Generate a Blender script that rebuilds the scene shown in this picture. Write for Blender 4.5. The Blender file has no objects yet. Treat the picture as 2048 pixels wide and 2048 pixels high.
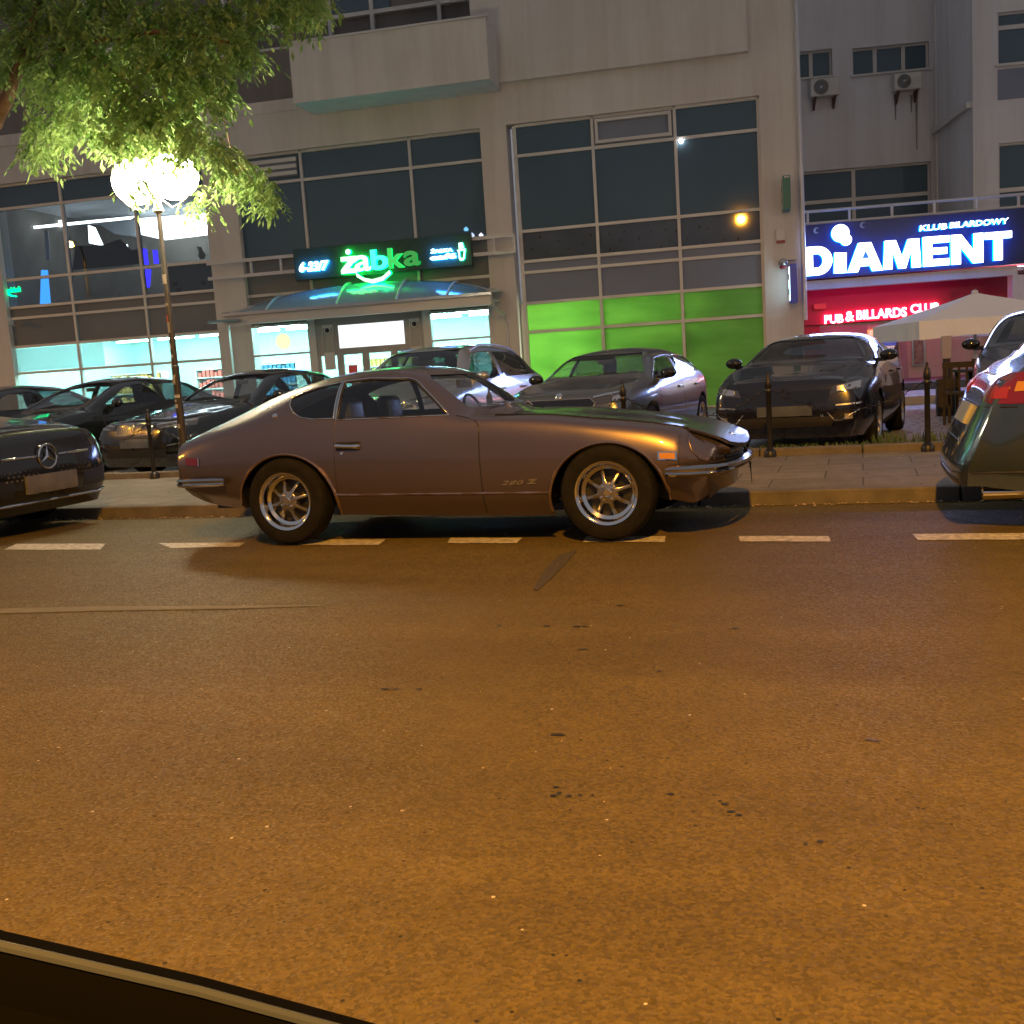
import bpy, bmesh, math, random
import numpy as np
from mathutils import Vector, Matrix
from mathutils.bvhtree import BVHTree
from mathutils.geometry import tessellate_polygon
random.seed(7); rng = np.random.default_rng(7)
S = bpy.context.scene
COL = S.collection
# ------------------------------------------------------------------ camera
CF, CH, CPITCH, CROLL, CYAW = 2097.26, 1.1264, 0.1339, -0.0657, 0.3267
_fw = np.array([-math.sin(CYAW)*math.cos(CPITCH), math.cos(CYAW)*math.cos(CPITCH), -math.sin(CPITCH)])
_rt0 = np.array([math.cos(CYAW), math.sin(CYAW), 0.]); _up0 = np.cross(_rt0, _fw)
_rt = _rt0*math.cos(CROLL)+_up0*math.sin(CROLL); _up = -_rt0*math.sin(CROLL)+_up0*math.cos(CROLL)
CPOS = np.array([0, 0, CH])
cd = bpy.data.cameras.new('camera'); cam = bpy.data.objects.new('camera', cd); COL.objects.link(cam)
m3 = Matrix(((_rt[0], _up[0], -_fw[0]), (_rt[1], _up[1], -_fw[1]), (_rt[2], _up[2], -_fw[2])))
cam.matrix_world = Matrix.Translation(CPOS) @ m3.to_4x4()
cd.sensor_width = 36; cd.lens = 36*CF/2048; cd.clip_start = 0.05; cd.clip_end = 600
S.camera = cam
# ------------------------------------------------------------------ night sky, exposure
w = bpy.data.worlds.new('World'); S.world = w; w.use_nodes = True
wn = w.node_tree; bg = wn.nodes['Background']
bg.inputs['Color'].default_value = (0.90, 0.90, 1.0, 1); bg.inputs['Strength'].default_value = 0.14
S.view_settings.view_transform = 'Standard'; S.view_settings.look = 'None'
S.view_settings.exposure = 0.70; S.view_settings.gamma = 1
S.cycles.use_denoising = True
S.cycles.max_bounces = 8; S.cycles.transparent_max_bounces = 24; S.cycles.glossy_bounces = 4
S.cycles.diffuse_bounces = 3; S.cycles.transmission_bounces = 6
S.cycles.sample_clamp_indirect = 4.0; S.cycles.blur_glossy = 0.5
SODIUM = (1.0, 0.42, 0.025); WARM = (1.0, 0.86, 0.60)

# ------------------------------------------------------------------ pixel <-> place helpers (photo pixels, 2048 wide)
def ray(x, y): return _fw*CF + _rt*(x-1024) - _up*(y-1024)
def gz(x, y, z=0.0):
    d = ray(x, y); return CPOS + d*((z-CH)/d[2])
def py(x, y, Y):
    d = ray(x, y); return CPOS + d*(Y/d[1])
class Plane:
    def __init__(s, Y0, yaw):
        s.o = np.array([0, Y0, 0.]); s.D = np.array([math.cos(yaw), math.sin(yaw), 0]); s.n = np.array([math.sin(yaw), -math.cos(yaw), 0]); s.yaw = yaw
    def P(s, u, z, d=0.): return s.o + s.D*u + s.n*d + np.array([0, 0, z])
    def uz(s, x, y, d=0.):
        r = ray(x, y); o = s.o + s.n*d; t = (s.n@(o-CPOS))/(s.n@r); p = CPOS + r*t - o
        return float(p@s.D), float(p[2])
    def u(s, x, y, d=0.): return s.uz(x, y, d)[0]
    def z(s, *pts, d=0.): return sum(s.uz(x, y, d)[1] for x, y in pts)/len(pts)

# ------------------------------------------------------------------ materials
def mat(name, col=(.5,.5,.5), rough=.5, metal=0., spec=.5, coat=0., emit=None, es=0., trans=0.):
    m = bpy.data.materials.new(name); m.use_nodes = True
    b = m.node_tree.nodes['Principled BSDF']
    b.inputs['Base Color'].default_value = (*col, 1); b.inputs['Roughness'].default_value = rough
    b.inputs['Metallic'].default_value = metal; b.inputs['Specular IOR Level'].default_value = spec
    b.inputs['Coat Weight'].default_value = coat; b.inputs['Coat Roughness'].default_value = .04
    if emit: b.inputs['Emission Color'].default_value = (*emit, 1); b.inputs['Emission Strength'].default_value = es
    if trans: b.inputs['Transmission Weight'].default_value = trans
    return m
def bsdf(m): return m.node_tree.nodes['Principled BSDF']
def node(m, t, **kw):
    n = m.node_tree.nodes.new(t)
    for k, v in kw.items():
        if k in n.inputs: n.inputs[k].default_value = v
        else: setattr(n, k, v)
    return n
def link(m, a, b): m.node_tree.links.new(a, b)
def mottle(m, c1, c2, scale=3., detail=6., rough_var=None, bump=0., bscale=60., coord='Object'):
    tc = node(m, 'ShaderNodeTexCoord'); n = node(m, 'ShaderNodeTexNoise', Scale=scale, Detail=detail, Roughness=.6)
    link(m, tc.outputs[coord], n.inputs['Vector'])
    r = node(m, 'ShaderNodeValToRGB'); r.color_ramp.elements[0].position = .32; r.color_ramp.elements[1].position = .68
    r.color_ramp.elements[0].color = (*c1, 1); r.color_ramp.elements[1].color = (*c2, 1)
    link(m, n.outputs['Fac'], r.inputs['Fac']); link(m, r.outputs['Color'], bsdf(m).inputs['Base Color'])
    if rough_var:
        mr = node(m, 'ShaderNodeMapRange'); mr.inputs['To Min'].default_value = rough_var[0]; mr.inputs['To Max'].default_value = rough_var[1]
        link(m, n.outputs['Fac'], mr.inputs['Value']); link(m, mr.outputs['Result'], bsdf(m).inputs['Roughness'])
    if bump:
        n2 = node(m, 'ShaderNodeTexNoise', Scale=bscale, Detail=8.); link(m, tc.outputs[coord], n2.inputs['Vector'])
        b = node(m, 'ShaderNodeBump', Strength=bump, Distance=.01); link(m, n2.outputs['Fac'], b.inputs['Height'])
        link(m, b.outputs['Normal'], bsdf(m).inputs['Normal'])
    return m
def glassmat(name, tint=(.5,.55,.55), rough=.0, refl=.9, ior=1.5):
    m = bpy.data.materials.new(name); m.use_nodes = True; nt = m.node_tree; nt.nodes.clear()
    o = nt.nodes.new('ShaderNodeOutputMaterial'); mx = nt.nodes.new('ShaderNodeMixShader')
    t = nt.nodes.new('ShaderNodeBsdfTransparent'); t.inputs[0].default_value = (*tint, 1)
    g = nt.nodes.new('ShaderNodeBsdfGlossy'); g.inputs['Roughness'].default_value = rough; g.inputs['Color'].default_value = (refl,)*3+(1,)
    lw = nt.nodes.new('ShaderNodeLayerWeight'); lw.inputs[0].default_value = .5
    pw_ = nt.nodes.new('ShaderNodeMath'); pw_.operation = 'POWER'; pw_.inputs[1].default_value = 4.; nt.links.new(lw.outputs['Facing'], pw_.inputs[0])
    f = nt.nodes.new('ShaderNodeMath'); f.operation = 'MULTIPLY_ADD'; f.inputs[1].default_value = .85; f.inputs[2].default_value = .075; nt.links.new(pw_.outputs[0], f.inputs[0])
    nt.links.new(f.outputs[0], mx.inputs[0]); nt.links.new(t.outputs[0], mx.inputs[1]); nt.links.new(g.outputs[0], mx.inputs[2]); nt.links.new(mx.outputs[0], o.inputs[0])
    return m
def emis(name, col, s):
    m = bpy.data.materials.new(name); m.use_nodes = True; nt = m.node_tree; nt.nodes.clear()
    o = nt.nodes.new('ShaderNodeOutputMaterial'); e = nt.nodes.new('ShaderNodeEmission'); e.inputs[0].default_value = (*col, 1); e.inputs[1].default_value = s
    nt.links.new(e.outputs[0], o.inputs[0]); return m
M = {}
M['black'] = mat('black', (.012,.012,.013), .45)
M['rubber'] = mottle(mat('rubber', rough=.75), (.006,.006,.006), (.012,.0115,.011), 18, rough_var=(.7,.9)); bsdf(M['rubber']).inputs['Specular IOR Level'].default_value=.15
M['blackgloss'] = mat('black_gloss', (.008,.008,.009), .12, coat=.6)
M['chrome'] = mat('chrome', (.75,.74,.72), .10, metal=1.)
M['alu'] = mat('alu', (.5,.5,.5), .3, metal=1.)
M['darkmetal'] = mat('dark_metal', (.05,.05,.052), .4, metal=.7)
M['plate'] = mottle(mat('plate', rough=.4), (.045,.06,.085), (.085,.10,.13), 5)
M['redlens'] = mat('red_lens', (.15,.005,.005), .12, coat=.8)
M['redlens2'] = mat('red_lens_bright', (.28,.02,.012), .15, coat=.8)
M['amber'] = mat('amber_lens', (.50,.23,.012), .25, coat=.5)
M['headglass'] = mat('head_glass', (.10,.10,.11), .08, metal=.6, coat=1.)
M['silverlens'] = mat('silver_lens', (.6,.6,.6), .12, metal=.9, coat=1.)
M['seat'] = mottle(mat('seat_leather', rough=.4), (.012,.012,.016), (.02,.02,.026), 9)
M['carglass'] = glassmat('car_glass', (.90,.93,.92), 0., .9)
M['carglass_dark'] = glassmat('car_glass_dark', (.30,.33,.34), 0., .9)

# ------------------------------------------------------------------ mesh helpers
def meshobj(name, verts, faces, m=None, parent=None, smooth=False, mats=None, fm=None):
    me = bpy.data.meshes.new(name); me.from_pydata([tuple(map(float, v)) for v in verts], [], [tuple(f) for f in faces]); me.update()
    return link_mesh(name, me, m, parent, smooth, mats, fm)
def link_mesh(name, me, m=None, parent=None, smooth=False, mats=None, fm=None):
    o = bpy.data.objects.new(name, me); COL.objects.link(o)
    if mats:
        for x in mats: me.materials.append(x)
        if fm is not None: me.polygons.foreach_set('material_index', fm)
    elif m: me.materials.append(m)
    if smooth:
        me.polygons.foreach_set('use_smooth', [True]*len(me.polygons))
        try: me.set_sharp_from_angle(angle=math.radians(smooth if smooth is not True else 38))
        except Exception: pass
    if parent: o.parent = parent
    return o
def empty(name, loc=(0,0,0), rz=0.):
    o = bpy.data.objects.new(name, None); COL.objects.link(o); o.location = loc; o.rotation_euler = (0,0,rz); o.empty_display_size = .2
    return o
def tag(o, label=None, cat=None, group=None, kind=None):
    if label: o['label'] = label
    if cat: o['category'] = cat
    if group: o['group'] = group
    if kind: o['kind'] = kind
    return o
class MB:
    """collects shapes into one mesh"""
    def __init__(s, bevel=0.): s.v = []; s.f = []; s.bevel = bevel
    def add(s, vs, fs):
        b = len(s.v); s.v += [tuple(map(float, v)) for v in vs]; s.f += [tuple(i+b for i in f) for f in fs]; return s
    def box(s, c0, c1, fn=None):
        x0,y0,z0 = c0; x1,y1,z1 = c1
        if x0>x1: x0,x1=x1,x0
        if y0>y1: y0,y1=y1,y0
        if z0>z1: z0,z1=z1,z0
        vs = [(x0,y0,z0),(x1,y0,z0),(x1,y1,z0),(x0,y1,z0),(x0,y0,z1),(x1,y0,z1),(x1,y1,z1),(x0,y1,z1)]
        if fn: vs = [fn(*v) for v in vs]
        return s.add(vs, [(0,3,2,1),(4,5,6,7),(0,1,5,4),(1,2,6,5),(2,3,7,6),(3,0,4,7)])
    def pbox(s, pl, u0, u1, z0, z1, d0, d1):
        return s.box((u0,-max(d0,d1),z0), (u1,-min(d0,d1),z1), lambda u,dd,z: pl.P(u,z,-dd))
    def tube(s, pts, r, n=8, cap=True):
        pts = [Vector(p) for p in pts]; rs = r if hasattr(r,'__len__') else [r]*len(pts); rings = []
        up = Vector((0,0,1)); prev = None
        for i,p in enumerate(pts):
            t = (pts[min(i+1,len(pts)-1)]-pts[max(i-1,0)]).normalized()
            if prev is None:
                a = t.orthogonal().normalized()
            else:
                a = prev - t*prev.dot(t)
                a = a.normalized() if a.length>1e-6 else t.orthogonal().normalized()
            prev = a; b = t.cross(a)
            rings.append([p+(a*math.cos(2*math.pi*k/n)+b*math.sin(2*math.pi*k/n))*rs[i] for k in range(n)])
        vs = [v for R in rings for v in R]; fs = []
        for i in range(len(pts)-1):
            for k in range(n): fs.append((i*n+k, i*n+(k+1)%n, (i+1)*n+(k+1)%n, (i+1)*n+k))
        if cap: fs += [tuple(reversed(range(n))), tuple(range((len(pts)-1)*n, len(pts)*n))]
        return s.add(vs, fs)
    def lathe(s, prof, n=24, c=(0,0,0), axis='z', closed=False):
        vs = []
        for k in range(n):
            a = 2*math.pi*k/n
            for r,h in prof:
                p = (r*math.cos(a), r*math.sin(a), h)
                if axis == 'y': p = (p[0], p[2], p[1])
                if axis == 'x': p = (p[2], p[0], p[1])
                vs.append((p[0]+c[0],p[1]+c[1],p[2]+c[2]))
        m = len(prof); fs = []
        for k in range(n):
            for i in range(m if closed else m-1):
                j=(i+1)%m; fs.append((k*m+i, k*m+j, ((k+1)%n)*m+j, ((k+1)%n)*m+i))
        return s.add(vs, fs)
    def sphere(s, c, r, nu=16, nv=10):
        rr = r if hasattr(r,'__len__') else (r,r,r); vs=[]; fs=[]
        for j in range(nv+1):
            th = math.pi*j/nv
            for i in range(nu):
                a=2*math.pi*i/nu; vs.append((c[0]+rr[0]*math.sin(th)*math.cos(a), c[1]+rr[1]*math.sin(th)*math.sin(a), c[2]+rr[2]*math.cos(th)))
        for j in range(nv):
            for i in range(nu): fs.append((j*nu+i,(j+1)*nu+i,(j+1)*nu+(i+1)%nu,j*nu+(i+1)%nu))
        return s.add(vs, fs)
    def prism(s, poly, h0, h1, fn):
        """poly 2d points, extruded from h0 to h1; fn(a,b,h)->xyz"""
        n=len(poly); vs=[fn(a,b,h0) for a,b in poly]+[fn(a,b,h1) for a,b in poly]
        fs=[tuple(range(n)),tuple(reversed(range(n,2*n)))]+[(i,i+n,(i+1)%n+n,(i+1)%n) for i in range(n)]
        return s.add(vs, fs)
    def build(s, name, m=None, parent=None, smooth=False, bevel=None, seg=2):
        bev = s.bevel if bevel is None else bevel
        me = bpy.data.meshes.new(name); me.from_pydata(s.v, [], s.f); me.update()
        bm = bmesh.new(); bm.from_mesh(me); bmesh.ops.remove_doubles(bm, verts=bm.verts, dist=1e-5)
        bmesh.ops.recalc_face_normals(bm, faces=bm.faces)
        if bev:
            es = [e for e in bm.edges if len(e.link_faces)==2 and e.calc_face_angle(0)>.6]
            try: bmesh.ops.bevel(bm, geom=es, offset=bev, segments=seg, affect='EDGES', profile=.5, clamp_overlap=True)
            except Exception: pass
        bm.to_mesh(me); bm.free()
        return link_mesh(name, me, m, parent, smooth)
def text_mesh(name, txt, size, m, extrude=.02, offset=0., parent=None, mw=None, align='LEFT', shear=0., spacing=1., sx=1.):
    cu = bpy.data.curves.new(name, 'FONT'); cu.body = txt; cu.size = size; cu.extrude = extrude; cu.offset = offset; cu.align_x = align; cu.shear = shear; cu.space_character = spacing
    cu.resolution_u = 4
    t = bpy.data.objects.new(name, cu); COL.objects.link(t)
    dg = bpy.context.evaluated_depsgraph_get(); dg.update()
    me = bpy.data.meshes.new_from_object(t.evaluated_get(dg)); bpy.data.objects.remove(t); bpy.data.curves.remove(cu)
    me.name = name; me.materials.clear()
    if sx != 1.: me.transform(Matrix.Diagonal((sx,1,1,1)))
    o = link_mesh(name, me, m, parent)
    if mw is not None: me.transform(mw); me.update()
    return o
def text_w(me): xs=[v.co.x for v in me.vertices]; return min(xs), max(xs)
def fit_text(name, txt, pl, u0, u1, z0, z1, d, m, extrude=.03, offset=0., parent=None, shear=0., mirror=False, spacing=1.):
    """text scaled to fill the box u0..u1, z0..z1 on a wall plane, standing d in front of it"""
    o = text_mesh(name, txt, 1., m, extrude, offset, parent, shear=shear, spacing=spacing); me = o.data
    co = np.array([v.co[:] for v in me.vertices]); mn, mx = co.min(0), co.max(0)
    for v in me.vertices:
        a = (v.co.x-mn[0])/(mx[0]-mn[0]); b = (v.co.y-mn[1])/(mx[1]-mn[1])
        if mirror: a = 1-a
        v.co = pl.P(u0+(u1-u0)*a, z0+(z1-z0)*b, d+v.co.z)
    me.update(); return o
def pchip(xs, ys, x):
    xs = np.asarray(xs,float); ys = np.asarray(ys,float); x = np.clip(np.asarray(x,float), xs[0], xs[-1])
    h = np.diff(xs); dl = np.diff(ys)/h; n = len(xs); d = np.zeros(n)
    for i in range(1,n-1):
        if dl[i-1]*dl[i] > 0:
            w1 = 2*h[i]+h[i-1]; w2 = h[i]+2*h[i-1]; d[i] = (w1+w2)/(w1/dl[i-1]+w2/dl[i])
    d[0] = dl[0]; d[-1] = dl[-1]
    i = np.clip(np.searchsorted(xs, x, side='right')-1, 0, n-2); t = (x-xs[i])/h[i]
    return ys[i]*(2*t**3-3*t**2+1)+h[i]*d[i]*(t**3-2*t**2+t)+ys[i+1]*(-2*t**3+3*t**2)+h[i]*d[i+1]*(t**3-t**2)

def streaks(m, amount=.13, sx=2.2, sz=.16):
    """rain streaks and grime running down a wall"""
    nt=m.node_tree; b=bsdf(m); src=b.inputs['Base Color'].links[0].from_socket
    tc=node(m,'ShaderNodeTexCoord'); mp=node(m,'ShaderNodeMapping'); mp.inputs['Scale'].default_value=(sx,sx,sz); link(m,tc.outputs['Object'],mp.inputs[0])
    n=node(m,'ShaderNodeTexNoise',Scale=1.,Detail=7.,Roughness=.7); link(m,mp.outputs[0],n.inputs['Vector']); r=node(m,'ShaderNodeValToRGB'); r.color_ramp.elements[0].position=.34; r.color_ramp.elements[1].position=.58
    k=1-amount; r.color_ramp.elements[0].color=(k,k*.98,k*.95,1); r.color_ramp.elements[1].color=(1,1,1,1); link(m,n.outputs['Fac'],r.inputs[0])
    x=node(m,'ShaderNodeMix'); x.data_type='RGBA'; x.blend_type='MULTIPLY'; x.inputs[0].default_value=1.; link(m,src,x.inputs[6]); link(m,r.outputs[0],x.inputs[7]); link(m,x.outputs[2],b.inputs['Base Color']); return m
# ------------------------------------------------------------------ car kit
# car space: x forward (nose at +x), y sideways, z up; side 0 = -y
def boolean(o, cutters, op='DIFFERENCE'):
    for c in cutters:
        for sol in ('EXACT', 'FAST'):
            md = o.modifiers.new('b', 'BOOLEAN'); md.operation = op; md.solver = sol; md.object = c
            dg = bpy.context.evaluated_depsgraph_get(); dg.update()
            me = bpy.data.meshes.new_from_object(o.evaluated_get(dg)); o.modifiers.clear()
            if len(me.polygons) > .6*len(o.data.polygons):
                old = o.data; o.data = me; bpy.data.meshes.remove(old); break
            bpy.data.meshes.remove(me)
    for c in cutters: d = c.data; bpy.data.objects.remove(c); bpy.data.meshes.remove(d)
def prism_x(poly, x0, x1):   # poly (y,z)
    return MB().prism(poly, x0, x1, lambda a,b,h: (h,a,b)).build('cut')
def prism_y(poly, y0, y1):   # poly (x,z)
    return MB().prism(poly, y0, y1, lambda a,b,h: (a,h,b)).build('cut')
def prism_z(poly, z0, z1):
    return MB().prism(poly, z0, z1, lambda a,b,h: (a,b,h)).build('cut')
def inside(poly, a, b):
    c = False; n = len(poly); j = n-1
    for i in range(n):
        (x1,y1),(x2,y2) = poly[i], poly[j]
        if (y1 > b) != (y2 > b) and a < (x2-x1)*(b-y1)/(y2-y1+1e-12)+x1: c = not c
        j = i
    return c
def grow(poly, k):
    cx = sum(p[0] for p in poly)/len(poly); cy = sum(p[1] for p in poly)/len(poly); out=[]
    for a,b in poly:
        l = math.hypot(a-cx,b-cy)+1e-9; out.append((a+(a-cx)/l*k*1.4, b+(b-cy)/l*k*1.4))
    return out
class Shell:
    """T: dict of tables name -> [(x, value)...] for y0 z0 .. y6 z6; ends closed by bulged caps"""
    def __init__(s, T, x0, x1, bulge=(.06,.06), nx=110, segs=(4,5,5,5,7,5,5), warp=None, pw=2.6, sharp=()):
        u = np.linspace(0,1,nx); xs = x0+(x1-x0)*(u - .06*np.sin(2*math.pi*u))
        P = {k: pchip([a for a,_ in v], [b for _,b in v], xs) for k,v in T.items()}
        npt = len(T)//2; cols = []
        half = []
        for i in range(len(xs)):
            y = np.array([P['y%d'%k][i] for k in range(npt)]); z = np.array([P['z%d'%k][i] for k in range(npt)])
            # full mirrored section for smooth crown
            Y = np.concatenate([-y, y[::-1][1:]]); Z = np.concatenate([z, z[::-1][1:]])
            d = np.concatenate([[0], np.cumsum(np.maximum(np.hypot(np.diff(Y), np.diff(Z)), 1e-3))])
            t = []
            sg = list(segs[:npt-1]) + list(segs[:npt-1])[::-1]
            for k,n_ in enumerate(sg): t += list(np.linspace(d[k], d[k+1], n_, endpoint=False))
            t.append(d[-1]); t = np.array(t)
            # centripetal-like tangents: catmull with monotone clamp on each coordinate
            half.append(np.stack([cr(d, Y, t), cr(d, Z, t)], 1))
        A = np.array(half); n, m = A.shape[:2]
        pts = np.concatenate([np.repeat(xs[:,None], m, 1)[:,:,None], A], 2)      # n,m,3
        # caps
        def cap(sec, x, sgn, b):
            zc = sec[:,2].min()*.85+sec[:,2].max()*.15; out = []
            for s_ in (.985,.95,.89,.8,.66,.5,.33,.16,.004):
                r = sec.copy(); r[:,1] *= s_; r[:,2] = np.where(r[:,2]>zc, zc+(r[:,2]-zc)*s_, r[:,2]+(zc-r[:,2])*0)
                r[:,0] = x+sgn*b*(1-s_**pw)**(1/pw); out.append(r)
            return out
        rear = cap(pts[0], x0, -1, bulge[0])[::-1]; front = cap(pts[-1], x1, 1, bulge[1])
        G = np.array(rear+list(pts)+front)
        if warp: G = warp(G)
        s.G = G; n, m = G.shape[:2]; s.n, s.m = n, m
        s.V = G.reshape(-1,3); s.F = [(i*m+j, i*m+j+1, (i+1)*m+j+1, (i+1)*m+j) for i in range(n-1) for j in range(m-1)]
        me = bpy.data.meshes.new('shell'); me.from_pydata(s.V.tolist(), [], s.F); me.update()
        c = s.V.mean(0); k=0
        for p in me.polygons: k += (1 if p.normal.dot(p.center-Vector(c))>0 else -1)
        if k < 0: s.F = [tuple(reversed(f)) for f in s.F]
        bpy.data.meshes.remove(me)
        me = bpy.data.meshes.new('shell'); me.from_pydata(s.V.tolist(), [], s.F); me.update()
        s.N = np.array([v.normal[:] for v in me.vertices]); s.me = me
        bm = bmesh.new(); bm.from_mesh(me); s.bvh = BVHTree.FromBMesh(bm); bm.free()
    def hit(s, face, a, b):
        if face == 'front': b += getattr(s, 'dz', 0.)
        o, d = {'front': ((9,a,b),(-1,0,0)), 'rear': ((-9,a,b),(1,0,0)), 'right': ((a,-9,b),(0,1,0)), 'left': ((a,9,b),(0,-1,0)), 'top': ((a,b,9),(0,0,-1))}[face]
        l, nrm, i, ds = s.bvh.ray_cast(Vector(o), Vector(d))
        if l is None:
            for da,db in ((0,.006),(0,-.006),(.006,0),(-.006,0),(0,.02),(0,-.02)):
                o2 = Vector(o); k = {'front':(0,da,db),'rear':(0,da,db),'right':(da,0,db),'left':(da,0,db),'top':(da,db,0)}[face]
                l, nrm, i, ds = s.bvh.ray_cast(o2+Vector(k), Vector(d))
                if l is not None: break
        if l is None: return None, None
        if nrm.dot(Vector(d)) > 0: nrm = -nrm
        return l, nrm
    def body(s, name, m, parent, cutters, thick=.014):
        o = meshobj(name, s.V, s.F, m)
        md = o.modifiers.new('s','SOLIDIFY'); md.thickness = thick; md.offset = -1
        dg = bpy.context.evaluated_depsgraph_get(); dg.update()
        me = bpy.data.meshes.new_from_object(o.evaluated_get(dg)); o.modifiers.clear(); o.data = me
        if cutters: boolean(o, cutters)
        me = o.data; me.name = name
        me.polygons.foreach_set('use_smooth', [True]*len(me.polygons)); me.set_sharp_from_angle(angle=math.radians(32))
        if not me.materials: me.materials.append(m)
        o.parent = parent; return o
    def glass(s, name, poly, face, rng_, m, parent, inset=.006, k=.045):
        """panes cut from the shell itself, a few mm inside it"""
        V = s.V - s.N*inset; C = np.array([s.V[list(f)].mean(0) for f in s.F]); g = grow(poly, k); fs = []
        for f,c in zip(s.F, C):
            a,b,h = {'x': (c[1],c[2],c[0]), 'y': (c[0],c[2],c[1]), 'z': (c[0],c[1],c[2])}[face]
            if rng_[0] < h < rng_[1] and inside(g, a, b): fs.append(f)
        used = sorted({i for f in fs for i in f}); mp = {i:k_ for k_,i in enumerate(used)}
        return meshobj(name, V[used], [tuple(mp[i] for i in f) for f in fs], m, parent, smooth=60)
    def patch(s, name, poly, face, m, parent=None, off=.004, thick=.010, step=.035, mb=None):
        bm = bmesh.new(); vs = [bm.verts.new((a,b,0)) for a,b in poly]; bm.faces.new(vs)
        for ax in (0,1):
            lo = min(p[ax] for p in poly); hi = max(p[ax] for p in poly); q = lo+step
            while q < hi-1e-4:
                no = (1,0,0) if ax==0 else (0,1,0); co = (q,0,0) if ax==0 else (0,q,0)
                bmesh.ops.bisect_plane(bm, geom=bm.verts[:]+bm.edges[:]+bm.faces[:], plane_co=co, plane_no=no); q += step
        O = {}; I = {}
        for v in bm.verts:
            l, nr = s.hit(face, v.co.x, v.co.y)
            if l is not None: O[v] = l+nr*off; I[v] = l-nr*thick
        vs = list(O); ix = {v:i for i,v in enumerate(vs)}; n = len(vs); fs = []; ed = {}
        for f in bm.faces:
            if all(v in ix for v in f.verts):
                t = [ix[v] for v in f.verts]; fs.append(tuple(t)); fs.append(tuple(i+n for i in reversed(t)))
                for i in range(len(t)):
                    k = (t[i], t[(i+1)%len(t)])
                    if (k[1],k[0]) in ed: del ed[(k[1],k[0])]
                    else: ed[k] = 1
        fs += [(p,p+n,q+n,q) for p,q in ed]
        V2 = [O[v] for v in vs]+[I[v] for v in vs]; bm.free()
        return MB().add(V2, fs).build(name, m, parent, smooth=40) if fs else None
    def near(s, l):
        r = s.bvh.find_nearest(l); return r[0]
    def nrm(s, l):
        r = s.bvh.find_nearest(l); n = r[1]
        c = Vector(s.V.mean(0))
        return n if n.dot(l-c) > 0 else -n
    def line(s, name, pts, face, m, parent, r=.003, off=.0, step=.04):
        """thin strip following the body surface"""
        P = []
        for i in range(len(pts)-1):
            (a0,b0),(a1,b1) = pts[i], pts[i+1]; n = max(1,int(math.hypot(a1-a0,b1-b0)/step))
            for k in range(n): P.append((a0+(a1-a0)*k/n, b0+(b1-b0)*k/n))
        P.append(pts[-1]); Q = []
        for a,b in P:
            l,nr = s.hit(face,a,b)
            if l is not None: Q.append(l+nr*off)
        mb = MB().tube(Q, r, 6); return mb.build(name, m, parent, smooth=60)
def cr(d, V, t):
    n = len(d); m = np.zeros(n)
    for i in range(1,n-1):
        a=(V[i]-V[i-1])/(d[i]-d[i-1]); b=(V[i+1]-V[i])/(d[i+1]-d[i]); m[i]=(a*(d[i+1]-d[i])+b*(d[i]-d[i-1]))/(d[i+1]-d[i-1])
        if a*b<=0: m[i]*=.5
        lim=2.2*min(abs(a),abs(b))+.15*max(abs(a),abs(b)); m[i]=max(-lim,min(lim,m[i]))
    m[0]=(V[1]-V[0])/(d[1]-d[0]); m[-1]=(V[-1]-V[-2])/(d[-1]-d[-2])
    i=np.clip(np.searchsorted(d,t,side='right')-1,0,n-2); h=d[i+1]-d[i]; u=(t-d[i])/h
    return V[i]*(2*u**3-3*u**2+1)+h*m[i]*(u**3-2*u**2+u)+V[i+1]*(-2*u**3+3*u**2)+h*m[i+1]*(u**3-u**2)
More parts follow.
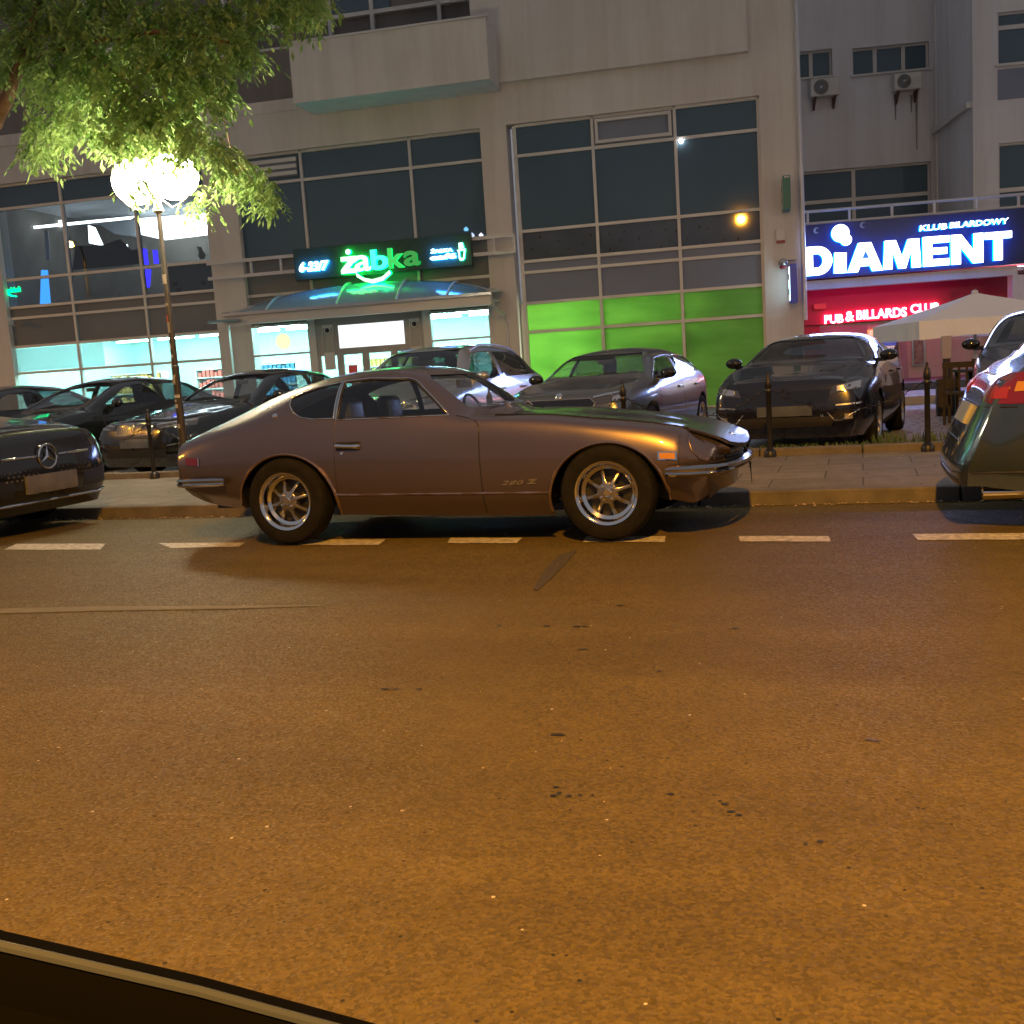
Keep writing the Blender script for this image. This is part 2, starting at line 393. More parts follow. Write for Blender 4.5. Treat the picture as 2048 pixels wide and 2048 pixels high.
def make_wheel(parent, x, y, R, width, rimR, style, sgn, rimmat, z=None, steer=0.):
    """sgn: -1 outer face towards -y"""
    e = empty('wheel', (x, y, R if z is None else z)); e.parent = parent; e.rotation_euler = (0,0,steer)
    w2 = width/2; b = .012
    prof = [(rimR-.005,-w2+.01),(rimR+.012,-w2),(R-.05,-w2-.006),(R-.018,-w2+.006),(R-.004,-w2+.028),(R,-w2*.5),(R,w2*.5),(R-.004,w2-.028),(R-.018,w2-.006),(R-.05,w2+.006),(rimR+.012,w2),(rimR-.005,w2-.01)]
    mb = MB().lathe(prof, 56, axis='y')
    mb.build('tyre', M['rubber'], e, smooth=30)
    o = sgn*w2
    def Y(d): return o - sgn*d     # d = depth inwards from the outer face
    r = MB()
    if style == 'minilite':
        r.lathe([(rimR+.006,Y(.004)),(rimR+.002,Y(-.006)),(rimR-.012,Y(-.004)),(rimR-.022,Y(.012)),(rimR-.028,Y(.055)),(rimR-.05,Y(.068)),(rimR-.055,Y(.10)),(rimR-.05,Y(width-.01))], 56, axis='y')
        r.build('rim', M['chrome'], e, smooth=50)
        s_ = MB()
        for k in range(8):
            a = 2*math.pi*k/8+.25; ca, sa = math.cos(a), math.sin(a)
            vs = []
            for rr, hw, dd in ((.05,.015,.028),(.10,.0095,.045),(rimR-.045,.012,.074)):
                for q in (-1,1):
                    for dp in (0,.022): vs.append((rr*ca-q*hw*sa*(1 if dp==0 else 1.25), Y(dd+dp), rr*sa+q*hw*ca*(1 if dp==0 else 1.25)))
            fs=[]
            for i in (0,4): fs += [(i,i+4,i+6,i+2),(i+1,i+3,i+7,i+5),(i,i+1,i+5,i+4),(i+2,i+6,i+7,i+3)]
            s_.add(vs, fs+[(0,2,3,1),(8,9,11,10)])
        s_.lathe([(0,Y(.03)),(.05,Y(.03)),(.068,Y(.036)),(.072,Y(.06)),(.072,Y(.09))], 24, axis='y')
        s_.build('spokes', M['gunmetal'], e, smooth=30, bevel=.004)
        h = MB().lathe([(0,Y(.018)),(.022,Y(.018)),(.028,Y(.024)),(.028,Y(.035))], 20, axis='y')
        for k in range(4):
            a = 2*math.pi*k/4+.65; h.lathe([(0,Y(.014)),(.009,Y(.016)),(.011,Y(.04))], 10, c=(.048*math.cos(a),0,.048*math.sin(a)), axis='y')
        h.build('hub_cap', M['chrome'], e, smooth=30)
        MB().lathe([(0,Y(.11)),(rimR-.05,Y(.11))], 32, axis='y').build('brake_disc', M['darkmetal'], e)
    else:
        r.lathe([(rimR+.006,Y(.0)),(rimR-.01,Y(-.003)),(rimR-.02,Y(.012)),(rimR-.028,Y(.05)),(rimR-.03,Y(width-.01))], 44, axis='y')
        n = int(style)
        for k in range(n):
            a = 2*math.pi*k/n; 
            for q in (-1,1):
                a2 = a+q*.14; ca, sa = math.cos(a2), math.sin(a2); ca0, sa0 = math.cos(a), math.sin(a)
                hw=.014; p=[]
                for (rr,c_,s__,dd) in ((.035,ca0,sa0,.022),(rimR-.02,ca,sa,.014)):
                    for qq in (-1,1):
                        for dp in (0,.025): p.append((rr*c_-qq*hw*s__, Y(dd+dp), rr*s__+qq*hw*c_))
                r.add(p, [(0,4,6,2),(1,3,7,5),(0,1,5,4),(2,6,7,3),(0,2,3,1),(4,5,7,6)])
        r.lathe([(0,Y(.01)),(.05,Y(.014)),(.06,Y(.04))], 20, axis='y')
        r.build('rim', rimmat, e, smooth=30)
        MB().lathe([(0,Y(.08)),(rimR-.03,Y(.08))], 32, axis='y').build('brake_disc', M['darkmetal'], e)
    return e
def seat_mesh(x, y, z, w=.50, h=.62, hr=True):
    mb = MB()
    mb.box((x-.25,y-w/2,z),(x+.27,y+w/2,z+.16))
    # reclined back
    def f(a,b,c): return (a-(c-z)*.28, b, c)
    mb.box((x-.27,y-w/2*.92,z+.1),(x-.13,y+w/2*.92,z+h), f)
    if hr: mb.box((x-.25,y-.11,z+h+.04),(x-.17,y+.11,z+h+.19), f)
    return mb
def arch_cut(x, z, R, y_in, y_out, sq=1.0, n=40):
    poly = [(x+R*math.cos(2*math.pi*k/n), z+R*sq*math.sin(2*math.pi*k/n)) for k in range(n)]
    return prism_y(poly, y_in, y_out)

def modern(name, label, paint, c, group=None):
    """c: measurements of a present-day car; returns its empty (origin on the ground under the front axle)"""
    L,W,H = c['L'],c['W'],c['H']; fo = c['fo']; wb = c['wb']; X = lambda s: fo - s        # s = distance behind the nose
    hf,hc,cs,at,ct,rg,rz,tz,bf,br,cl = (c[k] for k in ('hf','hc','cs','at','ct','rg','rz','tz','bf','br','cl'))
    def tb(rows): return sorted([(X(s_), v) for s_, v in rows])
    md = (at+ct)/2-.15
    ztop = [(0,hf-.045),(.08,hf-.012),(.3,hf+.015),(cs-.06,hc-.008),(cs,hc),(at-.12,hc+(H-.05-hc)*.88),(at,H-.05),(md,H),(ct,H-.055),(rg,rz),(L-.04,tz),(L,tz-.06)]
    if rg-ct < .55: ztop = [r for r in ztop]  
    bl = [(0,hf-.13),(.25,hf-.065),(cs,bf),(ct,br),(rg,min(br,rz-.03)),(L,tz-.09)]
    tp = [(0,.85),(.1,.91),(.35,.965),(.9,1),(L-.9,1),(L-.35,.965),(L-.08,.90),(L,.86)]
    h = W/2
    taper = lambda s_: float(pchip([a for a,_ in tp],[b for _,b in tp],s_))
    y4 = [(0,.70*h),(.4,.76*h),(cs,.83*h),(at,.64*h),(md,.645*h),(ct,.60*h),(rg,.70*h),(L,.72*h)]
    z4 = [(0,hf-.075),(.3,hf-.015),(cs-.06,hc-.035),(cs,bf+.035),(at,H-.115),(md,H-.075),(ct,H-.135),(rg,rz-.05),(L,tz-.08)]
    ss = np.linspace(0,L,60)
    P = lambda tbl: np.array([float(pchip([a for a,_ in tbl],[b for _,b in tbl],q)) for q in ss])
    zt, z4v, y4v, blv, tpv = P(ztop), P(z4), P(y4), P(bl), P(tp)
    rows = lambda v: sorted([(X(a), float(b)) for a,b in zip(ss, v)])
    clr = P([(0,cl+.02),(.5,cl),(L-.6,cl+.02),(L,cl+.10)])
    T = {'y0':rows(.90*h*tpv),'z0':rows(clr),'y1':rows(.975*h*tpv),'z1':rows(clr+.14),'y2':rows(h*tpv),'z2':rows(np.minimum(.62, blv-.12)),
         'y3':rows(.915*h*tpv),'z3':rows(blv),'y4':rows(np.minimum(y4v,.88*h*tpv)),'z4':rows(np.maximum(z4v,blv+.01)),
         'y5':rows(.58*np.minimum(y4v,.88*h*tpv)),'z5':rows(z4v+.78*(zt-z4v)),'y6':rows(0*zt),'z6':rows(zt)}
    lean = c.get('lean',.06); rl = c.get('rlean', .10)
    def warp(G):
        x = G[:,:,0]; z = G[:,:,2]
        kf = np.clip((x-X(.45))/.45,0,1.3); G[:,:,0] = x - kf*lean*np.clip(z-.55,0,1)*2 - kf*.10*np.clip(.38-z,0,1)*2
        x = G[:,:,0]; kr = np.clip((X(L-.3)-x)/.35,0,1.2); G[:,:,0] += kr*rl*np.clip(z-.6,-.2,1)*1.6
        return G
    s = Shell(T, X(L), X(0), c.get('bulge',(.09,.10)), nx=96, warp=warp, pw=c.get('pw',4.2))
    s.dz = c.get('dz', 0.); root = empty(name); tag(root, label, 'car', group)
    R = c.get('R',.335); 
    b0 = lambda q: float(pchip([a for a,_ in bl],[b for _,b in bl],q))
    sb = c.get('sb', (at+ct)/2+.02)
    side1 = [(X(cs+.20), b0(cs+.2)+.03),(X(at-.02), H-.165),(X(at+.3),H-.135),(X(sb-.05), H-.13),(X(sb-.05), b0(sb)+.025)]
    side2 = [(X(sb+.05), b0(sb)+.025),(X(sb+.05), H-.13),(X(ct-.1),H-.15),(X(ct+.02), H-.185)]
    tip = c.get('tip', (rg-.25, b0(rg-.3)+.09)); side2 += [(X(tip[0]),tip[1]),(X(tip[0]-.06), b0(tip[0])+.03)]
    wsb, wst = hc+.035, H-.085
    ws = [(-.74*h,wsb),(.74*h,wsb),(.545*h,wst),(-.545*h,wst)]
    rwb = rz+.04; rwt = H-.10
    rw = [(-.62*h,rwb),(.62*h,rwb),(.50*h,rwt),(-.50*h,rwt)]
    cut = []
    for ax in (0,-wb):
        for q in (-1,1): cut.append(arch_cut(ax, R, R+.045, q*(h-.30), q*(h+.3)))
    cut += [prism_y(side1,-h-.3,h+.3), prism_y(side2,-h-.3,h+.3), prism_x(ws, X(at+.22), X(cs-.12)), prism_x(rw, X(L+.1), X(ct-.02))]
    s.body('body', paint, root, cut)
    g = c.get('glass', M['carglass']); gr = c.get('glass_rear', M['carglass_dark'])
    s.glass('windscreen', ws, 'x', (X(at+.16),X(cs-.10)), g, root)
    s.glass('rear_window', rw, 'x', (X(L+.1),X(ct-.03)), gr, root)
    for q,nm in ((-1,'side_window'),(1,'side_window')):
        rr = (-9,-.2) if q<0 else (.2,9)
        s.glass(nm, side1, 'y', rr, g, root); s.glass(nm, side2, 'y', rr, gr, root)
    # sills, floor, cabin
    ub = MB(); ub.box((X(L-.22),-h*.80,cl+.03),(X(.25),h*.80,cl+.10)); ub.box((X(L-.35),-h+.32,cl+.1),(X(.35),h-.32,.52))
    ub.build('underbody', M['black'], root)
    ib = MB(); ib.box((X(cs+.28),-h*.78,.5),(X(cs-.02),h*.78,bf-.03)); 
    ib.build('dashboard', M['black'], root, bevel=.02)
    for q in (-1,1):
        seat_mesh(X(cs+1.15), q*.36, .34, .46, .50).build('seat', M['seat'], root, smooth=40, bevel=.035)
    bs = MB(); bs.box((X(sb+.95),-h*.7,.45),(X(sb+.75),h*.7,.86)); bs.build('rear_bench', M['seat'], root, smooth=40, bevel=.04)
    st = MB(); cx = X(cs+.62); ps=[(cx-.10*math.sin(a)*.4, .36+.18*math.cos(a), .88+.17*math.sin(a)) for a in np.linspace(0,2*math.pi,25)]
    st.tube(ps,.014,6,cap=False); st.build('steering_wheel', M['black'], root, smooth=60)
    # mirrors
    for q in (-1,1):
        mm = MB(); xm = X(cs+.42); zm = b0(cs+.4)+.085
        mm.sphere((xm, q*(h+.035), zm), (.07,.105,.068), 18, 12); mm.box((xm-.03,q*(h-.16),zm-.075),(xm+.03,q*(h+.01),zm-.03))
        mm.build('wing_mirror', c.get('mirrormat',paint), root, smooth=60)
        # inner rear-view face
    MB().box((X(at-.1)-.01,-.11,H-.21),(X(at-.1)+.02,.11,H-.15)).build('rear_view_mirror', M['black'], root, bevel=.01)
    # wheels
    for ax in (0,-wb):
        for q in (-1,1): make_wheel(root, ax, q*(h-.125), R, .215, R-.115, c.get('spokes','5'), q, c.get('rimmat',M['alu']), steer=c.get('steer',0) if ax==0 else 0)
    # panel gaps, waist trim, handles
    for q,f in ((-1,'right'),(1,'left')):
        for a in (X(cs+.18), X(sb), X(sb+.92)):
            s.line('panel_gap', [(a,cl+.2),(a+.0,b0(cs+.5)-.02)], f, M['black'], root, r=.0035, off=-.0015)
        if c.get('trim'):
            s.line('window_trim', [side1[0],side1[1],side1[2],side1[3],side2[2],side2[3],side2[4]], f, M['chrome'], root, r=.006, off=.0)
        for a in (X(sb-.16), X(sb+.72)):
            l,nr = s.hit(f, a, b0(sb)-.14)
            if l is not None:
                MB().box((l.x-.10,l.y-.012,l.z-.014),(l.x+.10,l.y+.03*q if q>0 else l.y-.03,l.z+.014)).build('door_handle', c.get('handlemat',paint), root, bevel=.008)
    s.line('bonnet_gap', [(X(.16),-.62*h),(X(cs-.1),-.80*h)], 'top', M['black'], root, r=.003, off=-.001)
    s.line('bonnet_gap', [(X(.16),.62*h),(X(cs-.1),.80*h)], 'top', M['black'], root, r=.003, off=-.001)
    return root, s, X, b0
def both(poly): return [poly, [(-a,b) for a,b in poly][::-1]]
# ------------------------------------------------------------------ ground, kerbs, pavement
def asphalt():
    m = mat('asphalt', (.06,.06,.06), .6, spec=.22)
    tc = node(m,'ShaderNodeTexCoord'); co = tc.outputs['Object']
    def noise(sc, det=4., rg=.6):
        n = node(m,'ShaderNodeTexNoise',Scale=sc,Detail=det,Roughness=rg); link(m,co,n.inputs['Vector']); return n.outputs['Fac']
    def ramp(f, a, b, ca, cb):
        r = node(m,'ShaderNodeValToRGB'); r.color_ramp.elements[0].position=a; r.color_ramp.elements[1].position=b
        r.color_ramp.elements[0].color=(*ca,1); r.color_ramp.elements[1].color=(*cb,1); link(m,f,r.inputs['Fac']); return r.outputs['Color']
    def mixc(fac, a, b, mode='MIX'):
        x = node(m,'ShaderNodeMix'); x.data_type='RGBA'; x.blend_type=mode
        if isinstance(fac,(int,float)): x.inputs[0].default_value=fac
        else: link(m,fac,x.inputs[0])
        link(m,a,x.inputs[6]); link(m,b,x.inputs[7]); return x.outputs[2]
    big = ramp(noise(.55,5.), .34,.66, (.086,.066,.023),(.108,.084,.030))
    mid = ramp(noise(7.,6.,.7), .35,.65, (.90,.90,.90),(1.06,1.06,1.06))
    c = mixc(1., big, mid, 'MULTIPLY')
    # aggregate stones
    v = node(m,'ShaderNodeTexVoronoi',Scale=110.); link(m,co,v.inputs['Vector'])
    sep = node(m,'ShaderNodeSeparateColor'); link(m,v.outputs['Color'],sep.inputs[0])
    st = ramp(sep.outputs[0], 0.,1., (.62,.62,.62),(1.5,1.47,1.4)); c = mixc(.75, c, mixc(1., c, st, 'MULTIPLY'))
    # rare pale chips with their sparkle painted in, and dark pits
    v2 = node(m,'ShaderNodeTexVoronoi',Scale=26.); link(m,co,v2.inputs['Vector']); s2 = node(m,'ShaderNodeSeparateColor'); link(m,v2.outputs['Color'],s2.inputs[0])
    chip = node(m,'ShaderNodeMath'); chip.operation='GREATER_THAN'; link(m,s2.outputs[1],chip.inputs[0]); chip.inputs[1].default_value=.975
    near_ = node(m,'ShaderNodeMath'); near_.operation='LESS_THAN'; link(m,v2.outputs['Distance'],near_.inputs[0]); near_.inputs[1].default_value=.13
    both_ = node(m,'ShaderNodeMath'); both_.operation='MULTIPLY'; link(m,chip.outputs[0],both_.inputs[0]); link(m,near_.outputs[0],both_.inputs[1])
    chipc = node(m,'ShaderNodeRGB'); chipc.outputs[0].default_value=(.45,.42,.36,1); c = mixc(both_.outputs[0], c, chipc.outputs[0])
    pit = node(m,'ShaderNodeMath'); pit.operation='LESS_THAN'; link(m,s2.outputs[1],pit.inputs[0]); pit.inputs[1].default_value=.13
    bp = node(m,'ShaderNodeMath'); bp.operation='MULTIPLY'; link(m,pit.outputs[0],bp.inputs[0]); link(m,near_.outputs[0],bp.inputs[1])
    pc = node(m,'ShaderNodeRGB'); pc.outputs[0].default_value=(.018,.017,.016,1); c = mixc(bp.outputs[0], c, pc.outputs[0])
    # longer stains and wheel-track wear: noise stretched along the street
    mp = node(m,'ShaderNodeMapping'); mp.inputs['Scale'].default_value=(.28,2.2,1); link(m,co,mp.inputs['Vector'])
    n3 = node(m,'ShaderNodeTexNoise',Scale=1.,Detail=5.,Roughness=.65); link(m,mp.outputs[0],n3.inputs['Vector'])
    tr = ramp(n3.outputs['Fac'], .36,.64, (.86,.86,.86),(1.05,1.05,1.05)); c = mixc(1., c, tr, 'MULTIPLY')
    link(m, c, bsdf(m).inputs['Base Color'])
    rr = node(m,'ShaderNodeMapRange'); rr.inputs['To Min'].default_value=.48; rr.inputs['To Max'].default_value=.85; link(m,sep.outputs[1],rr.inputs['Value']); link(m,rr.outputs[0],bsdf(m).inputs['Roughness'])
    b1 = node(m,'ShaderNodeBump',Strength=.5,Distance=.004); link(m,v.outputs['Distance'],b1.inputs['Height'])
    b2 = node(m,'ShaderNodeBump',Strength=.35,Distance=.006); link(m,noise(60.,7.,.7),b2.inputs['Height']); link(m,b1.outputs[0],b2.inputs['Normal']); link(m,b2.outputs[0],bsdf(m).inputs['Normal'])
    return m
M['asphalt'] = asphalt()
KY = 8.28; KT = .075          # kerb face and its top height
def rz(Y): return 0. if Y < 6.6 else -.04*min(1,(Y-6.6)/(KY-6.6))
ys = [-30,-12,-4,-1,1,3,5,6.6,7.4,KY+.02]; xs_ = [-70,-30,-12,0,12,40,90]
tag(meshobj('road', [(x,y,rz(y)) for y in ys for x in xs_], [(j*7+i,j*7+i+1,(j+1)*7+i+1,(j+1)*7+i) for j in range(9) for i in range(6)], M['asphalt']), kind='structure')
gm_ = mottle(mat('earth', rough=.9), (.04,.038,.035),(.06,.058,.05), 1.)
tag(meshobj('ground', [(-150,-150,-.35),(150,-150,-.35),(150,200,-.35),(-150,200,-.35)], [(0,1,2,3)], gm_), kind='structure')
M['roadpaint'] = mottle(mat('road_paint', rough=.6), (.20,.19,.17),(.60,.58,.53), 22, detail=8., bump=.4, bscale=90)
# worn white dashes: near edge and far edge ends in the photo
dashes = [((8,1100),(200,1100),(212,1088),(34,1088)),((340,1097),(478,1094),(490,1086),(318,1087)),((592,1091),(757,1091),(772,1079),(612,1079)),
          ((895,1087),(1034,1087),(1044,1076),(900,1076)),((1167,1085),(1330,1085),(1331,1073),(1172,1073)),((1480,1084),(1662,1084),(1657,1073),(1477,1073)),((1836,1081),(2075,1080),(2070,1067),(1825,1069))]
for d_ in dashes:
    a = [gz(x,y) for x,y in d_]
    n_ = 10; vs=[]; 
    for k in range(n_+1):
        t=k/n_; vs.append(a[0]+(a[1]-a[0])*t+np.array([0,random.uniform(-.006,.006),0])); vs.append(a[3]+(a[2]-a[3])*t+np.array([0,random.uniform(-.006,.006),0]))
    vs=[(v[0],v[1],rz(v[1])+.004) for v in vs]
    tag(meshobj('road_marking', vs, [(2*i,2*i+2,2*i+3,2*i+1) for i in range(n_)], M['roadpaint']), kind='structure')
# cracks and tar in the road surface
M['tar'] = mottle(mat('tar', rough=.5), (.012,.012,.012),(.022,.021,.02), 20)
M['oldpaint'] = mottle(mat('old_seam', rough=.75), (.115,.10,.06),(.16,.14,.085), 12)
def decal(name, px, m, z=.004, closed=True):
    P=[gz(x,y) for x,y in px]; return tag(meshobj(name,[(p[0],p[1],rz(p[1])+z) for p in P],[tuple(range(len(P)))],m),kind='structure')
M['patch'] = mottle(mat('repaired_asphalt', rough=.7), (.048,.042,.030),(.068,.058,.036), 30, bump=.5, bscale=200)
decal('road_patch', [(1118,1112),(1150,1100),(1152,1104),(1130,1130),(1105,1155),(1075,1182),(1066,1180),(1090,1140)], M['patch'])
decal('road_seam', [(-40,1219),(200,1214),(460,1213),(640,1211),(640,1213),(460,1219),(200,1223),(-40,1229)], M['oldpaint'])
def stain(x, y, L, Wd, seed):
    r = random.Random(seed); n=14; P=[]
    for k in range(n):
        a=2*math.pi*k/n; q=.6+.5*r.random(); P.append((x+L*q*math.cos(a), y+Wd*q*math.sin(a)))
    decal('tar_spot', P, M['tar'])
for i,(x,y,L,Wd) in enumerate([(770,1379,10,1.6),(792,1379,9,1.2),(838,1379,8,1.3),(998,1252,7,1.1),(1095,1253,9,1.2),(1160,1254,20,1.0),(1115,1471,16,2.4),(1165,1300,14,1.0),(1108,1593,10,2.6),(1118,1588,7,1.8),(1138,1594,7,1.8),(1160,1592,5,1.6),(1185,1592,5,1.6),(1112,1576,8,1.8),(1342,1590,9,2.2),(1450,1610,8,2.4),(1462,1625,12,2.2),(1478,1632,9,1.8),(1440,1604,5,1.4),(1735,1482,8,1.4),(1752,1483,14,1.0),(1318,1344,6,1.2),(1240,1212,10,1.0),(720,1212,9,1.3),(1470,1258,12,1.0),(1640,1685,8,2.4),(1612,1690,6,1.6)]): stain(x,y,L,Wd,i)
# kerb stones, one by one
M['kerb'] = mottle(mat('kerb_stone', rough=.85), (.085,.078,.072),(.15,.135,.125), 4, detail=9., bump=.3, bscale=50)
k0 = -19.0
while k0 < 16:
    L_ = 1.92 if k0 > -8 else 1.0
    kb = MB().box((k0+.008,KY,-.2),(k0+L_-.008,KY+.16,KT+random.uniform(-.003,.003))).build('kerb_stone', M['kerb'], bevel=.014)
    tag(kb, kind='structure'); k0 += L_
# pavement slabs
def slabs():
    m = mat('paving', (.2,.2,.2), .8); tc = node(m,'ShaderNodeTexCoord'); mp=node(m,'ShaderNodeMapping'); link(m,tc.outputs['Object'],mp.inputs['Vector'])
    br = node(m,'ShaderNodeTexBrick'); link(m,mp.outputs[0],br.inputs['Vector']); br.inputs['Scale'].default_value=1.; br.inputs['Brick Width'].default_value=.72; br.inputs['Row Height'].default_value=.50
    br.inputs['Mortar Size'].default_value=.008; br.inputs['Mortar Smooth'].default_value=.4; br.inputs['Color1'].default_value=(.15,.135,.12,1); br.inputs['Color2'].default_value=(.20,.18,.16,1); br.inputs['Mortar'].default_value=(.06,.055,.05,1); br.offset=.42
    n = node(m,'ShaderNodeTexNoise',Scale=6.,Detail=9.,Roughness=.7); link(m,tc.outputs['Object'],n.inputs['Vector'])
    r = node(m,'ShaderNodeValToRGB'); r.color_ramp.elements[0].position=.3; r.color_ramp.elements[1].position=.7; r.color_ramp.elements[0].color=(.62,.62,.62,1); r.color_ramp.elements[1].color=(1.1,1.1,1.1,1); link(m,n.outputs['Fac'],r.inputs[0])
    x = node(m,'ShaderNodeMix'); x.data_type='RGBA'; x.blend_type='MULTIPLY'; x.inputs[0].default_value=1.; link(m,br.outputs['Color'],x.inputs[6]); link(m,r.outputs[0],x.inputs[7]); link(m,x.outputs[2],bsdf(m).inputs['Base Color'])
    b = node(m,'ShaderNodeBump',Strength=.6,Distance=.006); b.invert=True; link(m,br.outputs['Fac'],b.inputs['Height']); b2=node(m,'ShaderNodeBump',Strength=.4,Distance=.006); link(m,n.outputs['Fac'],b2.inputs['Height']); link(m,b.outputs[0],b2.inputs['Normal']); link(m,b2.outputs[0],bsdf(m).inputs['Normal'])
    return m
M['paving'] = slabs()
BK = 10.95       # back kerb
tag(meshobj('pavement', [(-70,KY+.155,KT-.004),(90,KY+.155,KT-.004),(90,BK,.09),(-70,BK,.09)], [(0,1,2,3)], M['paving']), kind='structure')
M['kerb2'] = mottle(mat('back_kerb_stone', rough=.85), (.09,.08,.07),(.16,.145,.13), 5, detail=9., bump=.3, bscale=50)
k0 = -20.
while k0 < 14:
    tag(MB().box((k0+.006,BK,-.2),(k0+.994,BK+.14,.165+random.uniform(-.006,.006))).build('back_kerb_stone', M['kerb2'], bevel=.012), kind='structure'); k0 += 1.
def cobbles():
    m = mat('cobbles', (.2,.2,.2), .6); tc=node(m,'ShaderNodeTexCoord'); v=node(m,'ShaderNodeTexVoronoi',Scale=6.5); v.feature='DISTANCE_TO_EDGE'; link(m,tc.outputs['Object'],v.inputs['Vector'])
    r=node(m,'ShaderNodeValToRGB'); r.color_ramp.elements[0].position=.02; r.color_ramp.elements[1].position=.10; r.color_ramp.elements[0].color=(.05,.05,.05,1); r.color_ramp.elements[1].color=(.30,.29,.28,1); link(m,v.outputs['Distance'],r.inputs[0]); link(m,r.outputs[0],bsdf(m).inputs['Base Color'])
    b=node(m,'ShaderNodeBump',Strength=.8,Distance=.02); link(m,r.outputs[0],b.inputs['Height']); link(m,b.outputs[0],bsdf(m).inputs['Normal']); return m
M['cobble'] = cobbles()
PZ = -.04
tag(meshobj('parking_ground', [(-70,BK+.13,PZ),(90,BK+.13,PZ),(90,60,PZ),(-70,60,PZ)], [(0,1,2,3)], M['cobble']), kind='structure')
# earth strip with weeds behind the kerb at the right
M['soil'] = mottle(mat('soil', rough=.95), (.03,.027,.02),(.06,.05,.035), 20)
tag(MB().box((-2.2,BK+.14,PZ-.05),(9,BK+.40,.12)).build('verge', M['soil']), kind='structure')
M['grass'] = mat('grass', (.05,.09,.02), .6)
mb = MB()
for i in range(1300):
    x = random.triangular(-2.0,3.2,.9) if i%3 else random.uniform(-2.1,8.8); y = BK+.16+random.random()**1.3*.36; h_ = random.uniform(.02,.06)*(2.6 if .1<x<1.4 else 1); a=random.uniform(0,6.28); l_=random.uniform(.0,.06); wd=.005
    b_=(x,y,.13); c_=Vector((math.cos(a),math.sin(a),0))
    mb.add([(x-wd*c_.y,y+wd*c_.x,.11),(x+wd*c_.y,y-wd*c_.x,.11),(x+c_.x*l_*.4+wd*.6,y+c_.y*l_*.4,.13+h_*.6),(x+c_.x*l_,y+c_.y*l_,.13+h_)],[(0,1,2),(0,2,3)])
me=bpy.data.meshes.new('grass'); me.from_pydata(mb.v,[],mb.f); tag(link_mesh('grass',me,M['grass']), 'weeds and grass tufts along the back kerb at the right', 'grass', kind='stuff')
# litter: leaves and grit along the gutter and road
M['litter'] = mottle(mat('dry_leaf', rough=.7), (.22,.15,.08),(.45,.36,.22), 30)
mb = MB()
for i in range(1500):
    if i < 1100: x = random.uniform(-9,4.5); y = KY-.02-abs(random.gauss(0,.05)); sc=random.uniform(.006,.02); 
    elif i < 1220: x = random.uniform(-8,4); y = random.uniform(KY+.2,BK); sc=random.uniform(.006,.02)
    else: x = random.uniform(-7,5); y = random.uniform(2.2,8); sc=random.uniform(.002,.007)
    z = (rz(y) if y<KY else .085)+.006; a=random.uniform(0,6.28)
    u_=Vector((math.cos(a),math.sin(a),random.uniform(-.3,.3)))*sc; v_=Vector((-math.sin(a),math.cos(a),random.uniform(-.2,.5)))*sc*.55; c_=Vector((x,y,z+sc*.3))
    mb.add([c_-u_,c_+v_,c_+u_*1.1,c_-v_],[(0,1,2,3)])
me=bpy.data.meshes.new('leaf_litter'); me.from_pydata(mb.v,[],mb.f); tag(link_mesh('leaf_litter',me,M['litter']), 'dry leaves and grit lying along the gutter and over the road', 'litter', kind='stuff')

# ------------------------------------------------------------------ street lamps (sodium) across the street, behind the camera
M['lampbody'] = mat('lamp_body', (.08,.08,.085), .5, metal=.5)
M['sodium'] = emis('sodium_lens', (1,.55,.18), 130.)
def sodium_lamp(x, y, h, label, power):
    e = empty('street_lamp', (x,y,0)); tag(e, label, 'street lamp', 'tall orange street lamps across the road')
    MB().tube([(0,0,0),(0,0,1.2),(0,0,h-.8),(0,.25,h-.15),(0,1.1,h)],[.11,.08,.055,.05,.04],12).build('pole', M['lampbody'], e, smooth=40)
    MB().box((-.16,.9,h-.05),(.16,1.75,h+.10)).build('lamp_head', M['lampbody'], e, bevel=.04)
    MB().sphere((0,1.35,h-.06),(.10,.2,.06)).build('lamp_lens', M['sodium'], e, smooth=True)
    ld = bpy.data.lights.new('sodium_light','SPOT'); ld.energy=power; ld.color=SODIUM; ld.shadow_soft_size=.18; ld.spot_size=math.radians(165); ld.spot_blend=.6
    lo = bpy.data.objects.new('sodium_light', ld); COL.objects.link(lo); lo.parent=e; lo.location=(0,1.35,h-.20)
    lo.rotation_euler=(math.radians(12),0,0)
    return e
sodium_lamp(.68,-3.35,7.8,'orange street lamp on a tall pole just behind the viewer',5300)
sodium_lamp(-33.2,-3.35,9.2,'orange street lamp on a tall pole far down the road to the left',6500)
sodium_lamp(33,-3.35,8.6,'orange street lamp on a tall pole far up the road to the right',5500)

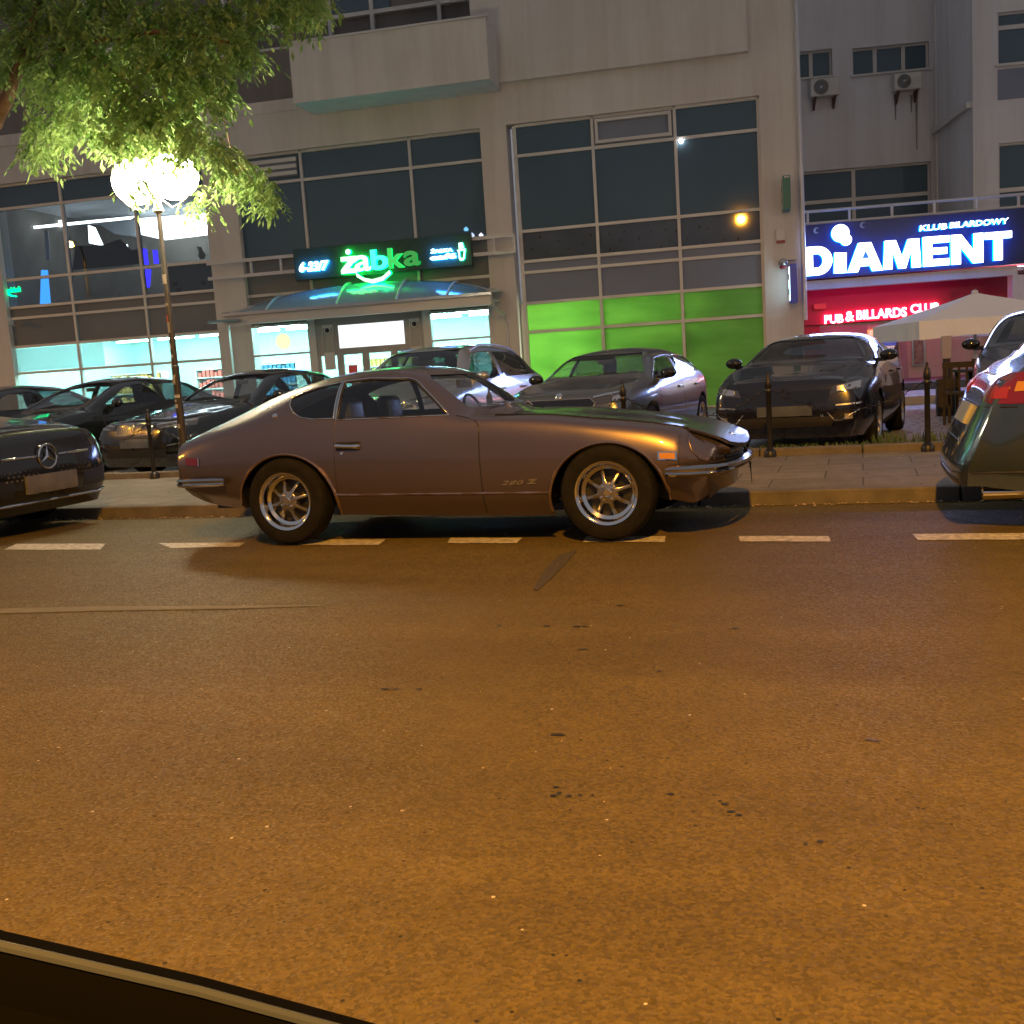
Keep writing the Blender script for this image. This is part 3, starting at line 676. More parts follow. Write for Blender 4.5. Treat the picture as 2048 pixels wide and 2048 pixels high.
# ------------------------------------------------------------------ twin globe park lamp on the pavement
LY = 10.62
def globe_lamp(bx, lab, pw):
    e = empty('globe_lamp', (bx,LY,.085)); tag(e, lab, 'street lamp')
    zt_ = py(311,424,LY)[2]-.085; zc_ = py(296,360,LY)[2]-.085
    pm = mottle(mat('pole_paint', rough=.5, metal=.2), (.035,.030,.028),(.06,.052,.046), 6)
    MB().tube([(0,0,0),(0,0,.12),(0,0,.14)],[.09,.09,.05],16).build('base', M['lampbody'], e, smooth=30)
    MB().tube([(0,0,.1),(0,0,1.35),(0,0,1.36),(0,0,2.55),(0,0,2.56),(0,0,zt_)],[.046,.044,.036,.034,.029,.028],18).build('pole', pm, e, smooth=30)
    MB().lathe([(.03,zt_-.02),(.06,zt_),(.06,zt_+.03),(.045,zt_+.05),(.045,zt_+.16),(.07,zt_+.2)],20).build('collar', mat('collar_paint',(.5,.45,.36),.4), e, smooth=30)
    g = emis('globe_glass', (1.0,.84,.55), 60.)
    for q in (-1,1):
        MB().sphere((q*.25,0,zc_),(.29,.26,.26),28,18).build('globe', g, e, smooth=True)
        ld=bpy.data.lights.new('globe_light','POINT'); ld.energy=pw; ld.color=(1.0,.84,.47); ld.shadow_soft_size=.25; lo=bpy.data.objects.new('globe_light',ld); COL.objects.link(lo); lo.parent=e; lo.location=(q*.25,0,zc_)
        MB().tube([(q*.05,0,zt_+.14)]+[(q*(.08+.45*math.sin(a)),0,zc_-.02-.33*math.cos(a)) for a in np.linspace(.25,2.6,20)],.009,8).build('hoop', mat('hoop_paint',(.55,.5,.4),.4), e, smooth=60)
    # stickers
    cols=[(.5,.48,.42),(.55,.12,.10),(.62,.6,.55),(.45,.44,.4),(.6,.6,.58),(.35,.33,.3)]
    for i,(zz,hh,aw,ci) in enumerate([(2.30,.11,.8,2),(2.05,.03,.6,0),(1.86,.08,.8,1),(1.74,.12,.7,0),(1.55,.06,.7,4),(1.45,.035,.4,4),(1.33,.09,.3,2),(1.22,.03,.8,3),(1.14,.10,.9,0),(.98,.035,.8,4),(.93,.03,.6,0),(.86,.045,.9,4),(.62,.05,.7,3)]):
        r_=.0375 if zz>1.36 else .0465
        if zz>2.5: r_=.03
        a0=-math.pi/2+random.uniform(-.5,.5)-.3; vs=[]; n_=6
        for k in range(n_+1):
            a=a0-aw+2*aw*k/n_; vs+=[(r_*math.cos(a),r_*math.sin(a),zz),(r_*math.cos(a),r_*math.sin(a),zz+hh)]
        sm=mottle(mat('sticker_%d'%ci, rough=.6), tuple(c*.55 for c in cols[ci]), cols[ci], 40)
        meshobj('sticker', vs, [(2*k,2*k+2,2*k+3,2*k+1) for k in range(n_)], sm, e)
    return e
globe_lamp(py(366,880,LY)[0], 'lit twin globe lamp on a slim pole covered in stickers, under the tree', 1800)
globe_lamp(7.6, 'added twin globe lamp out of view beyond the right edge, lifting the facade', 1500)  # added out of view to brighten the facade

# ------------------------------------------------------------------ chain posts on the back of the pavement
M['iron'] = mottle(mat('cast_iron', rough=.4, metal=.2), (.006,.006,.008),(.014,.013,.015), 12)
def chain_post():
    e = empty('chain_post'); 
    MB().lathe([(0,0),(.062,0),(.062,.05),(.045,.075),(.030,.085),(.027,.18),(.026,.64),(.036,.655),(.036,.675),(.026,.69),(.026,.70)],20).build('shaft', M['iron'], e, smooth=40)
    MB().lathe([(.026,.69),(.036,.71),(.035,.74),(.032,.775),(.022,.80),(.014,.815),(.012,.83),(.016,.842),(.010,.856),(0,.86)],20).build('finial', M['iron'], e, smooth=60)
    return e
def link_ring(mb, c, t, up, L=.030, Wd=.015, r=.0042):
    s_=t.cross(up).normalized(); P=[]
    for k in range(12):
        a=2*math.pi*k/12; P.append(c+t*L*math.cos(a)*(1.0)+s_*Wd*math.sin(a))
    P.append(P[0]); mb.tube(P, r, 5, cap=False)
posts = [.60-1.487*k for k in range(-1,9)]; PYY = BK-.07
post_lab = {-1:'black chain post hidden behind the grey estate car rear',4:'black chain post behind the coupe door window',5:'black chain post behind the coupe rear quarter',7:'black chain post behind the studded grille of the black car',8:'black chain post farthest left, behind the black car bonnet',0:'black chain post right of the dark hatchback',1:'black chain post in front of the dark hatchback nose',2:'black chain post in front of the silver-grey hatchback',3:'black chain post behind the coupe windscreen wipers',6:'black chain post left of the sticker-covered lamp pole, by the black saloon plate'}
p0 = None
for i,x in enumerate(posts):
    k = i-1
    if p0 is None: p0 = e = chain_post()
    else:
        e = p0.copy(); COL.objects.link(e)
        for ch in p0.children: c_=ch.copy(); COL.objects.link(c_); c_.parent=e
    e.location=(x,PYY,.088); tag(e, post_lab[k], 'bollard', 'chain posts along the pavement')
chl = {0:'black chain hanging between the dark hatchback and the post on its right',1:'black chain between the two posts before the dark hatchback',2:'black chain slung before the grey hatchback headlamp',}
for i in range(len(posts)-1):
    if posts[i] < -9.5: continue
    a = Vector((posts[i]-.03,PYY,.765)); b = Vector((posts[i+1]+.03,PYY,.765)); mb=MB(); n=27
    for k in range(n):
        t=(k+.5)/n; sag=.24*(1-(2*t-1)**2); p=a.lerp(b,t)-Vector((0,0,sag)); t2=(k+.6)/n; d=(a.lerp(b,t2)-Vector((0,0,.24*(1-(2*t2-1)**2)))-p).normalized()
        link_ring(mb,p,d,Vector((0,1,0)) if k%2 else Vector((0,.2,1)).cross(d).cross(d).normalized() if 0 else (Vector((0,1,0)) if k%2 else Vector((0,0,1))))
    tag(mb.build('chain', M['iron'], smooth=60), {0:'black chain hanging behind the grey estate car rear',1:'black chain hanging to the left of the post beside the dark hatchback',2:'black chain before the dark hatchback grille',3:'black chain slung before the grey hatchback headlamp',4:'black chain behind the coupe windscreen',5:'black chain seen through the coupe door window',6:'black chain behind the coupe rear quarter',7:'black chain right of the post by the black saloon plate',8:'black chain left of the post by the black saloon plate'}[i], 'chain', 'chains between the posts')
# ------------------------------------------------------------------ main building
FY0 = 25.5; F = Plane(FY0, .109)
def plaster(name, c1, c2):
    return streaks(mottle(mat(name, rough=.9), c1, c2, .35, detail=8., bump=.25, bscale=40.))
M['wall'] = plaster('plaster', (.58,.54,.50),(.66,.62,.575))
M['wall2'] = plaster('plaster_grey', (.58,.58,.61),(.66,.66,.69))
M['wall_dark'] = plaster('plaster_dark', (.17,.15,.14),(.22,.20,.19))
M['frame'] = mat('window_frame', (.55,.54,.52), .45, metal=.1)
M['paned'] = mottle(mat('dark_pane', rough=.04, spec=.5), (.060,.10,.135),(.075,.12,.155), .4)
M['panegrey'] = mottle(mat('grey_panel', rough=.6, spec=.1), (.19,.215,.28),(.22,.245,.31), .5)
M['panel'] = mottle(mat('spandrel', rough=.6, spec=.1), (.17,.175,.18),(.21,.21,.21), .5)
M['paneglass'] = glassmat('pane_glass', (.80,.88,.86), 0., .9)
M['paneglass2'] = glassmat('pane_glass_tinted', (.55,.6,.6), 0., .9)
bld = empty('building', tuple(F.P(0,0))); bld.rotation_euler=(0,0,0)
tag(bld, 'pale rendered building with wide glazed bays, a shop at street level and a boxy balcony', 'building')
def part(mb, name, m, par=None, **k):
    par = par or bld; o = mb.build(name, m, par, **k); 
    o.matrix_parent_inverse = Matrix.Translation(-par.location) if par.type == 'EMPTY' else Matrix.Identity(4); return o
# key levels (m)
zt_glaz = F.z((1024,249),(1516,191),(603,300),(975,262), d=-.15)
ledge = F.z((980,166),(1530,104), d=0.05)
ztop_ = 14.0
uL = F.u(-330,600); 
u_p1 = (F.u(430,560), F.u(489,560)); u_p2 = (F.u(974,480), F.u(1026,480)); u_r = F.u(1527,480); u_c = F.u(1601,400)
lb = F.u(10,600)
# wall: band above the glazing, pillars, corner
mb = MB()
mb.pbox(F, uL, u_c, zt_glaz, ledge, 0, -.5)
for a,b in (u_p1,u_p2,(u_r,u_c),(lb-1.0,lb)): mb.pbox(F, a, b, PZ, zt_glaz, 0, -.5)
part(mb, 'wall', M['wall'])
# upper wall (stands 12 cm proud), right of the loggia
uB0, uB1 = F.u(585,180,1.2), F.u(975,100,1.2)
lg = F.u(943,20)
mb = MB(); mb.pbox(F, lg, u_c-1.05, ledge, ztop_, .16, -.5); mb.pbox(F, u_c-1.05, u_c, ledge-.0, ztop_, .0, -.5); part(mb, 'wall', M['wall'])
# loggia: recessed dark storey to the left of lg
zl1 = ledge + .15
mb = MB(); mb.pbox(F, uL, lg, ledge, ledge+.28, .03, -2.2); part(mb, 'floor_slab', M['wall'])
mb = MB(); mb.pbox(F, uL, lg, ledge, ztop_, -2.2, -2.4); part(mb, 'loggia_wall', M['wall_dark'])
mb = MB(); mb.pbox(F, lg-.02, lg+.2, ledge, ztop_, .1, -2.3); part(mb, 'loggia_side_wall', M['wall'])
# plain parapet left of the balcony box
zp1 = F.z((500,106),(573,98), d=-.3)
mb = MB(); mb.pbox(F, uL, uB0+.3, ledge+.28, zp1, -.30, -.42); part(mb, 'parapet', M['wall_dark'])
mb = MB(); mb.pbox(F, uL, uB0+.3, zp1, zp1+.05, -.27, -.45); part(mb, 'parapet_rail', M['frame'])
# loggia window frames
mb = MB()
for px_ in (330,450,660,745,880): u_=F.u(px_,40,-2.1); mb.pbox(F,u_-.05,u_+.05,ledge+.3,ztop_-1,-2.05,-2.2)
zz_=F.z((780,28),(650,38),d=-2.1); mb.pbox(F,uL,lg,zz_,zz_+.10,-2.05,-2.2)
part(mb, 'window_frame', M['frame'])
mb = MB(); mb.pbox(F, F.u(660,20,-2.1), F.u(780,20,-2.1), zz_+.1, ztop_-1, -2.12, -2.18); part(mb, 'window_pane', M['paned'])
# balcony box
zbt = F.z((573,84),(963,39), d=1.2); zbb = F.z((588,205),(975,160), d=1.2)
mb = MB(); mb.pbox(F, uB0, uB1, zbb, zbt, 1.2, 1.05); mb.pbox(F, uB0, uB0+.15, zbb, zbt, 1.05, 0); mb.pbox(F, uB1-.15, uB1, zbb, zbt, 1.05, 0); mb.pbox(F, uB0+.15, uB1-.15, zbb, zbb+.2, 1.05, 0)
part(mb, 'balcony', M['wall']); mb=MB(); mb.pbox(F, uB0-.03, uB1+.03, zbt, zbt+.05, 1.23, 1.02); part(mb,'balcony_coping', M['frame'])
# --- curtain-wall bays
D0 = -.16
def bay(u_lines, z_lines, skips=(), mats=None, fw=.035, name='window'):
    fr = MB(); u0,u1=u_lines[0],u_lines[-1]; z0,z1=z_lines[0],z_lines[-1]
    for i,u_ in enumerate(u_lines):
        h_ = fw if 0<i<len(u_lines)-1 else fw*1.3
        fr.pbox(F,u_-h_,u_+h_,z0,z1,D0+.06,D0-.06)
    for j,z_ in enumerate(z_lines):
        for i in range(len(u_lines)-1): fr.pbox(F,u_lines[i]+fw*1.0,u_lines[i+1]-fw*1.0,z_-fw,z_+fw,D0+.055,D0-.055)
    f = part(fr, name, M['frame'])
    for j in range(len(z_lines)-1):
        for i in range(len(u_lines)-1):
            mk = mats(i,j)
            if mk is None: continue
            pm = MB(); pm.pbox(F,u_lines[i]+fw*.8,u_lines[i+1]-fw*.8,z_lines[j]+fw*.8,z_lines[j+1]-fw*.8,D0,D0-.012); part(pm,'pane',M[mk] if isinstance(mk,str) else mk,f)
    return f
Z = lambda *p: F.z(*p, d=D0)
U = lambda x,y: F.u(x,y,D0)
# right bay
zr = [PZ, Z((1055,669),(1530,626)), Z((1050,609),(1528,568)), Z((1046,548),(1526,503)), Z((1045,527),(1526,479)), Z((1042,466),(1523,416)), Z((1031,314),(1520,259)), zt_glaz-.03]
ur = [U(1045,527),U(1198,514),U(1360,492),U(1525,478)]
M['green'] = mat('green_panel', (.10,.42,.03), .35, spec=.4)
gb = bsdf(M['green'])
# film lit from behind: let light through
def translucent(name, col, mixf=.6):
    m = bpy.data.materials.new(name); m.use_nodes=True; nt=m.node_tree; nt.nodes.clear(); o=nt.nodes.new('ShaderNodeOutputMaterial'); mx=nt.nodes.new('ShaderNodeMixShader'); d=nt.nodes.new('ShaderNodeBsdfDiffuse'); t=nt.nodes.new('ShaderNodeBsdfTranslucent')
    d.inputs[0].default_value=(*col,1); t.inputs[0].default_value=(*col,1); mx.inputs[0].default_value=mixf; nt.links.new(d.outputs[0],mx.inputs[1]); nt.links.new(t.outputs[0],mx.inputs[2]); nt.links.new(mx.outputs[0],o.inputs[0]); return m
M['greenfilm'] = translucent('green_film', (.42,.72,.26), .7)
nt_=M['greenfilm'].node_tree; tc_=nt_.nodes.new('ShaderNodeTexCoord'); mp_=nt_.nodes.new('ShaderNodeMapping'); mp_.inputs['Scale'].default_value=(.5,.5,1.6); n_=nt_.nodes.new('ShaderNodeTexNoise'); n_.inputs['Scale'].default_value=1.5; n_.inputs['Detail'].default_value=6; r_=nt_.nodes.new('ShaderNodeValToRGB')
nt_.links.new(tc_.outputs['Object'],mp_.inputs[0]); nt_.links.new(mp_.outputs[0],n_.inputs['Vector']); nt_.links.new(n_.outputs['Fac'],r_.inputs[0]); r_.color_ramp.elements[0].position=.3; r_.color_ramp.elements[1].position=.7; r_.color_ramp.elements[0].color=(.30,.58,.20,1); r_.color_ramp.elements[1].color=(.46,.78,.28,1)
for x_ in nt_.nodes:
    if x_.type in ('BSDF_DIFFUSE','BSDF_TRANSLUCENT'): nt_.links.new(r_.outputs[0],x_.inputs[0])
def rmat(i,j):
    if j in (0,1): return 'greenfilm'
    if j in (2,3): return 'panegrey'
    if j == 4: return 'patterned'
    if j == 6 and i == 1: return 'panegrey'
    return 'paned'
def patterned():
    m = mat('diamond_film', (.05,.06,.08), .12); tc=node(m,'ShaderNodeTexCoord'); n=node(m,'ShaderNodeTexVoronoi',Scale=1.7); n.distance='MANHATTAN'; mp=node(m,'ShaderNodeMapping'); mp.inputs['Scale'].default_value=(1.3,1.3,.8); link(m,tc.outputs['Object'],mp.inputs[0]); link(m,mp.outputs[0],n.inputs['Vector'])
    r=node(m,'ShaderNodeValToRGB'); r.color_ramp.interpolation='CONSTANT'; r.color_ramp.elements[0].color=(.015,.017,.022,1); r.color_ramp.elements[1].position=.17; r.color_ramp.elements[1].color=(.095,.105,.13,1); link(m,n.outputs['Distance'],r.inputs[0]); link(m,r.outputs[0],bsdf(m).inputs['Base Color']); return m
M['patterned'] = mottle(mat('etched_film', rough=.03, spec=.5), (.055,.065,.085),(.10,.115,.145), .5)
f_r = bay(ur, zr, mats=rmat)
# tilted ventilator sash in the middle of its top row
mb=MB(); a0,a1=ur[1]+.07,ur[2]-.07; b0_,b1_=zr[6]+.08,zr[7]-.06
mb.pbox(F,a0,a1,b0_,b0_+.07,D0+.10,D0+.02); mb.pbox(F,a0,a1,b1_-.07,b1_,D0+.10,D0+.02); mb.pbox(F,a0,a0+.07,b0_+.07,b1_-.07,D0+.10,D0+.02); mb.pbox(F,a1-.07,a1,b0_+.07,b1_-.07,D0+.10,D0+.02)
part(mb,'ventilator',M['frame'],f_r)
# left bay
zl = [PZ, Z((25,748),(444,718)), Z((22,695),(442,663)), Z((25,637),(427,605)), Z((12,616),(284,595)), Z((5,561),(420,524)), Z((0,421),(390,375)), zt_glaz-.03]
ul = [U(-330,600),U(-150,600),U(10,600),U(145,580),U(288,565),U(430,552)]
def lmat(i,j):
    if i<2: return 'paned' if j>2 else 'panel'
    if j in (0,): return 'paneglass'
    if j == 1: return 'paneglass'
    if j in (2,3): return 'panel'
    if j in (4,5): return 'paneglass2'
    return 'paned'
f_l = bay(ul, zl, mats=lmat)
# middle bay (upper floor)
zm_top = zt_glaz-.03; zm1 = Z((606,357),(974,323)); zs0 = Z((600,520),(940,480))-1.1
um = [U(489,560),U(609,400),U(825,370),U(974,323)]
zmr = [Z((560,640),(960,605)), Z((470,600),(980,548)), Z((470,520),(990,470))-.05, zm1, zm_top]
def mmat(i,j): return 'panel' if j<2 else 'paned'
f_m = bay(um, zmr, mats=mmat)
mb=MB(); mb.pbox(F,um[0]+.1,um[1]-.1,zm1+.12,zm_top-.1,D0+.05,D0+.02); part(mb,'pane',M['panegrey'],f_m)
# louvre above the left of the middle bay
mb=MB()
for k in range(3): mb.pbox(F,um[0]+.1,um[1]-.1,zm1+.15+k*.16,zm1+.24+k*.16,D0+.10,D0+.06)
part(mb,'louvre',M['frame'],f_m)
# steel rails carrying the sign
mb=MB(); z1_=F.z((400,527),(1030,472),d=.35); z2_=F.z((432,554),(1032,505),d=.35); ua,ub=F.u(415,540,.35),F.u(1031,490,.35)
for z_ in (z1_,z2_): mb.pbox(F,ua,ub,z_-.04,z_+.04,.38,.30)
for px_ in (500,560,990,1030): u_=F.u(px_,510,.35); mb.pbox(F,u_-.03,u_+.03,z2_+.04,z1_-.04,.37,.31)
for u_ in (u_p1[0]+.2,u_p2[0]+.2): mb.pbox(F,u_,u_+.06,z2_,z2_+.05,.30,0)
part(mb,'sign_rail',M['frame'])
# lights inside the green bay
def tube_light(name, pl, u, z0, z1, d, col, s_):
    mb=MB(); mb.pbox(pl,u-.02,u+.02,z0,z1,d+.02,d-.02); return part(mb,name,emis(name+'_m',col,s_))
tube_light('tube_lamp',F,ur[0]+.55,.35,2.3,-1.0,(.9,1,.75),70.)
mb=MB(); mb.pbox(F,ur[0]-.1,ur[-1]+.1,zr[2]+.05,zr[2]+.12,-.3,-2.6); mb.pbox(F,ur[0]-.1,ur[-1]+.1,PZ,zr[2]+.1,-2.5,-2.6); mb.pbox(F,ur[0]-.15,ur[0]-.05,PZ,zr[2],-.3,-2.5); mb.pbox(F,ur[-1]+.05,ur[-1]+.15,PZ,zr[2],-.3,-2.5)
part(mb,'store_wall',mat('store_white',(.6,.6,.6),.8))
tube_light('tube_lamp',F,ur[1]+.2,zr[2]-.35,zr[2]-.3,-.55,(1,1,.85),16.)
mb=MB(); mb.pbox(F,ur[0]+.4,ur[2]+.3,zr[2]-.20,zr[2]-.16,-.9,-.94); part(mb,'tube_lamp',emis('strip_m',(.95,1,.7),9.))
# --- shop interior (left bay and middle bay share one bright room)
rz1 = zl[2]+.05
M['shopwall'] = mat('shop_wall', (.62,.80,.80), .6); M['shopfloor'] = mat('shop_floor', (.45,.5,.5), .3)
uS0, uS1 = ul[2]-.2, u_p2[0]+.1
mb=MB(); mb.pbox(F,uS0,uS1,PZ,rz1+.2,-6.5,-6.6); mb.pbox(F,uS0-.1,uS0,PZ,rz1+.2,-.3,-6.5); mb.pbox(F,uS1,uS1+.1,PZ,rz1+.2,-.3,-6.5); mb.pbox(F,uS0,uS1,rz1+.2,rz1+.3,-.3,-6.6); part(mb,'shop_wall',M['shopwall'])
mb=MB(); mb.pbox(F,uS0,uS1,PZ-.02,PZ+.02,-.3,-6.5); part(mb,'shop_floor',M['shopfloor'])
LED=(.60,1.0,.96)
M['led'] = emis('led_panel', LED, 58.)
for d_ in (-1.2,-2.9,-4.6):
    for k in range(9):
        a=uS0+.6+k*(uS1-uS0-1.)/9; mb=MB(); mb.pbox(F,a,a+1.15,rz1+.10,rz1+.14,d_,d_-.16); part(mb,'ceiling_light',M['led'])
M['shelfwhite']=mat('shelf_white',(.75,.78,.78),.5)
goods=[mat('goods_%d'%i,c,.5) for i,c in enumerate([(.6,.1,.08),(.1,.3,.55),(.7,.55,.1),(.1,.45,.2),(.65,.65,.6),(.35,.15,.4),(.75,.35,.1)])]
for k,(ua_,d_) in enumerate([(uS0+1.0,-3.4),(uS0+3.2,-4.6),(uS0+5.4,-3.2),(uS0+8.4,-5.2),(uS0+10.6,-3.6)]):
    mb=MB(); 
    for z_ in (.1,.45,.8,1.15,1.5,1.75): mb.pbox(F,ua_,ua_+1.7,z_,z_+.03,d_,d_-.4)
    mb.pbox(F,ua_-.03,ua_,0,1.8,d_,d_-.4); mb.pbox(F,ua_+1.7,ua_+1.73,0,1.8,d_,d_-.4); mb.pbox(F,ua_,ua_+1.7,0.04,1.78,d_-.4,d_-.43); sh=part(mb,'shelf',M['shelfwhite'])
    for gi,gmt in enumerate(goods):
        mb=MB()
        for z_ in (.13,.48,.83,1.18,1.53):
            for q in range(12):
                if (q*7+int(z_*100)+k)%7==gi: mb.pbox(F,ua_+.05+q*.135,ua_+.15+q*.135,z_,z_+random.uniform(.15,.28),d_-.03,d_-.14)
        if mb.v: part(mb,'goods',gmt,sh)
# round price disc on the glass and frosted upper film at the left
mb=MB(); 
M['disc']=translucent('price_disc',(1.,.86,.5),.85)
c_=F.uz(566,683,-.30); ds=part(MB().prism([(c_[0]+.21*math.cos(a),c_[1]+.21*math.sin(a)) for a in np.linspace(0,2*math.pi,28,endpoint=False)],-.30,-.31,lambda a,b,h:tuple(F.P(a,b,h))),'price_disc',M['disc'])
M['frost']=translucent('frosted_film',(.72,.80,.82),.7)
mb=MB(); mb.pbox(F,ul[2]+.05,ul[3]-.05,zl[1]+.05,zl[2]-.05,D0-.02,D0-.03); mb.pbox(F,ul[3]+.05,ul[3]+.7,zl[1]+.05,zl[2]-.05,D0-.02,D0-.03); part(mb,'frosted_film',M['frost'])
# --- upper room behind the left bay
mb=MB(); zf_=zl[4]-.1; zc2=zl[6]+.3; mb.pbox(F,ul[2]-.3,ul[5]+.3,zf_-.2,zc2+.2,-6,-6.1); mb.pbox(F,ul[2]-.4,ul[2]-.3,zf_,zc2,-.3,-6); mb.pbox(F,ul[5]+.3,ul[5]+.4,zf_,zc2,-.3,-6)
part(mb,'club_wall',mottle(mat('club_wall',rough=.8),(.22,.19,.16),(.32,.28,.24),2.))
mb=MB(); mb.pbox(F,ul[2]-.3,ul[5]+.3,zc2,zc2+.1,-.3,-6); part(mb,'club_ceiling',mat('club_ceiling',(.6,.6,.62),.8))
mb=MB(); mb.pbox(F,ul[2]-.3,ul[5]+.3,zf_-.1,zf_,-.3,-6); part(mb,'club_floor',M['black'])
cw=emis('cool_white',(.85,.92,1.0),9.)
def quad(name, pts, d, m, th=.02):
    P=[F.uz(x,y,d) for x,y in pts]; return part(MB().prism(P,d,d-th,lambda a,b,h:tuple(F.P(a,b,h))),name,m)
quad('light_panel',[(176,450),(190,455),(207,492),(178,486)],-3.2,cw)
quad('light_panel',[(277,437),(414,426),(414,470),(330,480),(277,468)],-4.6,cw)
quad('light_panel',[(254,488),(258,502),(249,502)],-3.0,cw); quad('light_panel',[(206,490),(212,506),(208,506)],-3.0,cw)
quad('light_panel',[(80,447),(124,440),(126,453),(80,458)],-3.4,cw)
quad('ceiling_light',[(40,455),(270,432),(262,438),(50,459)],-2.2,emis('club_lamp',(.9,.93,1.),10.))
quad('ceiling_board',[(160,450),(272,440),(272,474),(230,468),(200,450)],-4.9,mat('ceiling_board',(.5,.52,.56),.8))
quad('column',[(88,460),(96,460),(100,520),(92,520)],-2.0,mat('column_white',(.55,.55,.62),.7))
blue=emis('blue_led',(.03,.02,1.0),4.); cyan=emis('cyan_led',(.05,.32,1.0),2.6)
quad('blue_screen',[(280,497),(293,498),(297,529),(284,529)],-.9,blue); quad('blue_screen',[(305,500),(314,500),(317,527),(308,527)],-1.2,blue); quad('blue_screen',[(285,539),(302,539),(299,575),(290,575)],-.9,blue)
quad('cyan_column',[(82,540),(95,540),(101,608),(80,609)],-1.0,cyan)
quad('white_poster',[(331,532),(425,524),(429,582),(336,590)],D0-.03,mat('cloud_film',(.34,.36,.42),.6)); 
for a,b in ((350,567),(407,566),(357,580)): quad('cat_sticker',[(a-5,b-5),(a,b-2),(a+5,b-5),(a+4,b+5),(a-4,b+5)],D0-.02,M['black'])
quad('bar_silhouette',[(150,492),(205,490),(240,478),(262,500),(278,498),(278,528),(145,540)],-1.6,mat('bar_dark',(.05,.04,.035),.7))
quad('white_sticker',[(393,493),(402,493),(405,502),(411,508),(409,517),(400,519),(395,511),(398,505)],D0-.02,mat('white_sticker',(.6,.62,.66),.6))
for i_,(x,y) in enumerate([(1080.1, 473.8), (1116.6, 481.4), (1166.2, 487.5), (1063.7, 498.4), (1094.4, 505.9), (1137.1, 497.7), (1181.5, 470.4), (1248.8, 462.6), (1241.3, 480.3), (1277.9, 476.9), (1302.1, 463.6), (1331.8, 459.5), (1353.0, 462.6), (1338.7, 480.7), (1321.6, 493.0), (1220.1, 499.1), (1375.2, 476.9), (1407.0, 483.1), (1399.1, 453.0), (1415.5, 457.4), (1448.0, 479.6), (1476.3, 477.9), (1219.1, 467.7)]):
    k_=3.2 if i_%3 else 4.2; quad('diamond_mark',[(x-k_*.7,y),(x,y-k_),(x+k_*.7,y),(x,y+k_)],D0+.012,M['black'],.008)
# small hanging lamp inside the right bay
def dot(name, x, y, d, r, m):
    c=F.uz(x,y,d); o=part(MB().sphere(F.P(c[0],c[1],d),r,12,8),name,m); return o
M['white_em']=emis('white_lamp',(1,1,1),14.)
dot('downlight',1362,282,D0+.05,.05,M['white_em']); 
for x,y in ((1300,490),): pass
# pieces of coloured decoration showing behind the sign, right
for x,y,c in ((932,458,(.2,.6,.9)),(985,452,(.2,.7,.9)),(944,470,(.6,.75,1)),(962,470,(.9,.9,1)),(978,470,(.5,.8,1))):
    quad('paper_shape',[(x-5,y),(x,y-5),(x+5,y),(x+3,y+4),(x-3,y+4)],D0+.03,emis('paper_%d'%x,c,.7))
# --- corner drainpipe, boxes on the corner pillar
pd_=.10; upi=F.u(1597,300,pd_)
mb=MB(); 
for r_,za,zb in ((.06,F.uz(1612,640,pd_)[1],F.uz(1600,330,pd_)[1]),(.045,F.uz(1600,330,pd_)[1],ztop_)):
    mb.tube([F.P(u_c+.02,za,pd_),F.P(u_c+.02,zb,pd_)],r_,12)
part(mb,'drainpipe',mat('pipe_white',(.55,.55,.57),.35,metal=.3),smooth=40)
def wbox(name, lab, cat, x0,y0,x1,y1, d0, d1, m, bev=.01, d=0.1, parts=()):
    a=F.uz(x0,y0,d); b=F.uz(x1,y1,d); o=MB().pbox(F,a[0],b[0],b[1],a[1],d0,d1).build(name,m,bevel=bev); tag(o,lab,cat); return o
# ------------------------------------------------------------------ shop front under the canopy
DS = .02                                  # shop front plane, just ahead of the pillars' backs
us = lambda x,y,d=DS: F.u(x,y,d)
zs_top = F.z((490,640),(632,624),(970,602), d=DS)            # underside of dark fascia
zg_top = F.z((492,658),(620,648),(858,629),(998,616), d=DS)  # top of glass
door_top = F.z((640,706),(840,690), d=DS); light_top = F.z((676,652),(806,640), d=DS); light_bot = F.z((679,698),(811,686), d=DS)
uA,uB,uC,uD = u_p1[1]-.02, us(626,690), us(856,670), u_p2[0]+.02
M['alugrey'] = mottle(mat('shopfront_grey', rough=.45, metal=.2), (.30,.29,.27),(.36,.35,.33), 1.5)
sf = MB()
zmid_l = F.z((495,712),(624,706), d=DS); zmid_r = F.z((861,682),(1000,672), d=DS)
for u_,w_ in ((uA+.05,.05),(uB,.10),(uC,.10),(uD-.05,.05)): sf.pbox(F,u_-w_,u_+w_,PZ,zs_top,DS+.03,DS-.10)
sf.pbox(F,uA+.1,uB-.1,zmid_l-.025,zmid_l+.025,DS+.02,DS-.08); sf.pbox(F,uC+.1,uD-.1,zmid_r-.025,zmid_r+.025,DS+.02,DS-.08)
for a,b in ((uA+.1,uB-.1),(uC+.1,uD-.1)):
    sf.pbox(F,a,b,zg_top,zg_top+.06,DS+.02,DS-.08); sf.pbox(F,a,b,PZ,.10,DS+.02,DS-.08)
sfo = part(sf,'shop_front',M['frame'])
mb=MB(); mb.pbox(F,uA+.1,uB-.1,zg_top+.06,zs_top,DS-.02,DS-.06); part(mb,'fascia',M['panel'],sfo); mb=MB(); mb.pbox(F,uC+.1,uD-.1,zg_top+.06,zs_top,DS-.02,DS-.06); part(mb,'fascia',M['panel'],sfo)
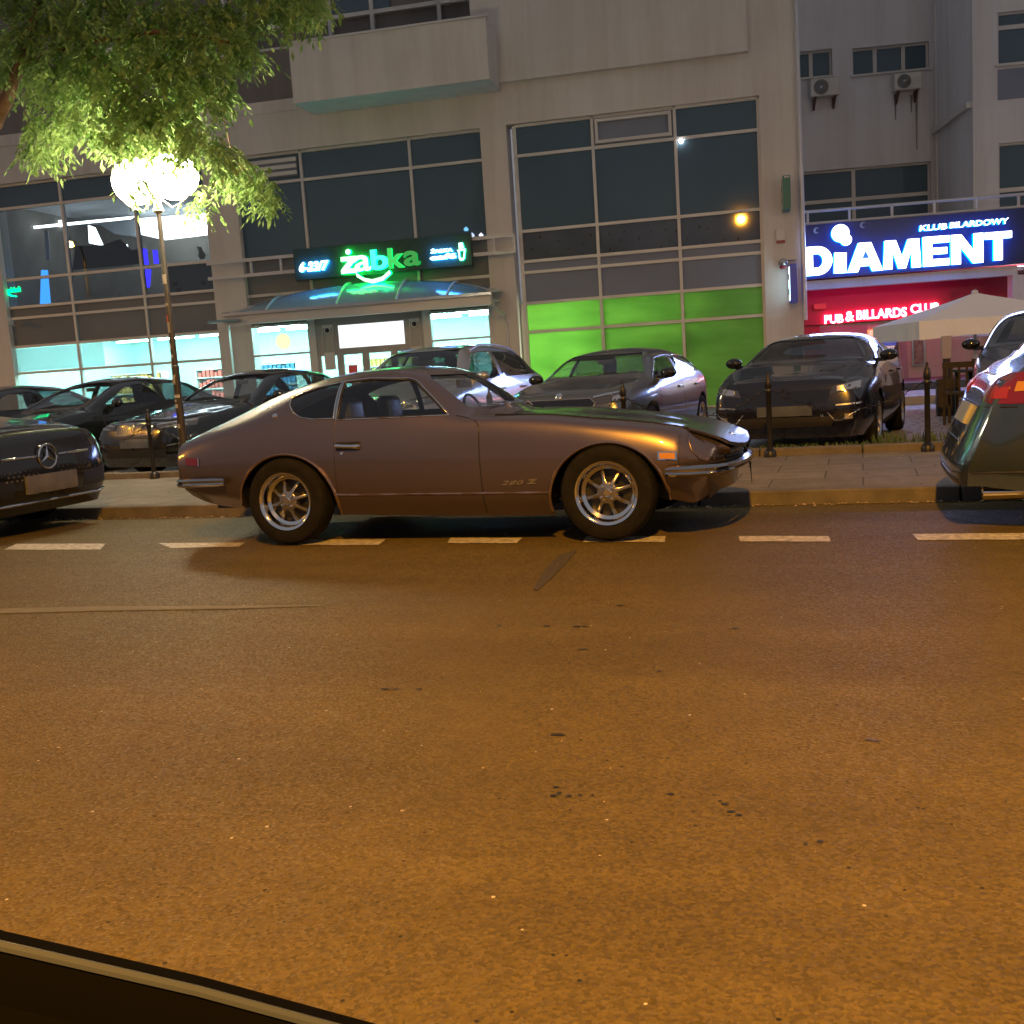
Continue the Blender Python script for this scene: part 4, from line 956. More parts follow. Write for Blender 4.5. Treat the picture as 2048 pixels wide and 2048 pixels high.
for a,b,z0,z1 in ((uA+.1,uB-.1,zmid_l+.025,zg_top),(uA+.1,uB-.1,.1,zmid_l-.025),(uC+.1,uD-.1,zmid_r+.025,zg_top),(uC+.1,uD-.1,.1,zmid_r-.025)):
    mb=MB(); mb.pbox(F,a,b,z0,z1,DS-.03,DS-.04); part(mb,'pane',M['paneglass'],sfo)
# door unit
a0,a1 = uB+.10, uC-.10
lx0,lx1 = us(677,675), us(808,665)
mb=MB(); mb.pbox(F,a0,lx0,door_top,zs_top,DS-.02,DS-.08); mb.pbox(F,lx1,a1,door_top,zs_top,DS-.02,DS-.08); mb.pbox(F,lx0,lx1,light_top,zs_top,DS-.02,DS-.08); mb.pbox(F,lx0,lx1,door_top,light_bot,DS-.02,DS-.08)
part(mb,'door_surround',M['alugrey'],sfo)
mb=MB(); mb.pbox(F,lx0,lx1,light_bot,light_top,DS-.03,DS-.05); part(mb,'light_panel',M['lightbox'] if 'lightbox' in M else emis('lightbox',(.86,.92,1.0),.9),sfo)
for x,y in ((655,661),(829,648)):
    c=F.uz(x,y,DS); ring=[(c[0]+.085*math.cos(t),c[1]+.085*math.sin(t)) for t in np.linspace(0,2*math.pi,24,endpoint=False)]
    part(MB().prism(ring,DS+.02,DS-.03,lambda a,b,h:tuple(F.P(a,b,h))),'round_vent',M['frame'],sfo)
    ring=[(c[0]+.06*math.cos(t),c[1]+.06*math.sin(t)) for t in np.linspace(0,2*math.pi,24,endpoint=False)]
    part(MB().prism(ring,DS+.03,DS+.0,lambda a,b,h:tuple(F.P(a,b,h))),'round_vent',M['black'],sfo)
    mb=MB(); h_=.14; 
    for k0_,k1_,z0_,z1_ in ((-h_,-h_+.015,-1.0,.14),(h_-.015,h_,-1.0,.14),(-h_,h_,.125,.14),(-h_,h_,-1.0,-.985)): mb.pbox(F,c[0]+k0_,c[0]+k1_,c[1]+z0_*.55,c[1]+z1_*1.,DS+.01,DS-.02)
    part(mb,'panel_edge',M['frame'],sfo)
# door leaves
dlines=[us(646,730),us(672,730),us(686,730),us(727,730),us(733,730),us(785,730),a1-.02]
def leaf(u0,u1):
    mb=MB(); mb.pbox(F,u0,u0+.09,PZ,door_top,DS,DS-.06); mb.pbox(F,u1-.09,u1,PZ,door_top,DS,DS-.06); mb.pbox(F,u0+.09,u1-.09,door_top-.10,door_top,DS,DS-.06); mb.pbox(F,u0+.09,u1-.09,PZ,.18,DS,DS-.06)
    f=part(mb,'door',M['alugrey'],sfo); mb=MB(); mb.pbox(F,u0+.09,u1-.09,.18,door_top-.10,DS-.02,DS-.03); part(mb,'pane',M['paneglass'],f)
    hb=MB().tube([F.P(u1-.05,.9,DS+.05),F.P(u1-.05,1.3,DS+.05)],.012,8); part(hb,'handle',M['alu'],f)
us_=[a0,us(682,730),us(733,730),us(790,725),a1]
for i in range(4): leaf(us_[i],us_[i+1])
mb=MB(); c=F.uz(706,741,DS); mb.pbox(F,c[0]-.12,c[0]+.12,c[1]-.2,c[1]+.14,DS-.012,DS-.017); part(mb,'red_poster',mat('red_poster',(.75,.10,.12),.5),sfo)
# canopy: curved glass on steel ribs with a front beam and gutter
zb0 = F.z((487,627),(975,595), d=1.25); zb1 = F.z((487,645),(975,615), d=1.25)
cu0, cu1 = F.u(440,624,1.3), F.u(985,590,1.3)
ztc = F.z((700,566), d=.3); 
def arc(t):   # t 0..1 along the canopy
    return .08+.92*math.sin(math.pi*min(max(t,0),1))**.62
cz = lambda t, v: zb0+.06+(ztc-zb0-.06)*arc(t)*math.sin(v*math.pi/2)**.9     # v 0 front .. 1 wall
cdp = lambda v: 1.30-1.12*v
cn = empty('shop_canopy', tuple(F.P((cu0+cu1)/2, zb0))); tag(cn,'curved glass canopy with steel ribs over the shop entrance','canopy')
nt_,nv_=40,10; vs=[];fs=[]
for i in range(nt_+1):
    for j in range(nv_+1): vs.append(F.P(cu0+(cu1-cu0)*i/nt_, cz(i/nt_,j/nv_), cdp(j/nv_)))
for i in range(nt_):
    for j in range(nv_): a=i*(nv_+1)+j; fs.append((a,a+1,a+nv_+2,a+nv_+1))
M['canopyglass']=mat('canopy_glass',(.20,.30,.34),.16,coat=.8); 
part(MB().add(vs,fs),'glass_roof',M['canopyglass'],cn,smooth=60)
for t in (0.002,.175,.44,.66,.84,.998):
    mb=MB().tube([F.P(cu0+(cu1-cu0)*t, cz(t,v)+.015, cdp(v)) for v in np.linspace(0,1,12)],.028,8); part(mb,'rib',M['frame'],cn,smooth=60)
mb=MB(); mb.pbox(F,cu0+.1,cu1-.05,zb1,zb0,1.32,1.20); part(mb,'beam',M['frame'],cn)
mb=MB(); mb.pbox(F,cu0,cu1,zb0+.0,zb0+.07,1.42,1.325); part(mb,'gutter',M['alu'],cn)
mb=MB(); mb.pbox(F,cu0+.15,cu1-.1,zb1+.12,zb1+.16,1.2,.1); part(mb,'soffit',M['frame'],cn)
for x in (458,): 
    u_=F.u(x,690,1.22); mb=MB(); mb.pbox(F,u_-.05,u_+.05,PZ,zb1,1.27,1.17); part(mb,'post',M['frame'],cn)
u_=F.u(982,600,1.2); mb=MB().tube([F.P(u_,zb0+.05,1.3),F.P(u_+.02,zb0-.10,1.25),F.P(u_+.05,zb0-.28,1.1),F.P(u_p2[0]+.35,zb0-.42,.12),F.P(u_p2[0]+.36,zb0-.6,.08),F.P(u_p2[0]+.36,PZ,.08)],.035,10); part(mb,'downpipe',M['frame'],cn,smooth=60)
# glass canopy tongue at its left with camera bracket
u_=F.u(440,628,1.3); mb=MB(); mb.pbox(F,u_-.25,u_+.55,zb0-.14,zb0-.08,1.5,1.15); part(mb,'end_plate',M['canopyglass'],cn,bevel=.01)

# ------------------------------------------------------------------ shop sign
DG=.55
sg0,sg1 = F.u(587,520,DG),F.u(942,490,DG); sz1 = F.z((583,500),(925,470), d=DG)+.02; sz0 = F.z((590,562),(945,530), d=DG)
sgn = empty('shop_sign', tuple(F.P(sg0,sz0,DG))); tag(sgn,'dark green lightbox sign with glowing green shop name and smile above the canopy','sign')
M['signgreen']=mottle(mat('sign_green', rough=.4),(.010,.045,.030),(.014,.055,.036),1.)
mb=MB(); mb.pbox(F,sg0,sg1,sz0,sz1,DG,DG-.16); part(mb,'panel',M['signgreen'],sgn,bevel=.01)
def lettering(par, txt, pl, px, d, m, **k):
    (x0,y0),(x1,y1)=px   # lower-left and upper-right pixels
    a=pl.uz(x0,y0,d); b=pl.uz(x1,y1,d); zc0=a[1]; zc1=b[1]
    o=fit_text('lettering',txt,pl,a[0],b[0],zc0,zc1,d,m,parent=par,**k); o.matrix_parent_inverse=Matrix.Translation(-par.location); return o
def led2(name, face, fs_, side, ss_):
    """front-lit letter face; its returns glow in the halo colour"""
    m = bpy.data.materials.new(name); m.use_nodes=True; nt=m.node_tree; nt.nodes.clear(); o=nt.nodes.new('ShaderNodeOutputMaterial'); mx=nt.nodes.new('ShaderNodeMixShader'); a=nt.nodes.new('ShaderNodeEmission'); b=nt.nodes.new('ShaderNodeEmission')
    g=nt.nodes.new('ShaderNodeNewGeometry'); dt=nt.nodes.new('ShaderNodeVectorMath'); dt.operation='DOT_PRODUCT'; dt.inputs[1].default_value=tuple(F.n); th=nt.nodes.new('ShaderNodeMath'); th.operation='GREATER_THAN'; th.inputs[1].default_value=.7
    nt.links.new(g.outputs['True Normal'],dt.inputs[0]); nt.links.new(dt.outputs['Value'],th.inputs[0]); nt.links.new(th.outputs[0],mx.inputs[0]); nt.links.new(a.outputs[0],mx.inputs[2]); nt.links.new(b.outputs[0],mx.inputs[1]); nt.links.new(mx.outputs[0],o.inputs[0])
    a.inputs[0].default_value=(*face,1); a.inputs[1].default_value=fs_; b.inputs[0].default_value=(*side,1); b.inputs[1].default_value=ss_; return m
G1=led2('letter_mint',(.50,1.0,.62),1.9,(.0,1.0,.12),14.); G2=led2('letter_teal',(.06,.95,.50),1.3,(0,.9,.3),5.); G3=led2('letter_green',(.05,.50,.10),.9,(0,.5,.08),2.0); G0=led2('letter_dim',(.05,.28,.06),.8,(0,.3,.05),1.)
WB=led2('letter_white',(.85,.97,1.0),2.6,(.02,.30,1.0),16.)
def bold(t, x0,y0,x1,y1, m, par=sgn, pl=F, d=DG+.05, **k):
    return lettering(par,t,pl,((x0,y0),(x1,y1)),d,m,extrude=.045,**k)
_z=[(0,0),(1,0),(1,.27),(.50,.27),(1,.80),(1,1),(.04,1),(.04,.74),(.50,.74),(0,.22)]; _a=F.uz(684,548,DG+.05); _b=F.uz(713,512,DG+.05)
part(MB().prism([(_a[0]+(_b[0]-_a[0])*p,_a[1]+(_b[1]-_a[1])*q) for p,q in _z],DG+.095,DG+.005,lambda a,b,h:tuple(F.P(a,b,h))),'lettering',G1,sgn); _c=F.uz(697,504,DG+.05); part(MB().prism([(_c[0]+.065*math.cos(t),_c[1]+.065*math.sin(t)) for t in np.linspace(0,2*math.pi,20,endpoint=False)],DG+.095,DG+.005,lambda a,b,h:tuple(F.P(a,b,h))),'lettering',G1,sgn)
bold('a',711,544,741,509,G1,offset=.018); bold('b',744,541,775,497,G2,offset=.03); bold('k',778,537,807,494,G3,offset=.03); bold('a',809,533,839,500,G0,offset=.02)
# smile
sm=[]; 
A=[(712,548),(735,560),(757,556),(782,541)]; 
cc=[F.uz(x,y,DG+.05) for x,y in ((713,546),(728,556),(746,559),(765,554),(780,541))]; cl=[F.uz(x,y,DG+.05) for x,y in ((715,554),(730,563),(748,567),(768,561),(783,547))]
part(MB().prism(cl+cc[::-1],DG+.10,DG+.005,lambda a,b,h:tuple(F.P(a,b,h))),'smile',G1,sgn)
bold('6-23/7',600,545,657,520,WB,offset=.03,shear=.25)
bold('ŻABKA',862,507,905,494,WB,offset=.03,shear=.1); bold('café',861,521,912,506,WB,offset=.03,shear=.1)
WG=led2('icon_mint',(.6,1.0,.85),1.6,(0,.8,.4),6.)
for pts in ([(914,500),(931,497),(930,500),(915,503)],[(916,503),(919,502),(921,517),(918,518)],[(928,500),(931,499),(929,518),(926,517)],[(918,516),(929,516),(926,521),(920,521)],[(917,486),(925,485),(928,496),(918,498)]):
    P=[F.uz(x,y,DG+.05) for x,y in pts]; part(MB().prism(P,DG+.06,DG+.005,lambda a,b,h:tuple(F.P(a,b,h))),'cup_icon',WG,sgn)
# green logo reflected deep at the left, built as glowing mirrored letters
lg2=empty('logo_reflection',tuple(F.P(ul[2]+.2,3,D0))); tag(lg2,'small green logo reflection in the left window of the upper floor','sign')
o=lettering(lg2,'żabka',F,((14,586),(40,572)),D0+.02,emis('logo_green',(0,.9,.25),1.8),extrude=.01,offset=.03,mirror=True)
P=[F.uz(x,y,D0+.02) for x,y in ((14,584),(24,590),(34,592),(33,594),(22,593),(13,588))]; part(MB().prism(P,D0+.03,D0+.01,lambda a,b,h:tuple(F.P(a,b,h))),'smile',emis('logo_smile',(0,.9,.3),2.),lg2)
# things on the corner pillar
sb_=empty('pharmacy_box', tuple(F.P(u_c-.4,4,.1))); tag(sb_,'green and white sign box sticking out of the corner pillar, upper of two','sign')
def proj_box(par, xl, xr, yt, yb, depth, mface, mside):
    """sign box standing out at right angles from the wall; its left face looks along the wall"""
    a=F.uz(xr,yb,.0); b=F.uz(xr,yt,.0); u1=a[0]; 
    o=part(MB().pbox(F,u1-.16,u1,a[1],b[1],depth,.06),'box',mside,par,bevel=.01)
    p=part(MB().pbox(F,u1-.166,u1-.160,a[1]+.05,b[1]-.05,depth-.03,.10),'face',mface,par); return u1,a[1],b[1]
wf=mottle(mat('sign_white_face',rough=.4),(.42,.45,.42),(.5,.53,.5),3.)
u1,za,zb=proj_box(sb_,1556,1579,360,425,.72,wf,mat('teal_side',(.015,.16,.13),.4))
part(MB().pbox(F,u1-.13,u1-.02,zb-.05,zb-.02,.725,.70),'cap',M['frame'],sb_)
for z_ in (.33,.66): part(MB().pbox(F,u1-.175,u1-.166,za+(zb-za)*z_-.06,za+(zb-za)*z_+.06,.45,.25),'mark',mat('mark_grey',(.15,.17,.16),.5),sb_)
sb2=empty('lit_sign_box', tuple(F.P(u_c-.3,3,.1))); tag(sb2,'white glowing sign box with blue side on the corner pillar, beside the club name','sign')
u1,za,zb=proj_box(sb2,1588,1593,531,606,.62,emis('box_glow',(.55,.85,1.0),2.2),mat('navy_side',(.01,.02,.09),.35,emit=(.02,.08,.6),es=.12))
for z_ in (.3,.7): part(MB().pbox(F,u1-.175,u1-.166,za+(zb-za)*z_-.07,za+(zb-za)*z_+.05,.45,.15),'mark',mat('mark_dark',(.05,.06,.08),.5),sb2)
o=wbox('alarm_box','white alarm box with a red base on the corner pillar','alarm box',1552,459,1570,480,.0,.09,mat('alarm_white',(.62,.6,.56),.5))
a=F.uz(1553,480,.1); b=F.uz(1570,485,.1); MB().pbox(F,a[0],b[0],b[1],a[1],.0,.088).build('alarm_base',mat('alarm_red',(.25,.03,.05),.4),o)
cm=empty('security_camera',tuple(F.P(F.u(1566,525),F.uz(1566,525)[1],.1))); tag(cm,'grey dome camera with red ring just above the glowing sign box','camera')
c=F.uz(1566,525,.15); part(MB().sphere(F.P(c[0],c[1],.16),(.11,.11,.10)),'dome',M['alu'],cm,smooth=True); part(MB().sphere(F.P(c[0],c[1]-.10,.16),(.09,.09,.05)),'ring',mat('cam_red',(.3,.03,.06),.3),cm,smooth=True); part(MB().pbox(F,c[0]-.05,c[0]+.3,c[1]+.04,c[1]+.10,.20,.0),'bracket',M['frame'],cm)
cm=empty('security_camera',tuple(F.P(lb-.2,2,.3))); tag(cm,'small bullet camera on the left pillar beside the lit shop window','camera')
c=F.uz(22,642,.3); part(MB().tube([F.P(c[0]-.16,c[1]+.07,.2),F.P(c[0]+.16,c[1]-.05,.5)],.06,12),'body',M['frame'],cm,smooth=40); part(MB().tube([F.P(c[0]-.15,c[1]-.1,0),F.P(c[0]-.15,c[1]+.0,.25)],.03,8),'bracket',M['frame'],cm)

# ------------------------------------------------------------------ recessed building at the right, with the club
RY=31.5; R_=Plane(RY,.20)
ru0 = R_.u(1545,300); ru1=R_.u(1872,300)
rb=empty('club_building',tuple(R_.P(ru0,0))); tag(rb,'recessed grey rendered building with small upper windows above the billiards club','building')
def openings_wall(pl, u0,u1,z0,z1,holes,d0,d1):
    """holes: (ua,ub,za,zb) not overlapping in u columns"""
    mb=MB(); hs=sorted(holes); cur=u0; cols=[]
    edges=sorted({u0,u1}|{h[0] for h in holes}|{h[1] for h in holes})
    for a,b in zip(edges,edges[1:]):
        inn=sorted([(h[2],h[3]) for h in holes if h[0]<=a+1e-6 and h[1]>=b-1e-6]); z=z0
        for za,zb in inn: 
            if za>z: mb.pbox(pl,a,b,z,za,d0,d1)
            z=zb
        if z1>z: mb.pbox(pl,a,b,z,z1,d0,d1)
    return mb
def wpx(pl,x0,y0,x1,y1,d=0): a=pl.uz(x0,y1,d); b=pl.uz(x1,y0,d); return (a[0],b[0],a[1],b[1])
h1=wpx(R_,1590,100,1664,155); h2=wpx(R_,1705,92,1858,145); h1=(h1[0],h1[1],R_.uz(1660,151)[1],R_.uz(1660,97)[1]); h2=(h2[0],h2[1],R_.z((1705,151),(1868,135)),R_.z((1705,94),(1855,85)))
zc3=R_.z((1607,343),(1863,323)); h3=(R_.u(1600,380),R_.u(1862,350),3.1,zc3)
holes=[h1,h2,h3]
part(openings_wall(R_,ru0,ru1,-.05,13,holes,0,-.3),'wall',M['wall2'],rb)
def win(pl, h, cols, rows, par, m='paned', fw=.05, d=-.18):
    fr=MB(); u0,u1,z0,z1=h; us2=[u0+(u1-u0)*c for c in cols]; zs2=[z0+(z1-z0)*r for r in rows]
    for u_ in us2: fr.pbox(pl,u_-fw,u_+fw,z0,z1,d+.04,d-.04)
    for z_ in zs2:
        for a,b in zip(us2,us2[1:]): fr.pbox(pl,a+fw,b-fw,z_-fw,z_+fw,d+.035,d-.035)
    f=part(fr,'window',M['frame'] if m!='x' else M['frame'],par)
    for a,b in zip(us2,us2[1:]):
        for c,e in zip(zs2,zs2[1:]): q=MB(); q.pbox(pl,a+fw*.8,b-fw*.8,c+fw*.8,e-fw*.8,d,d-.01); part(q,'pane',M[m],f)
    s_=MB(); s_.pbox(pl,u0-.06,u1+.06,z0-.05,z0,.08,-.15); part(s_,'sill',M['frame'],f); return f
win(R_,h1,[0,.45,1],[0,1],rb); win(R_,h2,[0,.31,.68,1],[0,1],rb); win(R_,h3,[0,.42,1],[0,.42,.72,1],rb)
# downpipes
for x0,x1 in ((1873,1884),(1881,1893)):
    u_=R_.u(x0,200,.12); part(MB().tube([R_.P(u_,2.9,.14),R_.P(u_,13,.14)],.055,10),'downpipe',M['frame'],rb,smooth=40)
# return wall and the nearer block on the right
zz=R_.P(R_.u(1890,200),0); nb=Plane(0,.20); QY=py(1946,300,27.0)
N_=Plane(28.2,.20); nu0=N_.u(1946,250)
nbk=empty('corner_block',tuple(N_.P(nu0,0))); tag(nbk,'nearer grey block with stacked windows at the right edge','building')
hA=(N_.u(1995,100),N_.u(2140,60),N_.z((1995,130)),N_.z((1995,25))); hB=(N_.u(1997,350),N_.u(2140,330),3.6,N_.z((1997,287)))
part(openings_wall(N_,nu0,nu0+9,2.9,13,[hA,hB],0,-.3),'wall',M['wall2'],nbk)
win(N_,hA,[0,.55,1],[0,.72,1],nbk,d=-.12); win(N_,hB,[0,.55,1],[0,.5,1],nbk,d=-.12)
q=MB(); q.pbox(N_,hA[0],hA[1],N_.z((1997,200)),N_.z((1995,140)),.02,-.02); part(q,'spandrel_panel',M['panegrey'],nbk)
q=MB(); dd=(R_.P(ru1,0)-N_.P(nu0,0))@N_.n; q.pbox(N_,nu0,nu0+.3,-.05,13,-.3,-4.6); part(q,'return_wall',M['wall2'],nbk)
q=MB(); q.pbox(R_,ru1,ru1+1.6,-.05,13,-.05,-.3); part(q,'wall',M['wall2'],rb)
z_=N_.z((1946,204)); 
q=MB(); q.pbox(N_,nu0-.12,nu0,z_-.10,z_+.04,-.1,-3.2); part(q,'ledge',M['frame'],nbk)
# air conditioners
M['acwhite']=mottle(mat('ac_white',rough=.5),(.50,.49,.46),(.60,.59,.56),3.)
def aircon(x0,y0,x1,y1,lab):
    u0,u1,z0,z1=wpx(R_,x0,y0,x1,y1,.35); z0=z1-(u1-u0)*.62
    e=empty('air_conditioner',tuple(R_.P(u0,z0,.1))); tag(e,lab,'air conditioner','air conditioners on the upper wall'); par=lambda mb,n,m,**k: part(mb,n,m,e,**k)
    par(MB().pbox(R_,u0,u1,z0,z1,.38,.08),'casing',M['acwhite'],bevel=.015)
    c=(u0+(u1-u0)*.36,(z0+z1)/2); r_=(z1-z0)*.42
    par(MB().prism([(c[0]+r_*math.cos(t),c[1]+r_*math.sin(t)) for t in np.linspace(0,2*math.pi,26,endpoint=False)],.392,.375,lambda a,b,h:tuple(R_.P(a,b,h))),'fan',M['black'])
    mb=MB()
    for k in range(1,5): rr=r_*k/4.6; mb.tube([R_.P(c[0]+rr*math.cos(t),c[1]+rr*math.sin(t),.402) for t in np.linspace(0,2*math.pi,25)],.006,4,cap=False)
    mb.tube([R_.P(c[0]-.04,c[1],.40),R_.P(c[0]+.04,c[1],.40)],.035,10); par(mb,'fan_guard',M['alu'])
    for f_ in (.12,.82): q=MB(); a=u0+(u1-u0)*f_; q.add([R_.P(a,z0-.02,.02),R_.P(a,z0-.02,.42),R_.P(a,z0-.30,.05),R_.P(a+.05,z0-.02,.02),R_.P(a+.05,z0-.02,.42),R_.P(a+.05,z0-.30,.05)],[(0,1,2),(3,5,4),(0,3,4,1),(1,4,5,2),(2,5,3,0)]); par(q,'bracket',mat('rust',(.10,.05,.04),.7))
aircon(1622,153,1678,190,'white air conditioner on the left, half under the small open window'); aircon(1789,143,1842,178,'white air conditioner on the right, with water stains below it')
M['stain']=mottle(mat('water_stain',rough=.9),(.17,.16,.155),(.27,.26,.25),8.)
for i,(x,y0,y1) in enumerate(((1832,190,300),(1790,190,240),(1822,190,225))):
    a=R_.uz(x,y0); b=R_.uz(x,y1); P=[(a[0]-.03,a[1]),(a[0]+.05,a[1]),(a[0]+.03,(a[1]+b[1])/2),(a[0]+.02,b[1]),(a[0]-.01,b[1]),(a[0]-.02,(a[1]+b[1])/2)]; part(MB().prism(P,.004,.001,lambda a_,b_,h:tuple(R_.P(a_,b_,h))),'water_stain',M['stain'],rb)
# ------------------------------------------------------------------ club terrace: sign fascia, railing, beam, pink-lit wall
SP=Plane(26.3,.20); s0=SP.u(1602,500)-.25; s1=SP.u(2048,470)+4.
zs1=SP.z((1607,450),(2048,416)); zs0_=SP.z((1610,559),(2048,527))
ter=empty('club_terrace',tuple(SP.P(s0,0))); tag(ter,'deep blue fascia, white beam and steel railing of the club terrace','terrace')
M['navy']=mottle(mat('navy_panel',rough=.35),(.006,.018,.10),(.008,.024,.12),.6)
part(MB().pbox(SP,s0,s1,zs0_,zs1,0,-.12),'fascia',M['navy'],ter)
part(MB().pbox(SP,s0,s1,zs1-.25,zs1-.05,-.12,-3.0),'deck',M['wall2'],ter)
zr1=SP.z((1607,423),(1903,402),d=-.1)
mb=MB(); mb.tube([SP.P(s0,zr1,-.08),SP.P(s1,zr1,-.08)],.035,8); mb.tube([SP.P(s0,zs1+.03,-.08),SP.P(s1,zs1+.03,-.08)],.035,8)
for k,x in enumerate((1615,1699,1784,1869,1953,2037,2120)): u_=SP.u(x,430,-.08); mb.tube([SP.P(u_,zs1,-.08),SP.P(u_,zr1,-.08)],.032,8)
part(mb,'railing',mat('rail_white',(.55,.55,.55),.35,metal=.3),ter,smooth=40)
zbm=SP.z((1611,582),(2030,547))
mb=MB(); mb.pbox(SP,s0,SP.u(2040,540),zbm,zs0_-.03,-.15,-.5); part(mb,'beam',M['wall2'],ter)
part(MB().pbox(SP,SP.u(2030,560),SP.u(2046,560)+.2,PZ,zbm,-.15,-.5),'column',M['wall2'],ter)
# club name
WD=led2('club_letter',(1.0,1.0,1.0),3.2,(.0,.22,1.0),4.5)
cs_=empty('club_sign',tuple(SP.P(s0,zs0_))); tag(cs_,'white glowing club name in heavy capitals with a blue halo on the navy fascia','sign')
DL=.10
HV={'A':[[(0,0),(.30,0),(.36,.19),(.64,.19),(.70,0),(1,0),(.68,1),(.32,1)]],
 'M':[[(0,0),(.24,0),(.25,.62),(.40,0),(.60,0),(.75,.62),(.76,0),(1,0),(.96,1),(.66,1),(.50,.42),(.34,1),(.04,1)]],
 'E':[[(0,0),(1,0),(1,.23),(.36,.23),(.36,.39),(.92,.39),(.92,.61),(.36,.61),(.36,.77),(1,.77),(1,1),(0,1)]],
 'N':[[(0,0),(.30,0),(.30,.56),(.68,0),(1,0),(1,1),(.70,1),(.70,.44),(.32,1),(0,1)]],
 'T':[[(.34,0),(.66,0),(.66,.76),(1,.76),(1,1),(0,1),(0,.76),(.34,.76)]]}
def heavy(ch,x0,y0,x1,y1,d=None):
    d=DL; a=SP.uz(x0,y0,d); b=SP.uz(x1,y1,d); g=lambda p: (a[0]+(b[0]-a[0])*p[0], a[1]+(b[1]-a[1])*p[1]); mb=MB()
    if ch=='D':
        out=[(0,0),(.5,0)]+[(.5+.5*math.sin(t),.5-.5*math.cos(t)) for t in np.linspace(.2,math.pi-.2,14)]+[(.5,1),(0,1)]
        inn=[(.34,.26),(.5,.26)]+[(.48+.20*math.sin(t),.5-.24*math.cos(t)) for t in np.linspace(.2,math.pi-.2,14)]+[(.5,.74),(.34,.74)]
        n=len(out); vs=[]
        for h in (d+.06,d-.06):
            for p in out+inn: vs.append(SP.P(*g(p),h))
        fs=[]
        for i in range(n):
            j=(i+1)%n; fs+=[(i,j,n+j,n+i),(2*n+i,3*n+i,3*n+j,2*n+j),(i,2*n+i,2*n+j,j),(n+i,n+j,3*n+j,3*n+i)]
        mb.add(vs,fs)
    else: mb.prism([g(p) for p in HV[ch][0]],d+.06,d-.06,lambda p,q,h:tuple(SP.P(p,q,h)))
    return part(mb,'lettering',WD,cs_)
def cl_(t,x0,y0,x1,y1,m=WD,d=DL,par=cs_,**k): return lettering(par,t,SP,((x0,y0),(x1,y1)),d,m,extrude=.06,**k)
heavy('D',1606,553,1663,491); 
P=[SP.uz(x,y,DL) for x,y in ((1668,506),(1692,506),(1692,546),(1667,547))]; part(MB().prism(P,DL+.06,DL-.05,lambda a,b,h:tuple(SP.P(a,b,h))),'lettering',WD,cs_)
for (x,y,r_) in ((1680,467,.20),(1691,480,.13)):
    c=SP.uz(x,y,DL); part(MB().prism([(c[0]+r_*math.cos(t),c[1]+r_*math.sin(t)) for t in np.linspace(0,2*math.pi,28,endpoint=False)],DL+.06+.002*(r_<.15),DL-.05,lambda a,b,h:tuple(SP.P(a,b,h))),'ball_logo',WD,cs_)
P=[SP.uz(x,y,DL) for x,y in ((1665,466),(1680,452),(1694,460),(1697,478),(1698,488),(1690,492),(1680,488),(1683,482),(1668,475))]; 
heavy('A',1694,546,1764,483); part(MB().prism([SP.uz(x,y,DL+.06) for x,y in ((1724,517),(1739,516),(1731,501))],DL+.064,DL+.058,lambda a,b,h:tuple(SP.P(a,b,h))),'counter',mat('counter_blue',(.02,.1,.5),.5,emit=(.02,.25,.9),es=.5),cs_); heavy('M',1766,540,1840,477); heavy('E',1845,534,1897,471); heavy('N',1901,530,1965,466); heavy('T',1968,523,2022,462)
WD2=led2('club_letter_small',(1.0,1.0,1.0),2.6,(.0,.25,1.0),3.)
for t,x0,y0,x1,y1 in (('KLUB',1838,463,1893,447),('BILARDOWY',1898,457,2016,436)): cl_(t,x0,y0,x1,y1,m=WD2,offset=.02,shear=.08)
ld=bpy.data.lights.new('sign_glow','AREA'); ld.shape='RECTANGLE'; ld.size=7.; ld.size_y=.8; ld.energy=170; ld.color=(.30,.42,1.0); lo=bpy.data.objects.new('sign_glow',ld); COL.objects.link(lo); lo.parent=cs_
_c=SP.P((SP.u(1610,500)+SP.u(2020,490))/2,(zs0_+zs1)/2,.2); lo.matrix_world=Matrix.Translation(_c)@Matrix.Rotation(.20,4,'Z')@Matrix.Rotation(-math.pi/2,4,'X')
lo.matrix_parent_inverse=Matrix.Translation(-cs_.location); lo.location=_c; lo.rotation_euler=(Matrix.Rotation(.20,3,'Z')@Matrix.Rotation(math.pi/2,3,'X')).to_euler(); lo.rotation_euler=(math.radians(-80),0,.20)
# crescent marks on the fascia
for x,y in ((1633,461),(1726,450)): 
    c=SP.uz(x,y,.01); part(MB().prism([(c[0]+.07*math.cos(t),c[1]+.07*math.sin(t)) for t in np.linspace(.6,5.4,14)]+[(c[0]+.03+.05*math.cos(t),c[1]+.05*math.sin(t)) for t in np.linspace(5.2,.8,12)],.012,.002,lambda a,b,h:tuple(SP.P(a,b,h))),'crescent',mat('crescent_%d'%x,(.25,.35,.5),.5),cs_)
